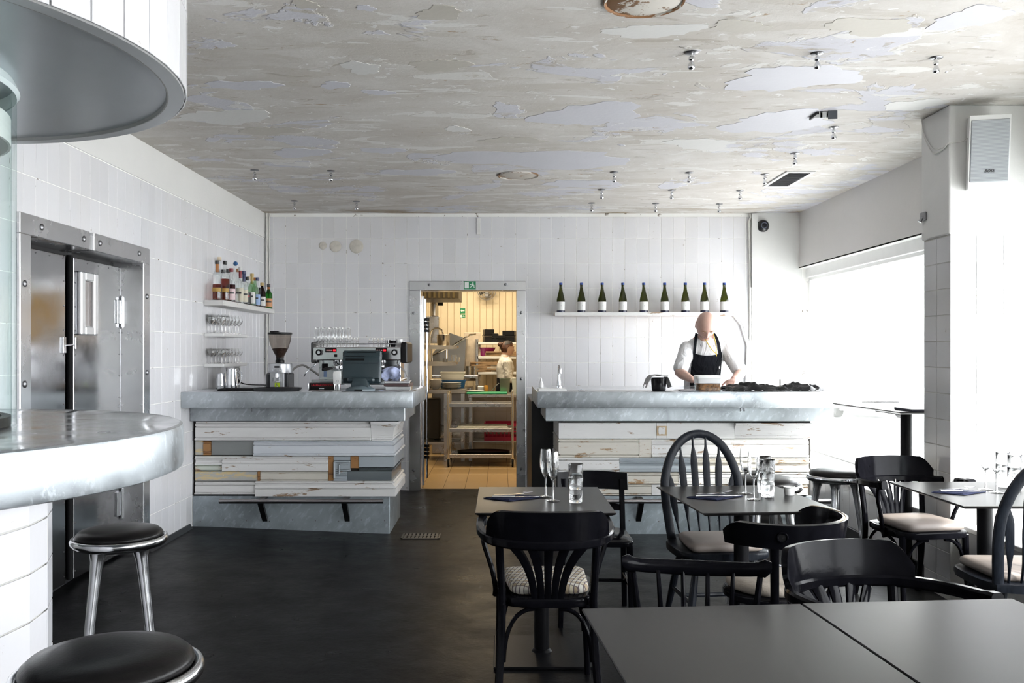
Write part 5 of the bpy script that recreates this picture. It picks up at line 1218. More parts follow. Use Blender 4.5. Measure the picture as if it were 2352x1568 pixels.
# ceiling tube fittings that give the kitchen its light
for y, x in ((10.6, -0.1), (12.7, -0.4)):
    mb = MB(); mb.box(-0.8, 0.8, -0.18, 0.18, 2.845, 2.899); tag(mb.build('light_fitting', WHITE_P, None, (x, y, 0)), 'long ceiling light fitting in the kitchen, '+('nearer the doorway' if y < 11 else 'nearer the back wall'), 'light fitting', 'kitchen light fittings')
# ------------------------------------------------------------------ wine shelf with nine bottles
t = thing('wine_shelf', 'long pale plank shelf of nine wine bottles on the back wall', 'shelf', (0, 0, 0))
xa, xb = (1275-1147)*9.08/FPX, (1690-1147)*9.08/FPX
mb = MB(); mb.box(xa, xb, 9.07, YB-0.004, 1.806, 1.838, 0.003); mb.build('shelf_board', mat('pale_pine_board', (0.60, 0.44, 0.30), 0.5, vary=0.15, vscale=6, stretch=(1, 8, 8)), t)
mb = MB(); mb.box(xa-0.004, xb+0.004, 9.05, 9.07, 1.802, 1.838, 0.002); mb.build('front_edge', P_WHITE, t)
OLIVE = thin_glass('dark_green_bottle_glass', (0.20, 0.22, 0.045), (0.25, 0.25, 0.25), 0.9)
FOIL = mat('blue_foil', (0.02, 0.05, 0.22), 0.35, 0.4); LABEL = mat('white_label', (0.78, 0.78, 0.77), 0.6)
def make_wine():
    t = thing('wine_bottle', 'w', 'bottle')
    mb = MB(); mb.lathe([(0, 0.012), (0.034, 0.0), (0.0405, 0.004), (0.0415, 0.02), (0.0415, 0.118), (0.040, 0.135), (0.034, 0.162), (0.0255, 0.195), (0.0185, 0.225), (0.0155, 0.25), (0.0145, 0.275), (0.0165, 0.277), (0.0165, 0.284), (0.0145, 0.286), (0.0145, 0.30), (0.0, 0.30)], 28); mb.build('bottle_glass', OLIVE, t, smooth=60)
    mb = MB(); mb.lathe([(0.0168, 0.281), (0.0172, 0.300), (0.015, 0.303), (0, 0.303)], 20); mb.build('cap', FOIL, t)
    mb = MB(); n = 22; a0, a1 = R(180), R(360)
    A = [a0-R(8)+(a1-a0+R(22))*i/n for i in range(n+1)]
    def tp(i): return 0.108+0.012*max(0, (i-n+4)/4) if i > n-4 else 0.108
    mb.ring([[(0.0422*math.cos(a), 0.0422*math.sin(a), 0.020) for a in A], [(0.0422*math.cos(a), 0.0422*math.sin(a), tp(i)) for i, a in enumerate(A)]], False); lb_ = mb.build('label', LABEL, t, smooth=60)
    mb = MB(); mb.lathe([(0.0420, 0.003), (0.0422, 0.017), (0.041, 0.0172)], 28); mb.build('foot_band', mat('navy_band', (0.01, 0.012, 0.05), 0.3), t)
    INK = mat('grey_ink', (0.35, 0.35, 0.38), 0.6)
    text('b', 0.018, INK, lb_, (0.0015, -0.0428, 0.068), (R(90), 0, 0), name='label_mark'); text('s', 0.009, INK, lb_, (0.0015, -0.0428, 0.100), (R(90), 0, 0), name='label_mark')
    return t
wb = make_wine(); ORD = ['leftmost', 'second from left', 'third from left', 'fourth from left', 'middle, fifth', 'sixth from left', 'seventh from left', 'eighth from left', 'rightmost']
for i, px in enumerate((1288, 1335.5, 1383, 1430.5, 1478.5, 1526.5, 1574, 1618, 1663.5)):
    loc = ((px-1147)*9.13/FPX, 9.13, 1.8385); lab = ORD[i]+' green wine bottle of the nine on the back wall shelf'
    if i == 0: wb.location = loc; wb['label'] = lab; wb['group'] = 'wine bottles on the shelf'
    else: dup(wb, loc, R(rnd.uniform(-6, 6)), lab, 'wine bottles on the shelf')

# ------------------------------------------------------------------ liquor shelf in the left corner
def wall_shelf(y0, y1, z, h, w, label, m):
    t = thing('corner_shelf', label, 'shelf', (XL, y0, z)); mb = MB(); mb.box(0.005, w, 0, y1-y0, -h, 0, 0.004); mb.build('shelf_board', m, t); return t
wall_shelf(7.36, 9.02, 1.866, 0.046, 0.17, 'white timber shelf of liquor bottles on the left wall', m_paint('chipped_shelf_paint', (0.70, 0.69, 0.67), (0.35, 0.27, 0.18), 0.70))
wall_shelf(7.36, 8.04, 1.593, 0.028, 0.17, 'upper white shelf of stemmed glasses below the liquor', WHITE_P)
wall_shelf(7.36, 8.04, 1.343, 0.028, 0.17, 'lower white shelf of small stemmed glasses near the grinder', WHITE_P)
CLEARB = thin_glass('clear_bottle_glass', (0.95, 0.96, 0.96), (0.45, 0.47, 0.48), 0.9); GREENB = thin_glass('green_bottle_glass', (0.10, 0.42, 0.10), (0.3, 0.4, 0.3), 0.9); DARKB = thin_glass('brown_bottle_glass', (0.16, 0.05, 0.03), (0.3, 0.3, 0.3), 0.9); PALEG = thin_glass('pale_green_bottle_glass', (0.62, 0.78, 0.60), (0.4, 0.5, 0.4), 0.9)
def liq(name, c): return thin_glass(name, c, (0.4, 0.3, 0.3), 0.3)
AMB = liq('amber_spirit', (0.50, 0.12, 0.02)); REDB = liq('dark_red_spirit', (0.20, 0.02, 0.03)); RUM = liq('dark_brown_spirit', (0.10, 0.03, 0.02))
CAPS = {k: mat('cap_'+k, c, 0.35) for k, c in dict(orange=(0.38, 0.14, 0.03), cork=(0.62, 0.52, 0.38), red=(0.22, 0.02, 0.03), blue=(0.015, 0.09, 0.24), navy=(0.02, 0.03, 0.10), silver=(0.6, 0.6, 0.58), black=(0.015, 0.013, 0.013), gold=(0.50, 0.36, 0.14)).items()}
LABS = {k: mat('label_'+k, c, 0.55) for k, c in dict(white=(0.75, 0.74, 0.71), cream=(0.62, 0.58, 0.46), ochre=(0.42, 0.26, 0.06), pink=(0.70, 0.55, 0.56), blue=(0.30, 0.42, 0.66), black=(0.03, 0.03, 0.03), orange=(0.62, 0.30, 0.14), red=(0.45, 0.04, 0.05)).items()}
def liquor(px, X, top, glass, fill, flm, cap, labm, label, r=0.036, shoulder=0.60, ball=False, band=None, neck=None):
    Y = FPX*(-X)/(1147-px); Y = max(7.42, min(8.97, Y)); h = EYE+(805-top)*Y/FPX-1.8665
    t = thing('liquor_bottle', label, 'bottle', (X, Y, 1.8665), R(rnd.uniform(-25, 25)), 'liquor bottles on the corner shelf')
    nr = 0.0125; s = h*shoulder; nk = s+0.055
    mb = MB(); mb.lathe([(0, 0.006), (r*.8, 0.0), (r*.97, 0.004), (r, 0.015), (r, s), (r*.93, s+0.014), (r*.62, s+0.034), (nr*1.2, nk), (nr, nk+0.015), (nr, h-0.022), (nr*1.25, h-0.02), (nr*1.25, h-0.012), (0, h-0.012)], 20); mb.build('bottle_glass', glass, t, smooth=60)
    if fill: mb = MB(); f = min(fill*h, s); mb.lathe([(0, 0.008), (r*.9, 0.006), (r*.93, 0.02), (r*.93, f), (0, f)], 20); mb.build('liquid', flm, t, smooth=60)
    if cap:
        mb = MB()
        if ball: mb.lathe([(0.02*math.sin(PI*k/10), h-0.02-0.02*math.cos(PI*k/10)) for k in range(11)], 18)
        else: mb.lathe([(nr*1.3, h-0.03), (nr*1.42, h-0.027), (nr*1.42, h-0.002), (nr*1.2, h), (0, h)], 14)
        mb.build('cap', CAPS[cap], t)
    if neck: mb = MB(); mb.lathe([(nr*1.08, h-0.095), (nr*1.15, h-0.09), (nr*1.15, h-0.034), (nr*1.08, h-0.03)], 14); mb.build('neck_label', CAPS[neck], t)
    if labm:
        a0, a1 = 0.12*s, (0.75 if not band else 0.45)*s; A = [R(180)+R(180)*i/14 for i in range(15)]
        mb = MB(); mb.ring([[((r+0.0008)*math.cos(a), (r+0.0008)*math.sin(a), a0 if not band else s*0.36) for a in A], [((r+0.0008)*math.cos(a), (r+0.0008)*math.sin(a), a1 if not band else s*0.52) for a in A]], False); lb_ = mb.build('label', LABS[labm], t, smooth=60)
        if not band:
            mb = MB(); mb.ring([[((r+0.0014)*math.cos(a), (r+0.0014)*math.sin(a), a0+(a1-a0)*.55) for a in A[3:12]], [((r+0.0014)*math.cos(a), (r+0.0014)*math.sin(a), a0+(a1-a0)*.7) for a in A[3:12]]], False); mb.build('label_stripe', LABS['black' if labm != 'black' else 'red'], lb_, smooth=60)
    return t
FX, BX = -2.305, -2.388
liquor(496, -2.335, 598, CLEARB, .40, AMB, 'black', 'ochre', 'tall clear bottle of amber spirit with orange neck, first on the shelf', .038, band=1, neck='orange')
liquor(504, BX, 590, CLEARB, 0, None, 'cork', None, 'tallest clear bottle with pale cork behind the first two', .032)
liquor(517, FX, 599, CLEARB, .55, AMB, 'black', 'ochre', 'tall clear bottle two thirds full of amber spirit, second on the shelf', .038, band=1)
liquor(513, BX, 619, CLEARB, .5, REDB, 'black', 'cream', 'short bottle with black cap peeking behind the second amber bottle', .03)
liquor(531, FX, 616, CLEARB, .52, REDB, 'red', 'pink', 'clear bottle of dark red spirit with red cap and pale label', .036, .52)
liquor(541, FX, 600, CLEARB, 0, None, 'blue', None, 'tall clear empty bottle with round blue ball stopper', .030, .62, ball=True)
liquor(524, BX, 618, CLEARB, .4, RUM, 'black', 'cream', 'small dark bottle standing behind the red capped bottle', .03)
liquor(552, FX, 614, CLEARB, 0, None, 'silver', 'cream', 'clear bottle with silver cap and dark red neck band', .034, .58, neck='red')
liquor(547, BX, 617, CLEARB, .3, RUM, 'orange', 'white', 'clear bottle with brown cap at the back of the shelf', .032)
liquor(560.5, FX, 622, CLEARB, 0, None, 'navy', 'cream', 'clear bottle with navy capsule and cream label', .036, .58, neck='navy')
liquor(568, FX, 636, CLEARB, .3, RUM, 'black', 'black', 'bottle with black and red label and black cap', .034, .60)
liquor(572, BX, 634, CLEARB, 0, None, 'cork', 'white', 'clear bottle with cork stopper behind the black label bottle', .032)
liquor(579, FX, 628, PALEG, 0, None, 'gold', 'white', 'pale green bottle with gold foil neck and white label', .035, .56, neck='gold')
liquor(586, BX, 637, PALEG, .4, RUM, 'orange', 'cream', 'green bottle with brown cap at the back near the corner', .032)
liquor(591, FX, 637, CLEARB, .35, REDB, 'navy', 'blue', 'clear bottle with blue pouring spout and blue label', .034, .56)
liquor(602, FX, 649, DARKB, 0, None, 'gold', 'white', 'dark brown bottle with gold cap and white label', .034, .58)
liquor(608, BX, 660, DARKB, 0, None, 'black', 'cream', 'dark bottle with black cap behind the green bottle', .03)
liquor(617, FX, 652, GREENB, 0, None, 'black', 'orange', 'green bottle with orange neck and label at the corner end', .036, .55, neck='orange')

def stem_glass(name, h, r, label):
    t = thing(name, label, 'glass'); b = h*0.45
    mb = MB(); mb.lathe([(0.004, b), (r*.55, b+h*.06), (r*.92, b+h*.17), (r, b+h*.27), (r*.9, b+h*.43), (r*.78, h), (r*.75, h), (r*.87, b+h*.43), (r*.96, b+h*.27), (0.003, b+h*.03)], 16); mb.build('bowl', GLASS, t, smooth=60)
    mb = MB(); mb.lathe([(r*.85, 0.0), (r*.85, 0.002), (0.006, 0.007), (0.0035, 0.02), (0.0035, b-.008), (0.007, b+0.003)], 14); mb.build('stem', GLASS, t, smooth=60)
    return t
for z, h, r, n, nm, pr in ((1.5935, 0.158, 0.036, 6, 'wine_glass', 'upper'), (1.3435, 0.125, 0.034, 6, 'tulip_glass', 'lower')):
    first = None
    for row, X in ((0, -2.385), (1, -2.30)):
        for k in range(n):
            loc = (X, 7.43+0.096*k, z); lab = 'stemmed glass on the %s corner glass shelf, %s row, %s' % (pr, 'wall side' if row == 0 else 'room side', ['nearest', 'second', 'third', 'fourth', 'fifth', 'farthest'][k])
            if first is None: first = stem_glass(nm, h, r, lab); first.location = loc; first['group'] = 'glasses on the %s corner shelf' % pr
            else: dup(first, loc, 0, lab, 'glasses on the %s corner shelf' % pr)

# ------------------------------------------------------------------ coffee corner on the left worktop
def wp(px, Y): return ((px-1147)*Y/FPX, Y, WT+0.0005)
def jug(px, Y, h, r, label, spout):
    t = thing('milk_jug', label, 'jug', wp(px, Y), spout, 'steel milk jugs')
    mb = MB(); mb.lathe([(0, 0.002), (r, 0), (r*1.03, 0.006), (r, h*.35), (r*.82, h*.75), (r*.84, h), (r*.80, h), (r*.78, h*.75), (r*.94, h*.3), (0, 0.008)], 26); mb.build('body', ALU, t)
    mb = MB(); mb.tube(catm([(r*.85, 0, h*.88), (r*1.5, 0, h*.86), (r*1.65, 0, h*.55), (r*1.35, 0, h*.25), (r*.98, 0, h*.2)], 5), 0.004, 6); mb.build('handle', CHROME, t)
    mb = MB(); mb.faces([(-r*.80, -0.016, h), (-r*.80, 0.016, h), (-r*1.18, 0, h+.008), (-r*.80, 0, h-0.03)], [(0,2,3),(1,3,2)]); mb.build('spout', ALU, t)
jug(508, 7.46, 0.125, 0.046, 'shorter steel milk jug at the left end of the coffee bar', R(140)); jug(533, 7.42, 0.165, 0.048, 'taller steel milk jug at the left end of the coffee bar', R(0))
mb = MB(); mb.box(-0.17, 0.17, -0.14, 0.14, 0, 0.014, 0.005); loose('bar_mat', 'black rubber bar mat beside the milk jugs', 'mat', mb, RUBBER, wp(560, 7.15)[:2]+(WT+0.0005,))
mb = MB(); mb.lathe([(0, 0.004), (0.17, 0.004), (0.185, 0.012), (0.20, 0.026), (0.205, 0.026), (0.19, 0.004), (0.17, 0.0), (0, 0.0)], 44); o = loose('serving_tray', 'shallow black oval tray in front of the coffee grinder', 'tray', mb, mat('black_tray', (0.02, 0.02, 0.022), 0.25), wp(637, 7.02)); o.scale = (0.95, 0.62, 1)
t = thing('coffee_grinder', 'silver coffee grinder with a conical hopper of beans', 'grinder', wp(643, 7.33))
SILV = mat('silver_paint', (0.50, 0.51, 0.53), 0.3, 0.7)
mb = MB(); mb.box(-0.092, 0.092, -0.09, 0.11, 0.0, 0.135, 0.012); mb.build('black_sides', mat('dark_grey_shell', (0.025, 0.027, 0.03), 0.3), t)
mb = MB(); mb.box(-0.058, 0.058, -0.096, -0.088, 0.006, 0.135, 0.004); fp = mb.build('front_plate', SILV, t)
mb = MB(); mb.lathe([(0, 0.135), (0.097, 0.135), (0.099, 0.142), (0.099, 0.205), (0.094, 0.212), (0.05, 0.215), (0, 0.215)], 32); hd = mb.build('grinding_head', SILV, t)
mb = MB(); mb.box(-0.02, 0.02, -0.103, -0.098, 0.176, 0.190); mb.build('display', BLACKP, hd)
for k in range(4): mb = MB(); mb.cyl((-0.036+0.022*k, -0.101+0.006*abs(k-1.5)/1.5, 0.156), (-0.036+0.022*k, -0.094, 0.156), 0.008, n=12); mb.build('button', ALU, hd)
mb = MB(); mb.lathe([(0.036, 0.215), (0.036, 0.235), (0.030, 0.24), (0.030, 0.262)], 24); mb.build('collar', BLACKP, t)
mb = MB(); mb.lathe([(0.030, 0.25), (0.034, 0.27), (0.066, 0.33), (0.086, 0.39), (0.094, 0.448), (0.0925, 0.448), (0.084, 0.39), (0.064, 0.33), (0.032, 0.27)], 32); mb.build('hopper', thin_glass('smoky_hopper', (0.85, 0.82, 0.79), (0.5, 0.5, 0.5), 0.8), t, smooth=60)
mb = MB(); mb.lathe([(0, 0.255), (0.029, 0.255), (0.032, 0.27), (0.0615, 0.326), (0.055, 0.333), (0.03, 0.336), (0, 0.337)], 24); mb.build('beans', mat('coffee_beans', (0.035, 0.014, 0.008), 0.4, vary=0.5, vscale=90, bmp=0.8, bscale=120), t)
mb = MB(); mb.lathe([(0, 0.446), (0.097, 0.446), (0.099, 0.452), (0.097, 0.462), (0, 0.466)], 32); mb.box(-0.08, -0.01, -0.02, 0.02, 0.464, 0.474, 0.003); mb.build('hopper_lid', BLACKP, t)
mb = MB(); mb.box(-0.033, 0.033, -0.135, -0.096, 0.062, 0.07, 0.002); mb.box(-0.033, -0.02, -0.125, -0.096, 0.07, 0.10, 0.002); mb.box(0.02, 0.033, -0.125, -0.096, 0.07, 0.10, 0.002); mb.cyl((0, -0.11, 0.10), (0, -0.11, 0.13), 0.012); mb.build('fork_rest', CHROME, t)
mb = MB(); mb.box(-0.018, 0.022, -0.100, -0.0965, 0.015, 0.055); mb.build('lime_sticker', mat('lime_sticker', (0.50, 0.68, 0.02), 0.5), t)
mb = MB(); mb.tube([(-0.005, -0.10, 0.05), (0.005, -0.115, 0.03), (0.018, -0.13, 0.005)], 0.004, 6); mb.build('lever', CHROME, t)
# espresso machine
ex = (820-1147)*7.5/FPX
t = thing('espresso_machine', 'chrome two group espresso machine stacked with glasses behind the till', 'espresso machine', (ex, 7.5, WT+0.0005)); INOX = m_steel('mirror_inox', (0.62, 0.62, 0.63), 0.16)
w = 0.37
mb = MB(); mb.box(-w, w, 0.0, 0.42, 0.235, 0.345, 0.006); up = mb.build('upper_body', INOX, t)
mb = MB(); mb.box(-w+0.02, w-0.02, 0.14, 0.42, 0.06, 0.235, 0.004); mb.build('back_panel', INOX, t)
mb = MB(); mb.box(-w+0.0, w-0.0, -0.06, 0.44, 0.03, 0.075, 0.005); dr = mb.build('drip_tray', INOX, t)
for x in (-w+0.06, w-0.06):
    for y in (0.0, 0.36): mb = MB(); mb.cyl((x, y, 0), (x, y, 0.035), 0.018); mb.build('foot', BLACKP, t)
for sx in (-1, 1):
    mb = MB(); mb.box(sx*w-0.012 if sx < 0 else sx*w-0.002, sx*w+0.002 if sx < 0 else sx*w+0.05, -0.02, 0.44, 0.21, 0.385, 0.01); mb.build('side_panel', BLACKP, t)
    mb = MB(); mb.tube([(sx*(w-0.055), -0.03, 0.30), (sx*(w-0.055), 0.0, 0.30)], 0.026, 16); kn = mb.build('steam_knob', BLACKP, t)
    mb = MB(); mb.tube([(sx*(w-0.055), -0.033, 0.30), (sx*(w-0.055), -0.029, 0.30)], 0.013, 14); mb.build('knob_cap', ALU, kn)
    x0 = sx*0.21-0.055; mb = MB(); mb.box(x0, x0+0.095, -0.006, 0.002, 0.300, 0.336, 0.002); kp = mb.build('keypad', BLACKP, up)
    for k in range(3): mb = MB(); mb.box(x0+0.010+0.018*k, x0+0.021+0.018*k, -0.009, -0.006, 0.312, 0.323); mb.build('key', mat('pink_key', (0.55, 0.30, 0.30), 0.4), kp)
    mb = MB(); mb.box(x0+0.066, x0+0.088, -0.009, -0.006, 0.310, 0.325); mb.build('red_display', emis('red_led', (0.75, 0.01, 0.02), 0.6), kp)
    mb = MB(); mb.box(sx*0.19+0.0, sx*0.19+0.024, -0.006, 0.0, 0.262, 0.284, 0.002); mb.build('switch', BLACKP, up)
    gx = sx*0.165; mb = MB(); mb.lathe([(0.0, 0.185), (0.036, 0.185), (0.038, 0.20), (0.044, 0.21), (0.044, 0.238), (0, 0.238)], 24, (gx, 0.06, 0)); mb.box(gx-0.03, gx+0.03, 0.06, 0.16, 0.19, 0.235, 0.006); gh = mb.build('group_head', CHROME, t)
    pf = thing('portafilter', ('left' if sx < 0 else 'right')+' portafilter with black handle locked in the espresso machine', 'portafilter', (ex+gx, 7.56, WT+0.1565), R(-42 if sx < 0 else 30), 'portafilters')
    mb = MB(); mb.lathe([(0, 0.0), (0.026, 0.0), (0.034, 0.008), (0.034, 0.028), (0, 0.028)], 22); mb.tube([(0, -0.03, 0.014), (0, -0.07, 0.012)], 0.008, 8); mb.build('basket', CHROME, pf)
    mb = MB(); mb.tube([(0, -0.065, 0.012), (0, -0.085, 0.011), (0, -0.13, 0.006), (0, -0.165, 0.0)], [0.009, 0.0125, 0.0145, 0.011], 12); mb.build('handle', BLACKP, pf)
    mb = MB(); mb.tube(catm([(sx*(w-0.03), 0.02, 0.235), (sx*(w-0.025), -0.03, 0.20), (sx*(w+0.03), -0.06, 0.15), (sx*(w+0.06), -0.07, 0.10)], 5), 0.006, 8); mb.build('steam_wand', CHROME, t)
mb = MB(); mb.box(-w+0.05, -w+0.10, 0.132, 0.14, 0.155, 0.205, 0.003); mb.build('gauge', BLACKP, t)
mb = MB(); mb.box(-w+0.065, -w+0.09, 0.134, 0.1395, 0.09, 0.14); mb.build('sticker', LABS['blue'], t)
for y in (-0.005, 0.415): mb = MB(); mb.tube([(-w, y, 0.372), (w, y, 0.372)], 0.005, 8); mb.build('cup_rail', CHROME, t)
mb = MB(); mb.tube(catm([(-w+0.1, 0.2, 0.04), (-w-0.06, 0.1, 0.17), (-w-0.12, 0.08, 0.19), (-w-0.19, 0.05, 0.14), (-w-0.21, 0.05, 0.05), (-w-0.20, 0.05, 0.012)], 6), 0.009, 8); mb.build('braided_hose', mat('grey_hose', (0.30, 0.29, 0.28), 0.5), t)
# front drip box carrying the maker's lettering
t = thing('drip_box', 'low steel and black box with red lettering before the espresso machine', 'box', wp(741, 7.2))
mb = MB(); mb.prism([(-0.05, 0.0), (0.07, 0.0), (0.07, 0.055), (0.02, 0.05)], -0.10, 0.10, M=Matrix.Rotation(R(90), 4, 'Z') @ Matrix.Rotation(R(90), 4, 'X')); mb.build('box_body', BLACKP, t)
text('LA MARZOCCO', 0.024, mat('red_letters', (0.50, 0.02, 0.03), 0.4), t, (0.0, -0.0205, 0.038), (R(55), 0, 0), name='red_lettering', bold=0.0006)
mb = MB(); mb.box(-0.02, 0.02, -0.0435, -0.042, 0.009, 0.016); mb.build('small_badge', ALU, t)
for sx in (-1, 1): mb = MB(); mb.box(sx*0.104-0.004, sx*0.104+0.004, -0.05, 0.07, 0.0, 0.058, 0.003); mb.build('end_cheek', INOX, t)
# white dispenser on a glass foot
t = thing('white_dispenser', 'white plastic dispenser on a clear foot left of the till', 'dispenser', wp(775, 7.08))
mb = MB(); mb.prism([(-0.028, 0.05), (0.028, 0.05), (0.031, 0.13), (0.028, 0.152), (0.01, 0.156), (-0.026, 0.150), (-0.031, 0.13)], -0.028, 0.028, 0.005, M=Matrix.Rotation(R(90), 4, 'X')); mb.build('body', WHITE_P, t)
mb = MB(); mb.lathe([(0.024, 0.0), (0.026, 0.004), (0.026, 0.05), (0.024, 0.05)], 20); mb.build('clear_foot', GLASS, t)
mb = MB(); mb.tube([(0.008*math.cos(k*PI/8)+0.006, -0.0295, 0.075+0.008*math.sin(k*PI/8)) for k in range(16)], 0.0012, 5, closed=True); mb.build('round_mark', DULL, t)
# till seen from its back
t = thing('till_monitor', 'dark slate till monitor seen from its back on the left bar', 'till', wp(828, 7.08)); SL = mat('slate_plastic', (0.020, 0.036, 0.044), 0.38)
Mx = Matrix.Translation((0, 0.02, 0.09)) @ Matrix.Rotation(R(-10), 4, 'X')
mb = MB(); mb.box(-0.155, 0.155, 0.02, 0.07, -0.03, 0.235, 0.012, M=Mx); sc = mb.build('screen_shell', SL, t)
mb = MB(); mb.prism([(-0.14, 0.0), (0.145, 0.0), (0.15, 0.18), (-0.145, 0.18)], -0.02, 0.035, 0.012, M=Mx @ Matrix.Rotation(R(90), 4, 'X')); mb.build('back_cover', SL, sc)
for a, b, z0, z1 in ((-0.12, 0.03, 0.142, 0.160), (-0.12, 0.14, 0.120, 0.124), (-0.12, 0.03, 0.172, 0.176), (-0.11, 0.12, 0.205, 0.21)): mb = MB(); mb.box(a, b, -0.037, -0.033, z0, z1, 0.001, M=Mx); mb.build('vent_groove', BLACKP, sc)
mb = MB(); mb.box(-0.10, 0.115, -0.05, 0.0, 0.065, 0.105, 0.014); mb.build('hinge_barrel', SL, t)
mb = MB(); mb.prism([(-0.075, 0.02), (0.08, 0.02), (0.055, 0.10), (-0.05, 0.10)], -0.01, 0.055, 0.01, M=Matrix.Rotation(R(90), 4, 'X')); mb.build('neck', SL, t)
mb = MB(); mb.lathe([(0.115, 0.0), (0.115, 0.012), (0.095, 0.025), (0.05, 0.042), (0, 0.045)], 36); mb.build('foot', mat('grey_blue_plastic', (0.13, 0.17, 0.19), 0.35), t)
mb = MB(); mb.box(-0.03, 0.03, -0.118, -0.10, 0.001, 0.014); mb.build('cable_notch', BLACKP, t)
# trays at the right end
for k, (h, m, lab) in enumerate(((0.028, INOX, 'lower steel tray at the right end of the coffee bar'), (0.022, mat('dark_red_tray', (0.10, 0.06, 0.06), 0.4), 'dark flat box between the steel trays at the right end'), (0.020, INOX, 'upper steel tray at the right end of the coffee bar'))):
    mb = MB(); mb.box(-0.10, 0.10, -0.13, 0.13, 0, h, 0.003); mb.box(-0.105, 0.105, -0.135, 0.135, h-0.006, h-0.001, 0.001)
    loose('flat_tray', lab, 'tray', mb, m, (wp(917, 7.3)[0]-0.005*k, 7.3, WT+0.0005+(0, 0.0285, 0.051)[k]), R((2, -2, 3)[k]))
# glasses stacked on the machine
def cup_glass(h, r): 
    t = thing('coffee_glass', 'g', 'glass')
    mb = MB(); mb.lathe([(r, 0.0), (r*.98, h*.45), (r*.86, h*.5), (r*.8, h), (r*.74, h), (r*.80, h*.52), (r*.92, h*.44), (r*.94, 0.0), (r, 0)], 20); mb.build('wall', GLASS, t, smooth=50)
    mb = MB(); mb.lathe([(0, h-0.014), (r*.74, h-0.014), (r*.79, h-0.002), (0, h)], 20); mb.build('thick_base', GLASS, t, smooth=50)
    return t
cg = None; top = WT+0.346
cells = [('left cluster', i, j, k) for k in range(2) for j in range(2) for i in range(6 if k == 0 else 5)]
names = ['first', 'second', 'third', 'fourth', 'fifth', 'sixth']
for cl, i, j, k in cells:
    px = 727+15.5*i+(7 if j else 0)+(3 if k else 0); Y = 7.60+0.10*j; loc = ((px-1147)*Y/FPX, Y, top+0.0826*k)
    lab = 'upturned glass on the espresso machine, left cluster, %s %s row, %s from left' % ('upper' if k else 'lower', 'back' if j else 'front', names[i])
    if cg is None: cg = cup_glass(0.082, 0.0265); cg.location = loc; cg['label'] = lab; cg['group'] = 'glasses on the espresso machine'
    else: dup(cg, loc, 0, lab, 'glasses on the espresso machine')
for px, Y, lab in ((818, 7.62, 'single upturned glass in the middle of the espresso machine'), (852, 7.7, 'first small glass in the right cluster on the machine'), (864, 7.62, 'second small glass in the right cluster on the machine'), (873, 7.7, 'third small glass in the right cluster on the machine'), (880, 7.6, 'fourth small glass in the right cluster on the machine')):
    dup(cg, ((px-1147)*Y/FPX, Y, top), 0, lab, 'glasses on the espresso machine', 0.92)
for px, r, h, m, lab in ((891, 0.024, 0.06, ALU, 'small steel cup on the espresso machine'), (903, 0.026, 0.055, BLACKP, 'black cup at the right of the espresso machine'), (917, 0.03, 0.065, CERAMIC, 'white cup at the right end of the espresso machine')):
    mb = MB(); mb.lathe([(0, 0), (r*.75, 0), (r, h), (r*.92, h), (r*.7, 0.006), (0, 0.006)], 20); mb.tube(catm([(r*.95, 0, h*.8), (r*1.5, 0, h*.7), (r*1.4, 0, h*.35), (r*.85, 0, h*.3)], 4), 0.003, 6)
    loose('cup', lab, 'cup', mb, m, ((px-1147)*7.62/FPX, 7.62, top))
def cloth(name, label, m, loc, w, h, hang, rz=0, cat='cloth'):
    mb = MB()
    def f(u, v): x = (u-.5)*w*(1-0.35*v+0.2*math.sin(3*v)); return (x+0.01*math.sin(9*v+3*u), -0.012*math.sin(12*u+2*v)-0.02*math.sin(PI*v), -h*v+hang*math.sin(PI*u))
    mb.slab(f, 16, 12, 0.003); return loose(name, label, cat, mb, m, loc, rz, sm=60)
cloth('blue_cloth', 'blue and white cloth hanging on the right steam wand', mat('blue_white_cloth', (0.42, 0.47, 0.68), 0.8, vary=0.5, vscale=20), ((898-1147)*7.4/FPX, 7.40, WT+0.155), 0.15, 0.10, 0.03)
# power strip in the corner
t = thing('power_strip', 'white power strip with sockets standing in the coffee corner', 'power strip', (XL+0.09, 8.0, WT+0.0005), R(20))
mb = MB(); mb.box(-0.03, 0.03, -0.02, 0.02, 0.0, 0.19, 0.006); mb.build('body', WHITE_P, t)
for z in (0.045, 0.095, 0.145): mb = MB(); mb.lathe([(0, -0.002), (0.016, -0.002), (0.021, 0.001), (0.023, 0.0)], 18, M=Matrix.Translation((0, -0.021, z)) @ Matrix.Rotation(R(90), 4, 'X')); mb.build('socket', mat('socket_shadow', (0.30, 0.29, 0.28), 0.5), t)
mb = MB(); mb.cyl((0, -0.022, 0.045), (0.0, -0.06, 0.045), 0.019); mb.tube(catm([(0, -0.06, 0.045), (0.03, -0.08, 0.03), (0.10, -0.06, 0.012), (0.25, -0.05, 0.006)], 5), 0.005, 6); mb.build('plug', BLACKP, t)

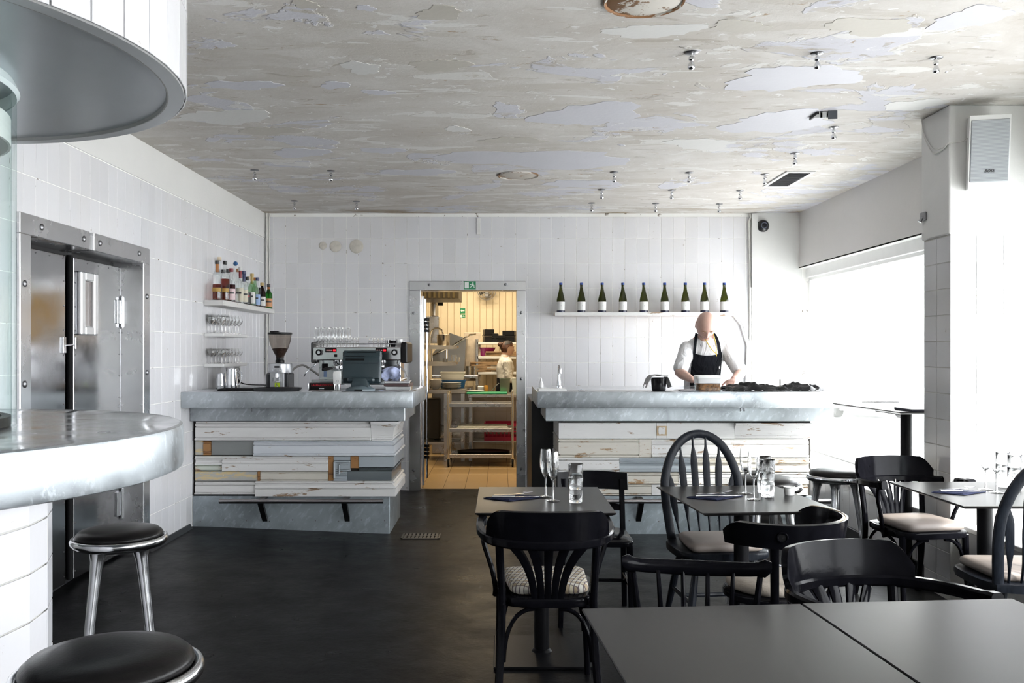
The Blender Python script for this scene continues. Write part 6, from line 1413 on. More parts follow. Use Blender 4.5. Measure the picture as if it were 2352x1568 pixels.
# ------------------------------------------------------------------ things on the right worktop
t = thing('gooseneck_tap', 'chrome gooseneck tap at the left end of the right bar', 'tap', wp(1284, 7.88))
mb = MB(); mb.lathe([(0, 0), (0.026, 0), (0.026, 0.006), (0.017, 0.012), (0.017, 0.05), (0, 0.05)], 20); mb.build('base', CHROME, t)
mb = MB(); mb.tube(catm([(0, 0, 0.04), (0, 0, 0.12), (0.0, -0.02, 0.165), (0, -0.07, 0.182), (0, -0.12, 0.165), (0, -0.135, 0.115)], 6), 0.0125, 12); mb.build('spout', CHROME, t)
t = thing('bottle_spray', 'small white soap pump beside the gooseneck tap', 'soap pump', wp(1243, 7.7)); mb = MB(); mb.lathe([(0, 0), (0.02, 0), (0.02, 0.03), (0.012, 0.05), (0.008, 0.055), (0.008, 0.07), (0, 0.07)], 18); mb.build('body', CERAMIC, t); mb = MB(); mb.tube([(0, 0, 0.068), (0, 0, 0.08), (-0.03, 0, 0.078)], 0.005, 6); mb.build('pump', WHITE_P, t)
mb = MB()
for k in range(6): a = 0.002*k; mb.box(-0.11+a*.5, 0.11-a*.3, -0.075, 0.075-a, 0.003*k, 0.003*k+0.0026)
loose('paper_stack', 'loose stack of white papers at the left end of the right bar', 'paper', mb, LABEL, wp(1267, 7.0), R(3))
mb = MB(); mb.slab(lambda u, v: ((u-.5)*0.05, (v-.5)*0.06, 0.002+0.012*(1-abs(2*u-1))), 6, 3, 0.0015); loose('folded_note', 'small folded bluish paper on the right bar', 'paper', mb, mat('bluish_paper', (0.60, 0.64, 0.76), 0.6), wp(1336, 7.0))
t = thing('black_pot', 'black pot draped with a grey towel on the right bar', 'pot', wp(1513, 7.02))
mb = MB(); mb.lathe([(0, 0.002), (0.050, 0.0), (0.054, 0.006), (0.062, 0.10), (0.066, 0.104), (0.060, 0.104), (0.052, 0.01), (0, 0.01)], 32); mb.build('pot_body', mat('black_enamel', (0.006, 0.006, 0.007), 0.2, spec=0.25), t)
TOW = mat('grey_towel', (0.44, 0.44, 0.44), 0.85, vary=0.2, vscale=30, bmp=0.2)
mb = MB()
P = [[None]*15 for _ in range(9)]
def tw(u, v):
    s_ = (u-.5)*0.30; over = 0.085
    if abs(s_) < over*0.75: x, z = s_, 0.108+0.016*math.cos(s_*18)
    else: k = abs(s_)-over*0.75; sg = 1 if s_ > 0 else -1; x = sg*(over*0.75+0.35*k+0.012*math.sin(v*9)); z = 0.112-0.9*k-0.012*math.sin(v*7+u*5)
    return (x, (v-.5)*0.11+0.01*math.sin(u*11), max(z, 0.006)+0.006*math.sin(v*11+u*17))
mb.slab(tw, 26, 8, 0.005); loose('grey_towel', 'crumpled grey towel over the rim of the black pot', 'towel', mb, TOW, wp(1510, 7.02), R(4), sm=60)
MILKY, nt_, b_ = nodes('milky_tub'); b_.inputs['Base Color'].default_value = (0.85, 0.85, 0.85, 1); b_.inputs['Alpha'].default_value = 0.75; b_.inputs['Roughness'].default_value = 0.2
t = thing('food_container', 'clear tub half full of brown nuts before the chef', 'container', wp(1626, 6.98))
def rr_(w, d, z, r=0.02): return [(p[0], p[1], z) for p in outline(w, w, d, r, 4)]
mb = MB(); mb.ring([rr_(0.088, 0.06, 0.0), rr_(0.091, 0.063, 0.01), rr_(0.0945, 0.0665, 0.062)], True, False, True); mb.build('tub_base', PANE, t)
mb = MB(); mb.ring([rr_(0.0946, 0.0666, 0.062), rr_(0.098, 0.07, 0.108), rr_(0.095, 0.067, 0.108), rr_(0.092, 0.064, 0.062)], True); mb.build('tub_wall', MILKY, t)
mb = MB(); mb.ring([rr_(0.101, 0.073, 0.100), rr_(0.102, 0.074, 0.112), rr_(0.099, 0.071, 0.122), rr_(0.07, 0.05, 0.124)], True, False, True, True); mb.build('lid', WHITE_P, t)
mb = MB(); mb.ring([rr_(0.080, 0.052, 0.004), rr_(0.084, 0.057, 0.01), rr_(0.087, 0.060, 0.056), rr_(0.06, 0.04, 0.060)], True, False, True, True); nu = mb.build('nut_filling', mat('brown_nuts', (0.20, 0.09, 0.03), 0.6, vary=0.7, vscale=60, bmp=1.0, bscale=70), t); nu['kind'] = 'stuff'
mb = MB(); mb.lathe([(0, 0), (0.075, 0), (0.09, 0.008), (0.086, 0.009), (0.07, 0.003), (0, 0.003)], 30); loose('steel_plate', 'small steel plate left of the nut tub', 'plate', mb, ALU, wp(1583, 6.95))
BAG = mat('black_bin_liner', (0.006, 0.006, 0.007), 0.2, spec=0.25, bmp=0.5, bscale=25)
def heap(label, px, w, d, h, seed, rz):
    q = random.Random(seed); ph = [q.uniform(0, 6) for _ in range(8)]; mb = MB()
    def f(u, v):
        x, y = (u-.5)*2, (v-.5)*2; e = max(0, 1-(x*x*0.9+y*y)) ** 0.5 if x*x*0.9+y*y < 1 else 0
        wv = 0.5+0.25*math.sin(7*x+ph[0]+2*y)+0.2*math.sin(13*x+5*y+ph[1])+0.14*math.sin(21*y-6*x+ph[2])
        return (x*w+0.02*math.sin(6*y+ph[3]), y*d*(1+0.12*math.sin(5*x+ph[4])), 0.0045+h*(e*(0.35+0.65*wv))+0.003*math.sin(19*x+ph[5])+0.003)
    mb.slab(f, 44, 16, 0.002); loose('bin_liner', label, 'plastic bag', mb, BAG, wp(px, 7.0), rz, sm=60)
heap('crumpled black plastic bag lying right of the nut tub', 1722, 0.21, 0.12, 0.07, 3, R(-3)); heap('crumpled black plastic bag at the right end of the bar', 1832, 0.20, 0.12, 0.065, 9, R(4))
t = thing('label_roll', 'small white roll standing behind the black bags', 'roll', wp(1796, 7.75)); mb = MB(); mb.lathe([(0.01, 0), (0.024, 0), (0.024, 0.07), (0.01, 0.07), (0.01, 0)], 20); mb.build('paper', LABEL, t)
# ------------------------------------------------------------------ people
def ell(mb, pts, ab, n=18, side=(1, 0, 0)):
    pts = [Vector(p) for p in pts]; m = len(pts); rows = []; side = Vector(side)
    for j in range(m):
        t = (pts[min(j+1, m-1)]-pts[max(j-1, 0)]).normalized()
        u = side-t*side.dot(t); u.normalize(); w = t.cross(u); a, b = ab[j] if isinstance(ab[j], tuple) else (ab[j], ab[j])
        rows.append([pts[j]+u*(a*math.cos(2*PI*i/n))+w*(b*math.sin(2*PI*i/n)) for i in range(n)])
    # rounded ends
    def capr(row, c, d):
        return [[c+(p-c)*math.cos(k)+d*math.sin(k) for p in row] for k in (R(35), R(65), R(85))]
    r0 = ab[0] if isinstance(ab[0], (int, float)) else min(ab[0]); r1 = ab[-1] if isinstance(ab[-1], (int, float)) else min(ab[-1])
    d0 = (pts[0]-pts[1]).normalized()*r0*0.7; d1 = (pts[-1]-pts[-2]).normalized()*r1*0.7
    rows = capr(rows[0], pts[0], d0)[::-1]+rows+capr(rows[-1], pts[-1], d1)
    mb.ring(rows, True, False, True, True)
def head_geo(mb, M, s=1.0):
    nu, nv = 56, 44; rows = []
    for j in range(nv+1):
        th = PI*(j+0.02)/(nv+0.04); row = []
        for i in range(nu):
            ph = 2*PI*i/nu; d = Vector((math.sin(th)*math.sin(ph), -math.sin(th)*math.cos(ph), math.cos(th)))
            x, y, z = d.x*0.077, d.y*0.097, d.z*0.118
            if z < 0: k = (-z/0.118); x *= 1-0.30*k**1.6; y *= 1-0.10*k if y < 0 else 1-0.42*k
            if z > 0 and y > 0: y *= 1.08
            if y < 0:
                f = min(1, -d.y*1.6); g = lambda a, b: math.exp(-(a/b)**2)
                y -= f*(0.021*g(x, 0.0125)*g(z+0.022, 0.014)+0.012*g(x, 0.010)*g(z-0.004, 0.024))
                y += f*0.0115*g(abs(x)-0.031, 0.0155)*g(z-0.014, 0.0125)
                y -= f*0.006*g(z-0.034, 0.010)*g(x, 0.05)
                y -= f*(0.0065*g(x, 0.023)*g(z+0.052, 0.006)+0.007*g(x, 0.020)*g(z+0.064, 0.006)-0.003*g(x, 0.024)*g(z+0.058, 0.003))
                y -= f*0.010*g(x, 0.024)*g(z+0.094, 0.016); y -= f*0.004*g(abs(x)-0.042, 0.018)*g(z+0.022, 0.02)
            row.append(M @ (Vector((x, y, z))*s))
        rows.append(row)
    mb.ring(rows, True, False, True, True)
    for sx in (-1, 1):                      # ears
        er = []
        for k in range(9):
            a = PI*k/8; er.append([M @ (Vector((sx*(0.076+0.006*math.cos(q)), 0.012+0.017*math.sin(a)*math.sin(q)*1.0+0.004, -0.006+0.031*-math.cos(a)+0.004*math.sin(q)))*s) for q in [2*PI*i/10 for i in range(10)]])
        mb.ring(er, True, False, True, True)
def hand_geo(mb, wrist, d, palm_n, thumb_side, s=1.0, curl=0.5):
    wrist = Vector(wrist); d = Vector(d).normalized(); n = Vector(palm_n); n = (n-d*n.dot(d)).normalized(); sd = d.cross(n)*thumb_side
    ell(mb, [wrist-d*0.02, wrist+d*0.02*s, wrist+d*0.05*s, wrist+d*0.088*s], [(0.026*s, 0.020*s), (0.032*s, 0.017*s), (0.041*s, 0.0155*s), (0.040*s, 0.013*s)], 14, sd)
    for k, L in enumerate((0.072, 0.08, 0.074, 0.058)):
        b = wrist+d*(0.085-0.004*abs(k-1.2))*s+sd*(0.030-0.020*k)*s; p = [b]; a = 0.15
        for seg, f in enumerate((0.45, 0.31, 0.24)):
            a += curl*(0.55+0.25*seg); p.append(p[-1]+(d*math.cos(a)+n*math.sin(a))*L*f*s)
        ell(mb, p, [0.0092*s, 0.0086*s, 0.0078*s, 0.0066*s], 10, sd)
    b = wrist+d*0.025*s+sd*0.03*s; p = [b, b+(d*0.6+sd*0.75+n*0.25)*0.038*s, b+(d*0.85+sd*0.75+n*0.5)*0.06*s, b+(d*1.15+sd*0.6+n*0.65)*0.078*s]
    ell(mb, p, [0.014*s, 0.0115*s, 0.0098*s, 0.0075*s], 10, n)
def fuse(mb, name, m, parent, voxel=0.006, it=4):
    o = mb.build(name, m, parent)
    r = o.modifiers.new('remesh', 'REMESH'); r.mode = 'VOXEL'; r.voxel_size = voxel; r.use_smooth_shade = True
    sm = o.modifiers.new('smooth', 'SMOOTH'); sm.factor = 0.5; sm.iterations = it
    dg = bpy.context.evaluated_depsgraph_get(); me = D.meshes.new_from_object(o.evaluated_get(dg)); o.modifiers.clear(); o.data = me; me.name = name
    me.polygons.foreach_set('use_smooth', [True]*len(me.polygons))
    return o
def skin(name, c):
    m, nt, b = nodes(name); v = coord(nt)
    r = ramp(nt, [(0.35, tuple(x*y for x, y in zip(c, (0.96, 0.88, 0.86)))), (0.65, c)]); nt.links.new(noise(nt, v, 14, 4), r.inputs[0]); nt.links.new(r.outputs[0], b.inputs['Base Color'])
    b.inputs['Roughness'].default_value = 0.45; b.inputs['Subsurface Weight'].default_value = 0.08; b.inputs['Subsurface Scale'].default_value = 0.01; return m
def lerp_tab(tab, z):
    if z <= tab[0][0]: return tab[0][1:]
    for a, b in zip(tab, tab[1:]):
        if z <= b[0]: k = (z-a[0])/(b[0]-a[0]); k = k*k*(3-2*k) if False else k; return tuple(p+(q-p)*k for p, q in zip(a[1:], b[1:]))
    return tab[-1][1:]
def build_person(t, P):
    # P: joints in the local frame of t, front = -y
    S = P['skin']; mb = MB(); tor = P['torso']
    ell(mb, [(x, y, z) for z, x, y, a, b in tor], [(a, b) for z, x, y, a, b in tor], 24)
    hc, pitch, yaw, hs = P['head']
    M = Matrix.Translation(hc) @ Matrix.Rotation(yaw, 4, 'Z') @ Matrix.Rotation(pitch, 4, 'X')
    head_geo(mb, M, hs)
    nb = Vector((tor[-1][1], tor[-1][2], tor[-1][0])); ht = M @ Vector((0, 0.022, -0.06))*1.0
    ell(mb, [nb-Vector((0, 0, 0.03)), nb+(ht-nb)*0.5, ht], [(0.066, 0.06), (0.056, 0.056), (0.055, 0.058)], 18)
    for k, (sh, el, wr, hd, pn, ts) in enumerate(P['arms']):
        sh, el, wr = Vector(sh), Vector(el), Vector(wr)
        ell(mb, [sh, sh.lerp(el, .35), sh.lerp(el, .8), el, el.lerp(wr, .25), el.lerp(wr, .7), wr], [x*P['limb'] for x in (0.056, 0.049, 0.043, 0.041, 0.044, 0.034, 0.027)], 16)
        hand_geo(mb, wr, hd, pn, ts, P.get('hs', 1.0), P.get('curl', 0.5))
    for hip, kn, an in P['legs']:
        hip, kn, an = Vector(hip), Vector(kn), Vector(an)
        ell(mb, [hip, hip.lerp(kn, .5), kn, kn.lerp(an, .35), an], [x*P['limb'] for x in (0.088, 0.075, 0.056, 0.056, 0.038)], 16)
    body = fuse(mb, 'body', S, t, P.get('voxel', 0.006))
    # trousers and shoes
    mb = MB()
    for hip, kn, an in P['legs']:
        hip, kn, an = Vector(hip), Vector(kn), Vector(an)
        ell(mb, [hip+Vector((0, 0, 0.05)), hip.lerp(kn, .5), kn, kn.lerp(an, .5), an], [x*P['limb'] for x in (0.108, 0.092, 0.078, 0.074, 0.066)], 16)
    z0 = tor[0][0]; a = lerp_tab(tor, z0); ell(mb, [(a[0], a[1], z0-0.06), (a[0], a[1], z0+0.03), tuple(lerp_tab(tor, z0+0.14)[:2])+(z0+0.14,)], [(a[2]+.012, a[3]+.012)]*2+[(lerp_tab(tor, z0+0.14)[2]+.008, lerp_tab(tor, z0+0.14)[3]+.008)], 20)
    fuse(mb, 'trousers', P['trouser'], t, 0.009)
    for hip, kn, an in P['legs']:
        an = Vector(an); mb = MB(); ell(mb, [an+Vector((0, 0.05, -0.052)), an+Vector((0, 0.0, -0.045)), an+Vector((0, -0.09, -0.055)), an+Vector((0, -0.165, -0.066))], [(0.034, 0.034), (0.042, 0.045), (0.045, 0.036), (0.038, 0.022)], 14); mb.build('shoe', RUBBER, t, smooth=60)
    # shirt
    mb = MB(); g = 0.014; tt = [q for q in tor if q[0] > P['shirt_from']]
    ell(mb, [(x, y, z) for z, x, y, a, b in tt]+[(tor[-1][1], tor[-1][2], tor[-1][0]+0.02)], [(a+g, b+g) for z, x, y, a, b in tt]+[(0.072, 0.068)], 24)
    for sh, el, wr, hd, pn, ts in P['arms']:
        sh, el, wr = Vector(sh), Vector(el), Vector(wr); f = P['sleeve']
        pts = [sh, sh.lerp(el, .4), sh.lerp(el, .8), el] if f > 1 else [sh, sh.lerp(el, f*.5), sh.lerp(el, f)]
        rr = [0.070, 0.064, 0.058, 0.055] if f > 1 else [0.066, 0.063, 0.064]
        if f > 1: pts.append(el.lerp(wr, f-1)); rr.append(0.052)
        ell(mb, pts, [x*P['limb'] for x in rr], 16)
    sh_ = fuse(mb, 'shirt', P['cloth'], t, 0.008, 3)
    return body, sh_, M
def m_cloth(name, c):
    m, nt, b = nodes(name); v = coord(nt)
    b.inputs['Base Color'].default_value = col(c); b.inputs['Roughness'].default_value = 0.85; b.inputs['Specular IOR Level'].default_value = 0.12
    w = noise(nt, coord(nt, (1, 1, 0.5)), 9, 3, 0.5, 1.2); bump(nt, b, w, 0.9, 0.04); return m
WHITEC = m_cloth('white_shirt_cloth', (0.76, 0.76, 0.77)); BLACKC = m_cloth('black_apron_cloth', (0.008, 0.009, 0.012))
def apron(t, tor, z0, z1, wfun, off, M_, name='apron', aa=1.0):
    mb = MB()
    def f(u, v):
        w = wfun(v); z = z0+(z1-z0)*v+(0.0 if v < 0.99 else 0.0); x_, y_, a, b = lerp_tab(tor, z); ang = (u-.5)*2*w
        zt = z-0.030*v*v*(1-(2*u-1)**2)*P_DIP[0]
        return (x_+(a+off)*math.sin(ang), y_-(b+off)*math.cos(ang), zt)
    mb.slab(f, 24, 26, 0.004); return mb.build(name, M_, t, smooth=60)
P_DIP = [1.0]
# ---- the chef, head bowed over the right bar
cx0, cy0 = 1.885, 8.34
t = thing('person', 'bald chef in white shirt and black apron, head bowed over the right bar', 'person', (cx0, cy0, 0))
def L(x, y, z): return (x-cx0, y-cy0, z)
tor = [(0.92, 0.0, 0.0, 0.165, 0.115), (1.04, 0.0, -0.01, 0.160, 0.115), (1.16, 0.0, -0.03, 0.160, 0.118), (1.30, -0.005, -0.075, 0.175, 0.125), (1.42, -0.01, -0.13, 0.190, 0.120), (1.50, -0.015, -0.17, 0.185, 0.095), (1.555, -0.025, -0.20, 0.115, 0.070)]
SK = skin('fair_skin', (0.60, 0.40, 0.33))
P = dict(skin=SK, torso=tor, head=(Vector(L(1.835, 7.97, 1.672)), R(50), R(-3), 1.12),
    arms=[(L(1.715, 8.17, 1.478), L(1.612, 8.03, 1.255), L(1.675, 7.78, 1.195), (0.35, -0.9, -0.2), (0, 0, -1), 1), (L(2.05, 8.17, 1.478), L(2.165, 8.03, 1.25), L(2.03, 7.78, 1.195), (-0.45, -0.85, -0.15), (0, 0, -1), -1)],
    legs=[((-0.09, 0.0, 0.92), (-0.10, 0.0, 0.50), (-0.10, 0.02, 0.10)), ((0.09, 0.0, 0.92), (0.10, 0.0, 0.50), (0.10, 0.02, 0.10))],
    limb=1.08, hs=1.0, curl=0.35, trouser=BLACKC, cloth=WHITEC, shirt_from=1.0, sleeve=0.86)
body, shirt, HM = build_person(t, P)
ap = apron(t, tor, 0.62, 1.435, lambda v: 1.15-0.45*v, 0.021, BLACKC)
for sx in (-1, 1):                            # neck straps
    x_, y_, a, b = lerp_tab(tor, 1.425); s0 = Vector((x_+(a+.022)*math.sin(sx*0.58), y_-(b+.022)*math.cos(0.58), 1.425)); nk = Vector((-0.03+sx*0.078, -0.235, 1.60))
    mb = MB(); pts = catm([s0, s0.lerp(nk, .5)+Vector((sx*0.006, -0.03, 0.01)), nk+Vector((0, -0.02, 0)), Vector((-0.025+sx*0.05, -0.13, 1.595))], 5); mb.tube(pts, 1.0, sec=[(-0.013, -0.002), (0.013, -0.002), (0.013, 0.002), (-0.013, 0.002)], up=(0, -1, 0.4)); mb.build('apron_strap', BLACKC, t)
mb = MB(); x_, y_, a, b = lerp_tab(tor, 1.30); an = 0.62; mb.box(-0.006, 0.006, -0.003, 0.0, -0.015, 0.015, M=Matrix.Translation((x_+(a+.026)*math.sin(an), y_-(b+.026)*math.cos(an), 1.30)) @ Matrix.Rotation(an, 4, 'Z')); mb.build('apron_tag', LABEL, ap)
YEL = mat('yellow_cord', (0.66, 0.48, 0.06), 0.6)
mb = MB(); mb.tube(catm([(0.035, -0.30, 1.60), (0.045, -0.345, 1.50), (0.055, -0.325, 1.40)], 6), 0.004, 6); mb.tube(catm([(-0.045, -0.31, 1.56), (0.0, -0.35, 1.47), (0.055, -0.328, 1.42)], 6), 0.004, 6); mb.build('neck_cord', YEL, t)['kind'] = 'stuff'
for x, z in ((-0.075, 1.50), (0.045, 1.492)):
    x_, y_, a, b = lerp_tab(tor, z); mb = MB(); mb.lathe([(0, 0.005), (0.006, 0.004), (0.007, 0)], 10, M=Matrix.Translation((x, y_-(b+.016), z)) @ Matrix.Rotation(R(90), 4, 'X')); mb.build('button', DULL, shirt)
def face_bits(t, M, s, brow, body, lid=None):
    for sx in (-1, 1):
        mb = MB(); mb.tube([M @ (Vector((sx*x, y, z))*s) for x, y, z in ((0.014, -0.0985, 0.034), (0.03, -0.096, 0.039), (0.047, -0.086, 0.034))], 0.0038, 6); mb.build('eyebrow', brow, t)
        mb = MB(); mb.lathe([(0.0115*math.sin(PI*k/8), -0.0115*math.cos(PI*k/8)) for k in range(9)], 12, M=M @ Matrix.Translation(Vector((sx*0.031, -0.0745, 0.012))*s)); e = mb.build('eyelid' if lid else 'eye', lid or CERAMIC, t, smooth=60)
        if lid: mb = MB(); mb.tube([M @ (Vector((sx*(0.031+q), -0.0855+abs(q)*0.3, 0.006+abs(q)*0.15))*s) for q in (-0.012, -0.006, 0, 0.006, 0.012)], 0.0016, 5); mb.build('lashes', mat('dark_lashes', (0.06, 0.035, 0.025), 0.7), e)
        else: mb = MB(); mb.lathe([(0, 0.0008), (0.0052, 0.0)], 12, M=M @ Matrix.Translation(Vector((sx*0.031, -0.0863, 0.0095))*s) @ Matrix.Rotation(R(90), 4, 'X')); mb.build('iris', mat('dark_iris', (0.03, 0.03, 0.035), 0.2), e)
    mb = MB(); mb.tube([M @ (Vector((x, -0.0925+abs(x)*0.35, -0.058))*s) for x in (-0.024, -0.012, 0, 0.012, 0.024)], [0.0015, 0.0034, 0.004, 0.0034, 0.0015], 6); mb.build('lips', mat('lip_skin', (0.42, 0.18, 0.16), 0.45), t)
face_bits(t, HM, 1.12, mat('sandy_brow', (0.28, 0.16, 0.09), 0.8), body, SK)
# short stubble over the jaw
def shell(M, s, cond, off, name, m, parent):
    mb = MB(); tmp = MB(); head_geo(tmp, Matrix.Identity(4), 1.0); tmp.bm.normal_update()
    keep = {}
    for f in tmp.bm.faces:
        c = f.calc_center_median()
        if cond(c):
            for v in f.verts:
                if v not in keep: keep[v] = mb.bm.verts.new(M @ ((v.co+v.co.normalized()*off)*s))
            try: mb.bm.faces.new([keep[v] for v in f.verts])
            except ValueError: pass
    tmp.bm.free(); return mb.build(name, m, parent, smooth=60)
mst, nt, b = nodes('sandy_stubble'); b.inputs['Base Color'].default_value = (0.30, 0.16, 0.10, 1); b.inputs['Roughness'].default_value = 0.9
kn = ramp(nt, [(0.40, 0.0), (0.6, 0.5)]); nt.links.new(noise(nt, coord(nt), 300, 2), kn.inputs[0]); nt.links.new(kn.outputs[0], b.inputs['Alpha'])
shell(HM, 1.12, lambda c: c.z < -0.03 and c.y < 0.03 and (abs(c.x) > 0.03 or c.z < -0.07 or (-0.048 < c.z < -0.036)), 0.0015, 'stubble', mst, t)

# ---- the woman in the kitchen, seen from behind in profile
t = thing('person', 'woman in white shirt with brown tied-up hair in the kitchen doorway, facing right', 'person', (0.085, 12.98, 0), R(98))
tor = [(0.86, 0, 0, 0.155, 0.115), (0.98, 0, 0, 0.140, 0.10), (1.10, 0, 0.005, 0.142, 0.105), (1.20, 0, 0.0, 0.155, 0.115), (1.28, 0, 0.0, 0.160, 0.095), (1.345, 0, 0.005, 0.10, 0.065)]
SK2 = skin('warm_fair_skin', (0.56, 0.36, 0.27))
P = dict(skin=SK2, torso=tor, head=(Vector((0, -0.03, 1.475)), R(4), R(4), 0.96),
    arms=[((-0.165, 0.0, 1.28), (-0.20, -0.03, 1.04), (-0.15, -0.24, 1.0), (0.1, -1, 0), (0, 0, -1), 1), ((0.165, 0.0, 1.28), (0.20, -0.03, 1.04), (0.15, -0.24, 1.0), (-0.1, -1, 0), (0, 0, -1), -1)],
    legs=[((-0.08, 0, 0.86), (-0.085, 0, 0.46), (-0.085, 0.02, 0.095)), ((0.08, 0, 0.86), (0.085, 0, 0.46), (0.085, 0.02, 0.095))],
    limb=0.9, hs=0.9, curl=0.6, trouser=BLACKC, cloth=m_cloth('cream_shirt_cloth', (0.70, 0.68, 0.64)), shirt_from=0.95, sleeve=1.55, voxel=0.007)
body, shirt, HM = build_person(t, P)
HAIR = mat('chestnut_hair', (0.075, 0.026, 0.012), 0.5, vary=0.4, vscale=40, stretch=(1, 1, 0.2), bmp=0.3, bscale=60)
hr = shell(HM, 0.96, lambda c: (c.z > 0.045-0.9*max(0, c.y+0.02) or (c.y > 0.02 and c.z > -0.05)) and not (c.y < -0.06 and c.z < 0.07), 0.010, 'hair', HAIR, t)
mb = MB(); mb.lathe([(0.043*math.sin(PI*k/12), -0.036*math.cos(PI*k/12)) for k in range(13)], 18, M=HM @ Matrix.Translation((0, 0.105, 0.055))); mb.build('hair_bun', HAIR, hr, smooth=60)
shell(HM, 0.96, lambda c: c.z > 0.062-0.35*c.y and -0.07 < c.y < 0.05 and c.z < 0.122, 0.013, 'dark_cap', mat('dark_hair_band', (0.02, 0.015, 0.015), 0.6), t)
face_bits(t, HM, 0.96, HAIR, body)
mb = MB(); ell(mb, [(0, 0, 0.55), (0, 0, 0.80), (0, 0, 0.98), (0, 0.0, 1.055)], [(0.20, 0.155), (0.185, 0.145), (0.162, 0.124), (0.160, 0.122)], 24); mb.build('waist_apron', BLACKC, t, smooth=60)
# ------------------------------------------------------------------ things on the ceiling and the pillar
def make_bulb():
    t = thing('ceiling_bulb', 'b', 'light bulb')
    mb = MB(); mb.lathe([(0, 0.0), (0.033, 0.0), (0.034, -0.003), (0.030, -0.006), (0.012, -0.009), (0, -0.009)], 24); mb.build('ceiling_plate', DULL, t)
    mb = MB(); mb.lathe([(0.008, -0.008), (0.008, -0.02), (0.0135, -0.024), (0.0135, -0.036), (0.009, -0.041), (0, -0.041)], 16); mb.build('socket', CHROME, t)
    mb = MB(); mb.lathe([(0.0075, -0.040), (0.009, -0.048), (0.0165, -0.060), (0.0185, -0.068), (0.016, -0.077), (0.009, -0.083), (0, -0.084)], 18); mb.build('silvered_bulb', CHROME, t, smooth=60)
    return t
bp = None
BUL = [(1588, 120, 'front row over the room, left one of three'), (1877, 122, 'front row over the room, middle one of three'), (2150, 132, 'front row over the room, right one of three'), (1915, 292, 'just behind the black ceiling hole'), (1826, 352, 'between ceiling hole and air vent'),
       (1757, 400, 'at the left corner of the air vent'), (1583, 396, 'second left of the air vent in its row'), (1411, 395, 'third left of the air vent in its row'),
       (1382, 435, 'left one of the three above the wine shelf, middle row'), (1543, 436, 'middle one of the three above the wine shelf, middle row'), (1700, 437, 'right one of the three above the wine shelf, middle row'),
       (1359, 466, 'left one of the last row by the back wall'), (1506, 467, 'middle one of the last row by the back wall'), (1652, 468, 'right one of the last row by the back wall'),
       (585, 390, 'left one of the front pair over the left bar'), (760, 392, 'right one of the front pair over the left bar'), (676, 461, 'left one of the rear pair over the coffee machine'), (819, 462, 'right one of the rear pair over the coffee machine')]
for px, py, lab in BUL:
    p = on(px, py, CEIL); loc = (p.x, p.y, CEIL); lab = 'small silvered ceiling bulb, '+lab
    if bp is None: bp = make_bulb(); bp.location = loc; bp['label'] = lab; bp['group'] = 'silvered ceiling bulbs'
    else: dup(bp, loc, 0, lab, 'silvered ceiling bulbs', 0.92 if py < 300 else 1.0)
t = thing('air_vent', 'white framed slatted air vent in the ceiling near the window', 'vent', (2.385, 7.41, CEIL))
mb = MB(); a, b, f = 0.115, 0.325, 0.028
for q in ((-a, a, -b, -b+f), (-a, a, b-f, b), (-a, -a+f, -b+f, b-f), (a-f, a, -b+f, b-f)): mb.box(q[0], q[1], q[2], q[3], -0.012, 0.0, 0.002)
mb.build('frame', WHITE_P, t)
mb = MB(); mb.box(-a+f, a-f, -b+f, b-f, -0.002, -0.0005); mb.build('dark_opening', BLACKP, t)
for k in range(12):
    y = -b+f+(2*b-2*f)*(k+.5)/12; mb = MB(); mb.box(-a+f, a-f, -0.011, 0.011, -0.001, 0.001, M=Matrix.Translation((0, y, -0.0075)) @ Matrix.Rotation(R(35), 4, 'X')); mb.build('slat', mat('dark_slat', (0.16, 0.16, 0.17), 0.35, 0.6), t)
p = on(1887, 262, CEIL); t = thing('junction_box', 'black open junction box in the ceiling with a hanging cover', 'junction box', (p.x, p.y, CEIL))
mb = MB(); mb.box(-0.05, 0.05, -0.07, 0.07, -0.003, -0.0005); mb.build('opening', BLACKP, t)
mb = MB(); mb.box(-0.05, -0.04, -0.07, 0.07, -0.02, 0); mb.box(0.03, 0.05, -0.07, 0.0, -0.022, 0); mb.cyl((-0.012, -0.03, -0.03), (-0.012, -0.03, -0.001), 0.006); mb.build('box_edges', BLACKP, t)['kind'] = 'stuff'
mb = MB(); mb.box(0.022, 0.075, -0.075, -0.07, -0.05, 0.0, 0.001, M=Matrix.Rotation(R(-8), 4, 'Z')); mb.build('cover_plate', mat('dark_grey_cover', (0.05, 0.055, 0.065), 0.4), t)
# loudspeaker
sx_, sy_ = (2227+2312)/2, 0; q = at(2268, 350, 5.08)
t = thing('wall_speaker', 'white loudspeaker with grey grille tilted on the tiled pillar', 'speaker', (q.x, 5.10, q.z), R(-14))
Mx = Matrix.Rotation(R(7), 4, 'X')
mb = MB(); mb.prism([(-0.105, -0.08), (0.105, -0.08), (0.085, 0.06), (-0.085, 0.06)], -0.205, 0.205, 0.006, M=Mx); mb.build('cabinet', WHITE_P, t)
mb = MB(); mb.box(-0.098, 0.098, -0.086, -0.078, -0.165, 0.178, 0.003, M=Mx); g = mb.build('grille', mat('grey_grille', (0.34, 0.36, 0.38), 0.5), t)
gm = mat('grille_line', (0.48, 0.50, 0.52), 0.5); mb = MB()
for k in range(46): z = -0.16+0.333*k/45; mb.box(-0.094, 0.094, -0.0872, -0.0862, z-0.0014, z+0.0014, M=Mx)
o = mb.build('grille_mesh', gm, g); o['kind'] = 'stuff'
bz = text('BOSE', 0.022, mat('dark_letters', (0.04, 0.04, 0.045), 0.4), g, Mx @ Vector((0, -0.0885, -0.105)), (R(97), 0, 0), 0.0008, name='badge_lettering', shear=0.35, bold=0.0006)
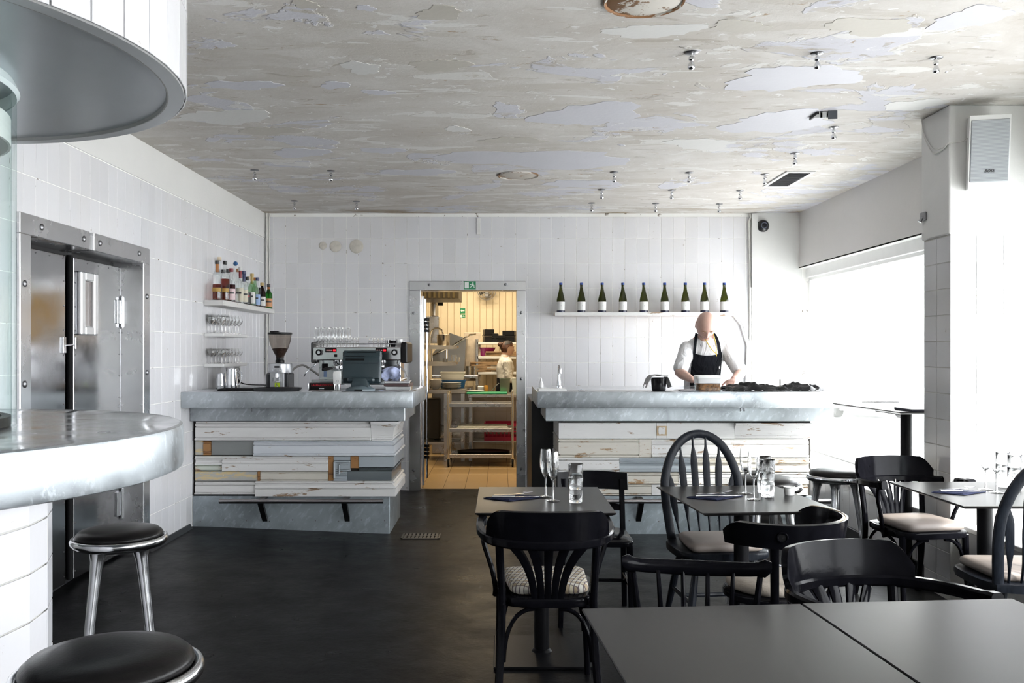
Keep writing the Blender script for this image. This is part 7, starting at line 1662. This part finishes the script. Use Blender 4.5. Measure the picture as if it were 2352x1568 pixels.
mb = MB(); mb.box(-0.03, 0.03, 0.05, 0.085, -0.03, 0.03, 0.004); mb.build('bracket', WHITE_P, t)
mb = MB(); a = at(2122, 279, 5.46); c = at(2226, 330, 5.12)
for dz in (0, 0.012): mb.tube(catm([(PX-0.02, 5.50, CEIL-0.005), (PX-0.022, 5.46, 2.76-dz), (PX-0.02, 5.36, 2.655-dz*2), (PX-0.02, 5.25, 2.635-dz), (PX-0.02, PY0-0.02, 2.645), (PX+0.06, PY0-0.02, 2.655), (c.x-0.01, 5.12, 2.66)], 6), 0.0035, 6)
tag(mb.build('speaker_cable', CABLE), 'thin white cable drooping from the ceiling to the loudspeaker', 'cable')
mb = MB(); mb.box(-0.015, 0.0, -0.03, 0.03, -0.025, 0.025, 0.003); mb.cyl((-0.015, 0, -0.01), (-0.03, 0.0, -0.035), 0.01); tag(mb.build('wall_bracket', DULL, None, (PX-0.012, 5.48, 2.27)), 'little grey bracket on the side of the pillar', 'bracket')
# security camera on the pier
q = at(1754, 518, YB-0.06); t = thing('security_camera', 'black dome security camera on the white pier near the ceiling', 'camera', (q.x, YB-0.031, q.z))
Mr = Matrix.Rotation(R(90), 4, 'X')
mb = MB(); mb.lathe([(0, 0), (0.062, 0), (0.064, 0.012), (0.058, 0.03), (0.045, 0.045), (0.03, 0.052), (0, 0.053)], 28, M=Mr); mb.build('dome', mat('black_dome', (0.008, 0.008, 0.01), 0.25), t)
mb = MB(); mb.tube([Mr @ Vector((0.03*math.cos(2*PI*k/20), 0.03*math.sin(2*PI*k/20), 0.052)) for k in range(20)], 0.003, 6, closed=True); mb.build('lens_ring', mat('grey_ring', (0.12, 0.14, 0.2), 0.3), t)
mb = MB(); mb.lathe([(0, 0.060), (0.012, 0.058), (0.016, 0.052)], 16, M=Mr); mb.build('lens', mat('lens_glass', (0.005, 0.006, 0.015), 0.05), t)
# small signs of use on the tiled back wall: grey bracket left above the doorway
mb = MB(); mb.box(-0.02, 0.02, -0.012, 0, -0.085, 0.085, 0.003); tag(mb.build('old_bracket', PLASTER, None, (at(1099, 520, YB).x, YB-0.0045, at(1099, 520, YB).z)), 'painted over metal strip left on the tiles above the doorway', 'bracket')

# ------------------------------------------------------------------ the street outside
ASPH = mat('pale_pavement', (0.60, 0.60, 0.59), 0.8, vary=0.08, vscale=3)
mb = MB(); mb.box(3.43, 70, -40, 80, -0.6, -0.25); struct(mb.build('ground_street', ASPH, smooth=0))
mb = MB(); mb.box(-40, 70, -60, -2.85, -0.62, -0.26); struct(mb.build('ground_front', ASPH, smooth=0))
FAC = mat('pale_render', (0.80, 0.80, 0.78), 0.8, vary=0.03); FAC2 = mat('cream_render', (0.80, 0.78, 0.73), 0.8, vary=0.05); WIN = mat('street_window', (0.30, 0.32, 0.34), 0.15)
def house(label, x0, x1, y, h, m, nwin, shop):
    t = thing('house', label, 'building', ((x0+x1)/2, y, -0.25), 0, 'houses across the street'); w = (x1-x0)/2
    mb = MB(); mb.box(-w, w, 0, 6, 0, h); mb.build('wall', m, t, smooth=0)
    for fl in range(int((h-3.2)//2.8)):
        for k in range(nwin):
            xc = -w+(k+.5)*2*w/nwin; z = 3.9+2.8*fl; mb = MB(); f = 0.08
            for q in ((-.6, .6, 0, f), (-.6, .6, 1.5-f, 1.5), (-.6, -.6+f, f, 1.5-f), (.6-f, .6, f, 1.5-f), (-f/2, f/2, f, 1.5-f)): mb.box(xc+q[0], xc+q[1], -0.06, 0.02, z+q[2], z+q[3])
            fr = mb.build('window', WHITE_P, t); mb = MB(); mb.box(xc-.6, xc+.6, -0.02, 0.0, z, z+1.5); mb.build('pane', WIN, fr)
    mb = MB(); mb.prism([(0, 2.6), (-0.9, 2.25), (-0.9, 2.1), (0, 2.35)], -w+0.2, w-0.2, M=Matrix(((0, 0, 1, 0), (1, 0, 0, 0), (0, 1, 0, 0), (0, 0, 0, 1)))); mb.build('awning', mat(shop, (0.5, 0.5, 0.49), 0.7), t)
    for k in range(3):
        xc = -w+(k+.5)*2*w/3; mb = MB(); mb.box(xc-w/3.6, xc+w/3.6, -0.03, 0.01, 0.3, 2.2); mb.build('shop_window', WIN, t)
house('pale rendered house with awning seen far across the street', 8.5, 14.5, 34.0, 12, FAC, 3, 'grey_awning'); house('cream house with shop front beside the pale house', 14.7, 22, 34.3, 13, FAC2, 4, 'grey_awning')
# parked pale car facing the window
t = thing('parked_car', 'pale car with a number plate parked outside the far window', 'car', (9.35, 22.0, -0.25), R(-4)); CARP = mat('white_car_paint', (0.70, 0.71, 0.72), 0.25, coat=0.5)
rows = []
for y, zl, zh, w, top in ((0.0, 0.32, 0.55, .74, .72), (0.06, 0.22, 0.72, .82, .80), (0.5, 0.2, 0.86, .86, .82), (1.05, 0.2, 0.96, .87, .80), (1.75, 0.2, 1.42, .88, .60), (2.5, 0.2, 1.47, .88, .60), (3.4, 0.2, 1.40, .88, .58), (4.1, 0.22, 0.98, .86, .78), (4.25, 0.35, 0.8, .8, .76)):
    rows.append([(-w*.94, y, zl), (w*.94, y, zl), (w, y, min(zh, 0.62)), (w*.98, y, min(zh, 0.9)), (top, y, zh-0.03), (top*.85, y, zh), (-top*.85, y, zh), (-top, y, zh-0.03), (-w*.98, y, min(zh, 0.9)), (-w, y, min(zh, 0.62))])
mb = MB(); mb.ring(rows, True, False, True, True); mb.build('car_body', CARP, t, smooth=40)
GLS = mat('car_glass', (0.10, 0.12, 0.13), 0.08)
mb = MB(); mb.faces([(-.72, 1.10, 1.0), (.72, 1.10, 1.0), (.52, 1.66, 1.385), (-.52, 1.66, 1.385)], [(0, 1, 2, 3)], M=Matrix.Translation((0, -0.025, 0.012))); mb.build('windscreen', GLS, t)
for sx in (-1, 1):
    mb = MB(); mb.faces([(sx*.862, 1.35, 0.98), (sx*.872, 3.5, 0.98), (sx*.65, 3.2, 1.36), (sx*.66, 1.85, 1.36)], [(0, 1, 2, 3)], M=Matrix.Translation((sx*0.015, 0, 0))); mb.build('side_window', GLS, t)
    for y in (0.85, 3.35):
        mb = MB(); mb.lathe([(0, -.1), (.2, -.1), (.31, -.09), (.32, 0), (.31, .09), (.2, .1), (0, .1)], 26, M=Matrix.Translation((sx*.80, y, .32)) @ Matrix.Rotation(R(90), 4, 'Y')); mb.build('wheel', RUBBER, t)
    mb = MB(); mb.box(sx*.60-.16, sx*.60+.16, -0.01, 0.09, .58, .72, .03); mb.build('headlight', mat('headlight', (0.6, 0.62, 0.64), 0.1), t)
    mb = MB(); mb.box(sx*.98-.09, sx*.98+.09, 1.25, 1.35, .95, 1.06, .03); mb.build('wing_mirror', CARP, t)
mb = MB(); mb.box(-.45, .45, -0.015, 0.05, .36, .46, .01); mb.build('grille', BLACKP, t)
mb = MB(); mb.box(-.27, .27, -0.035, -0.015, .46, .58, .005); pl = mb.build('number_plate', WHITE_P, t)
text('VU 33 863', 0.115, mat('plate_letters', (0.05, 0.05, 0.05), 0.5), pl, (0, -0.037, 0.52), (R(90), 0, 0), 0.001, name='plate_lettering')
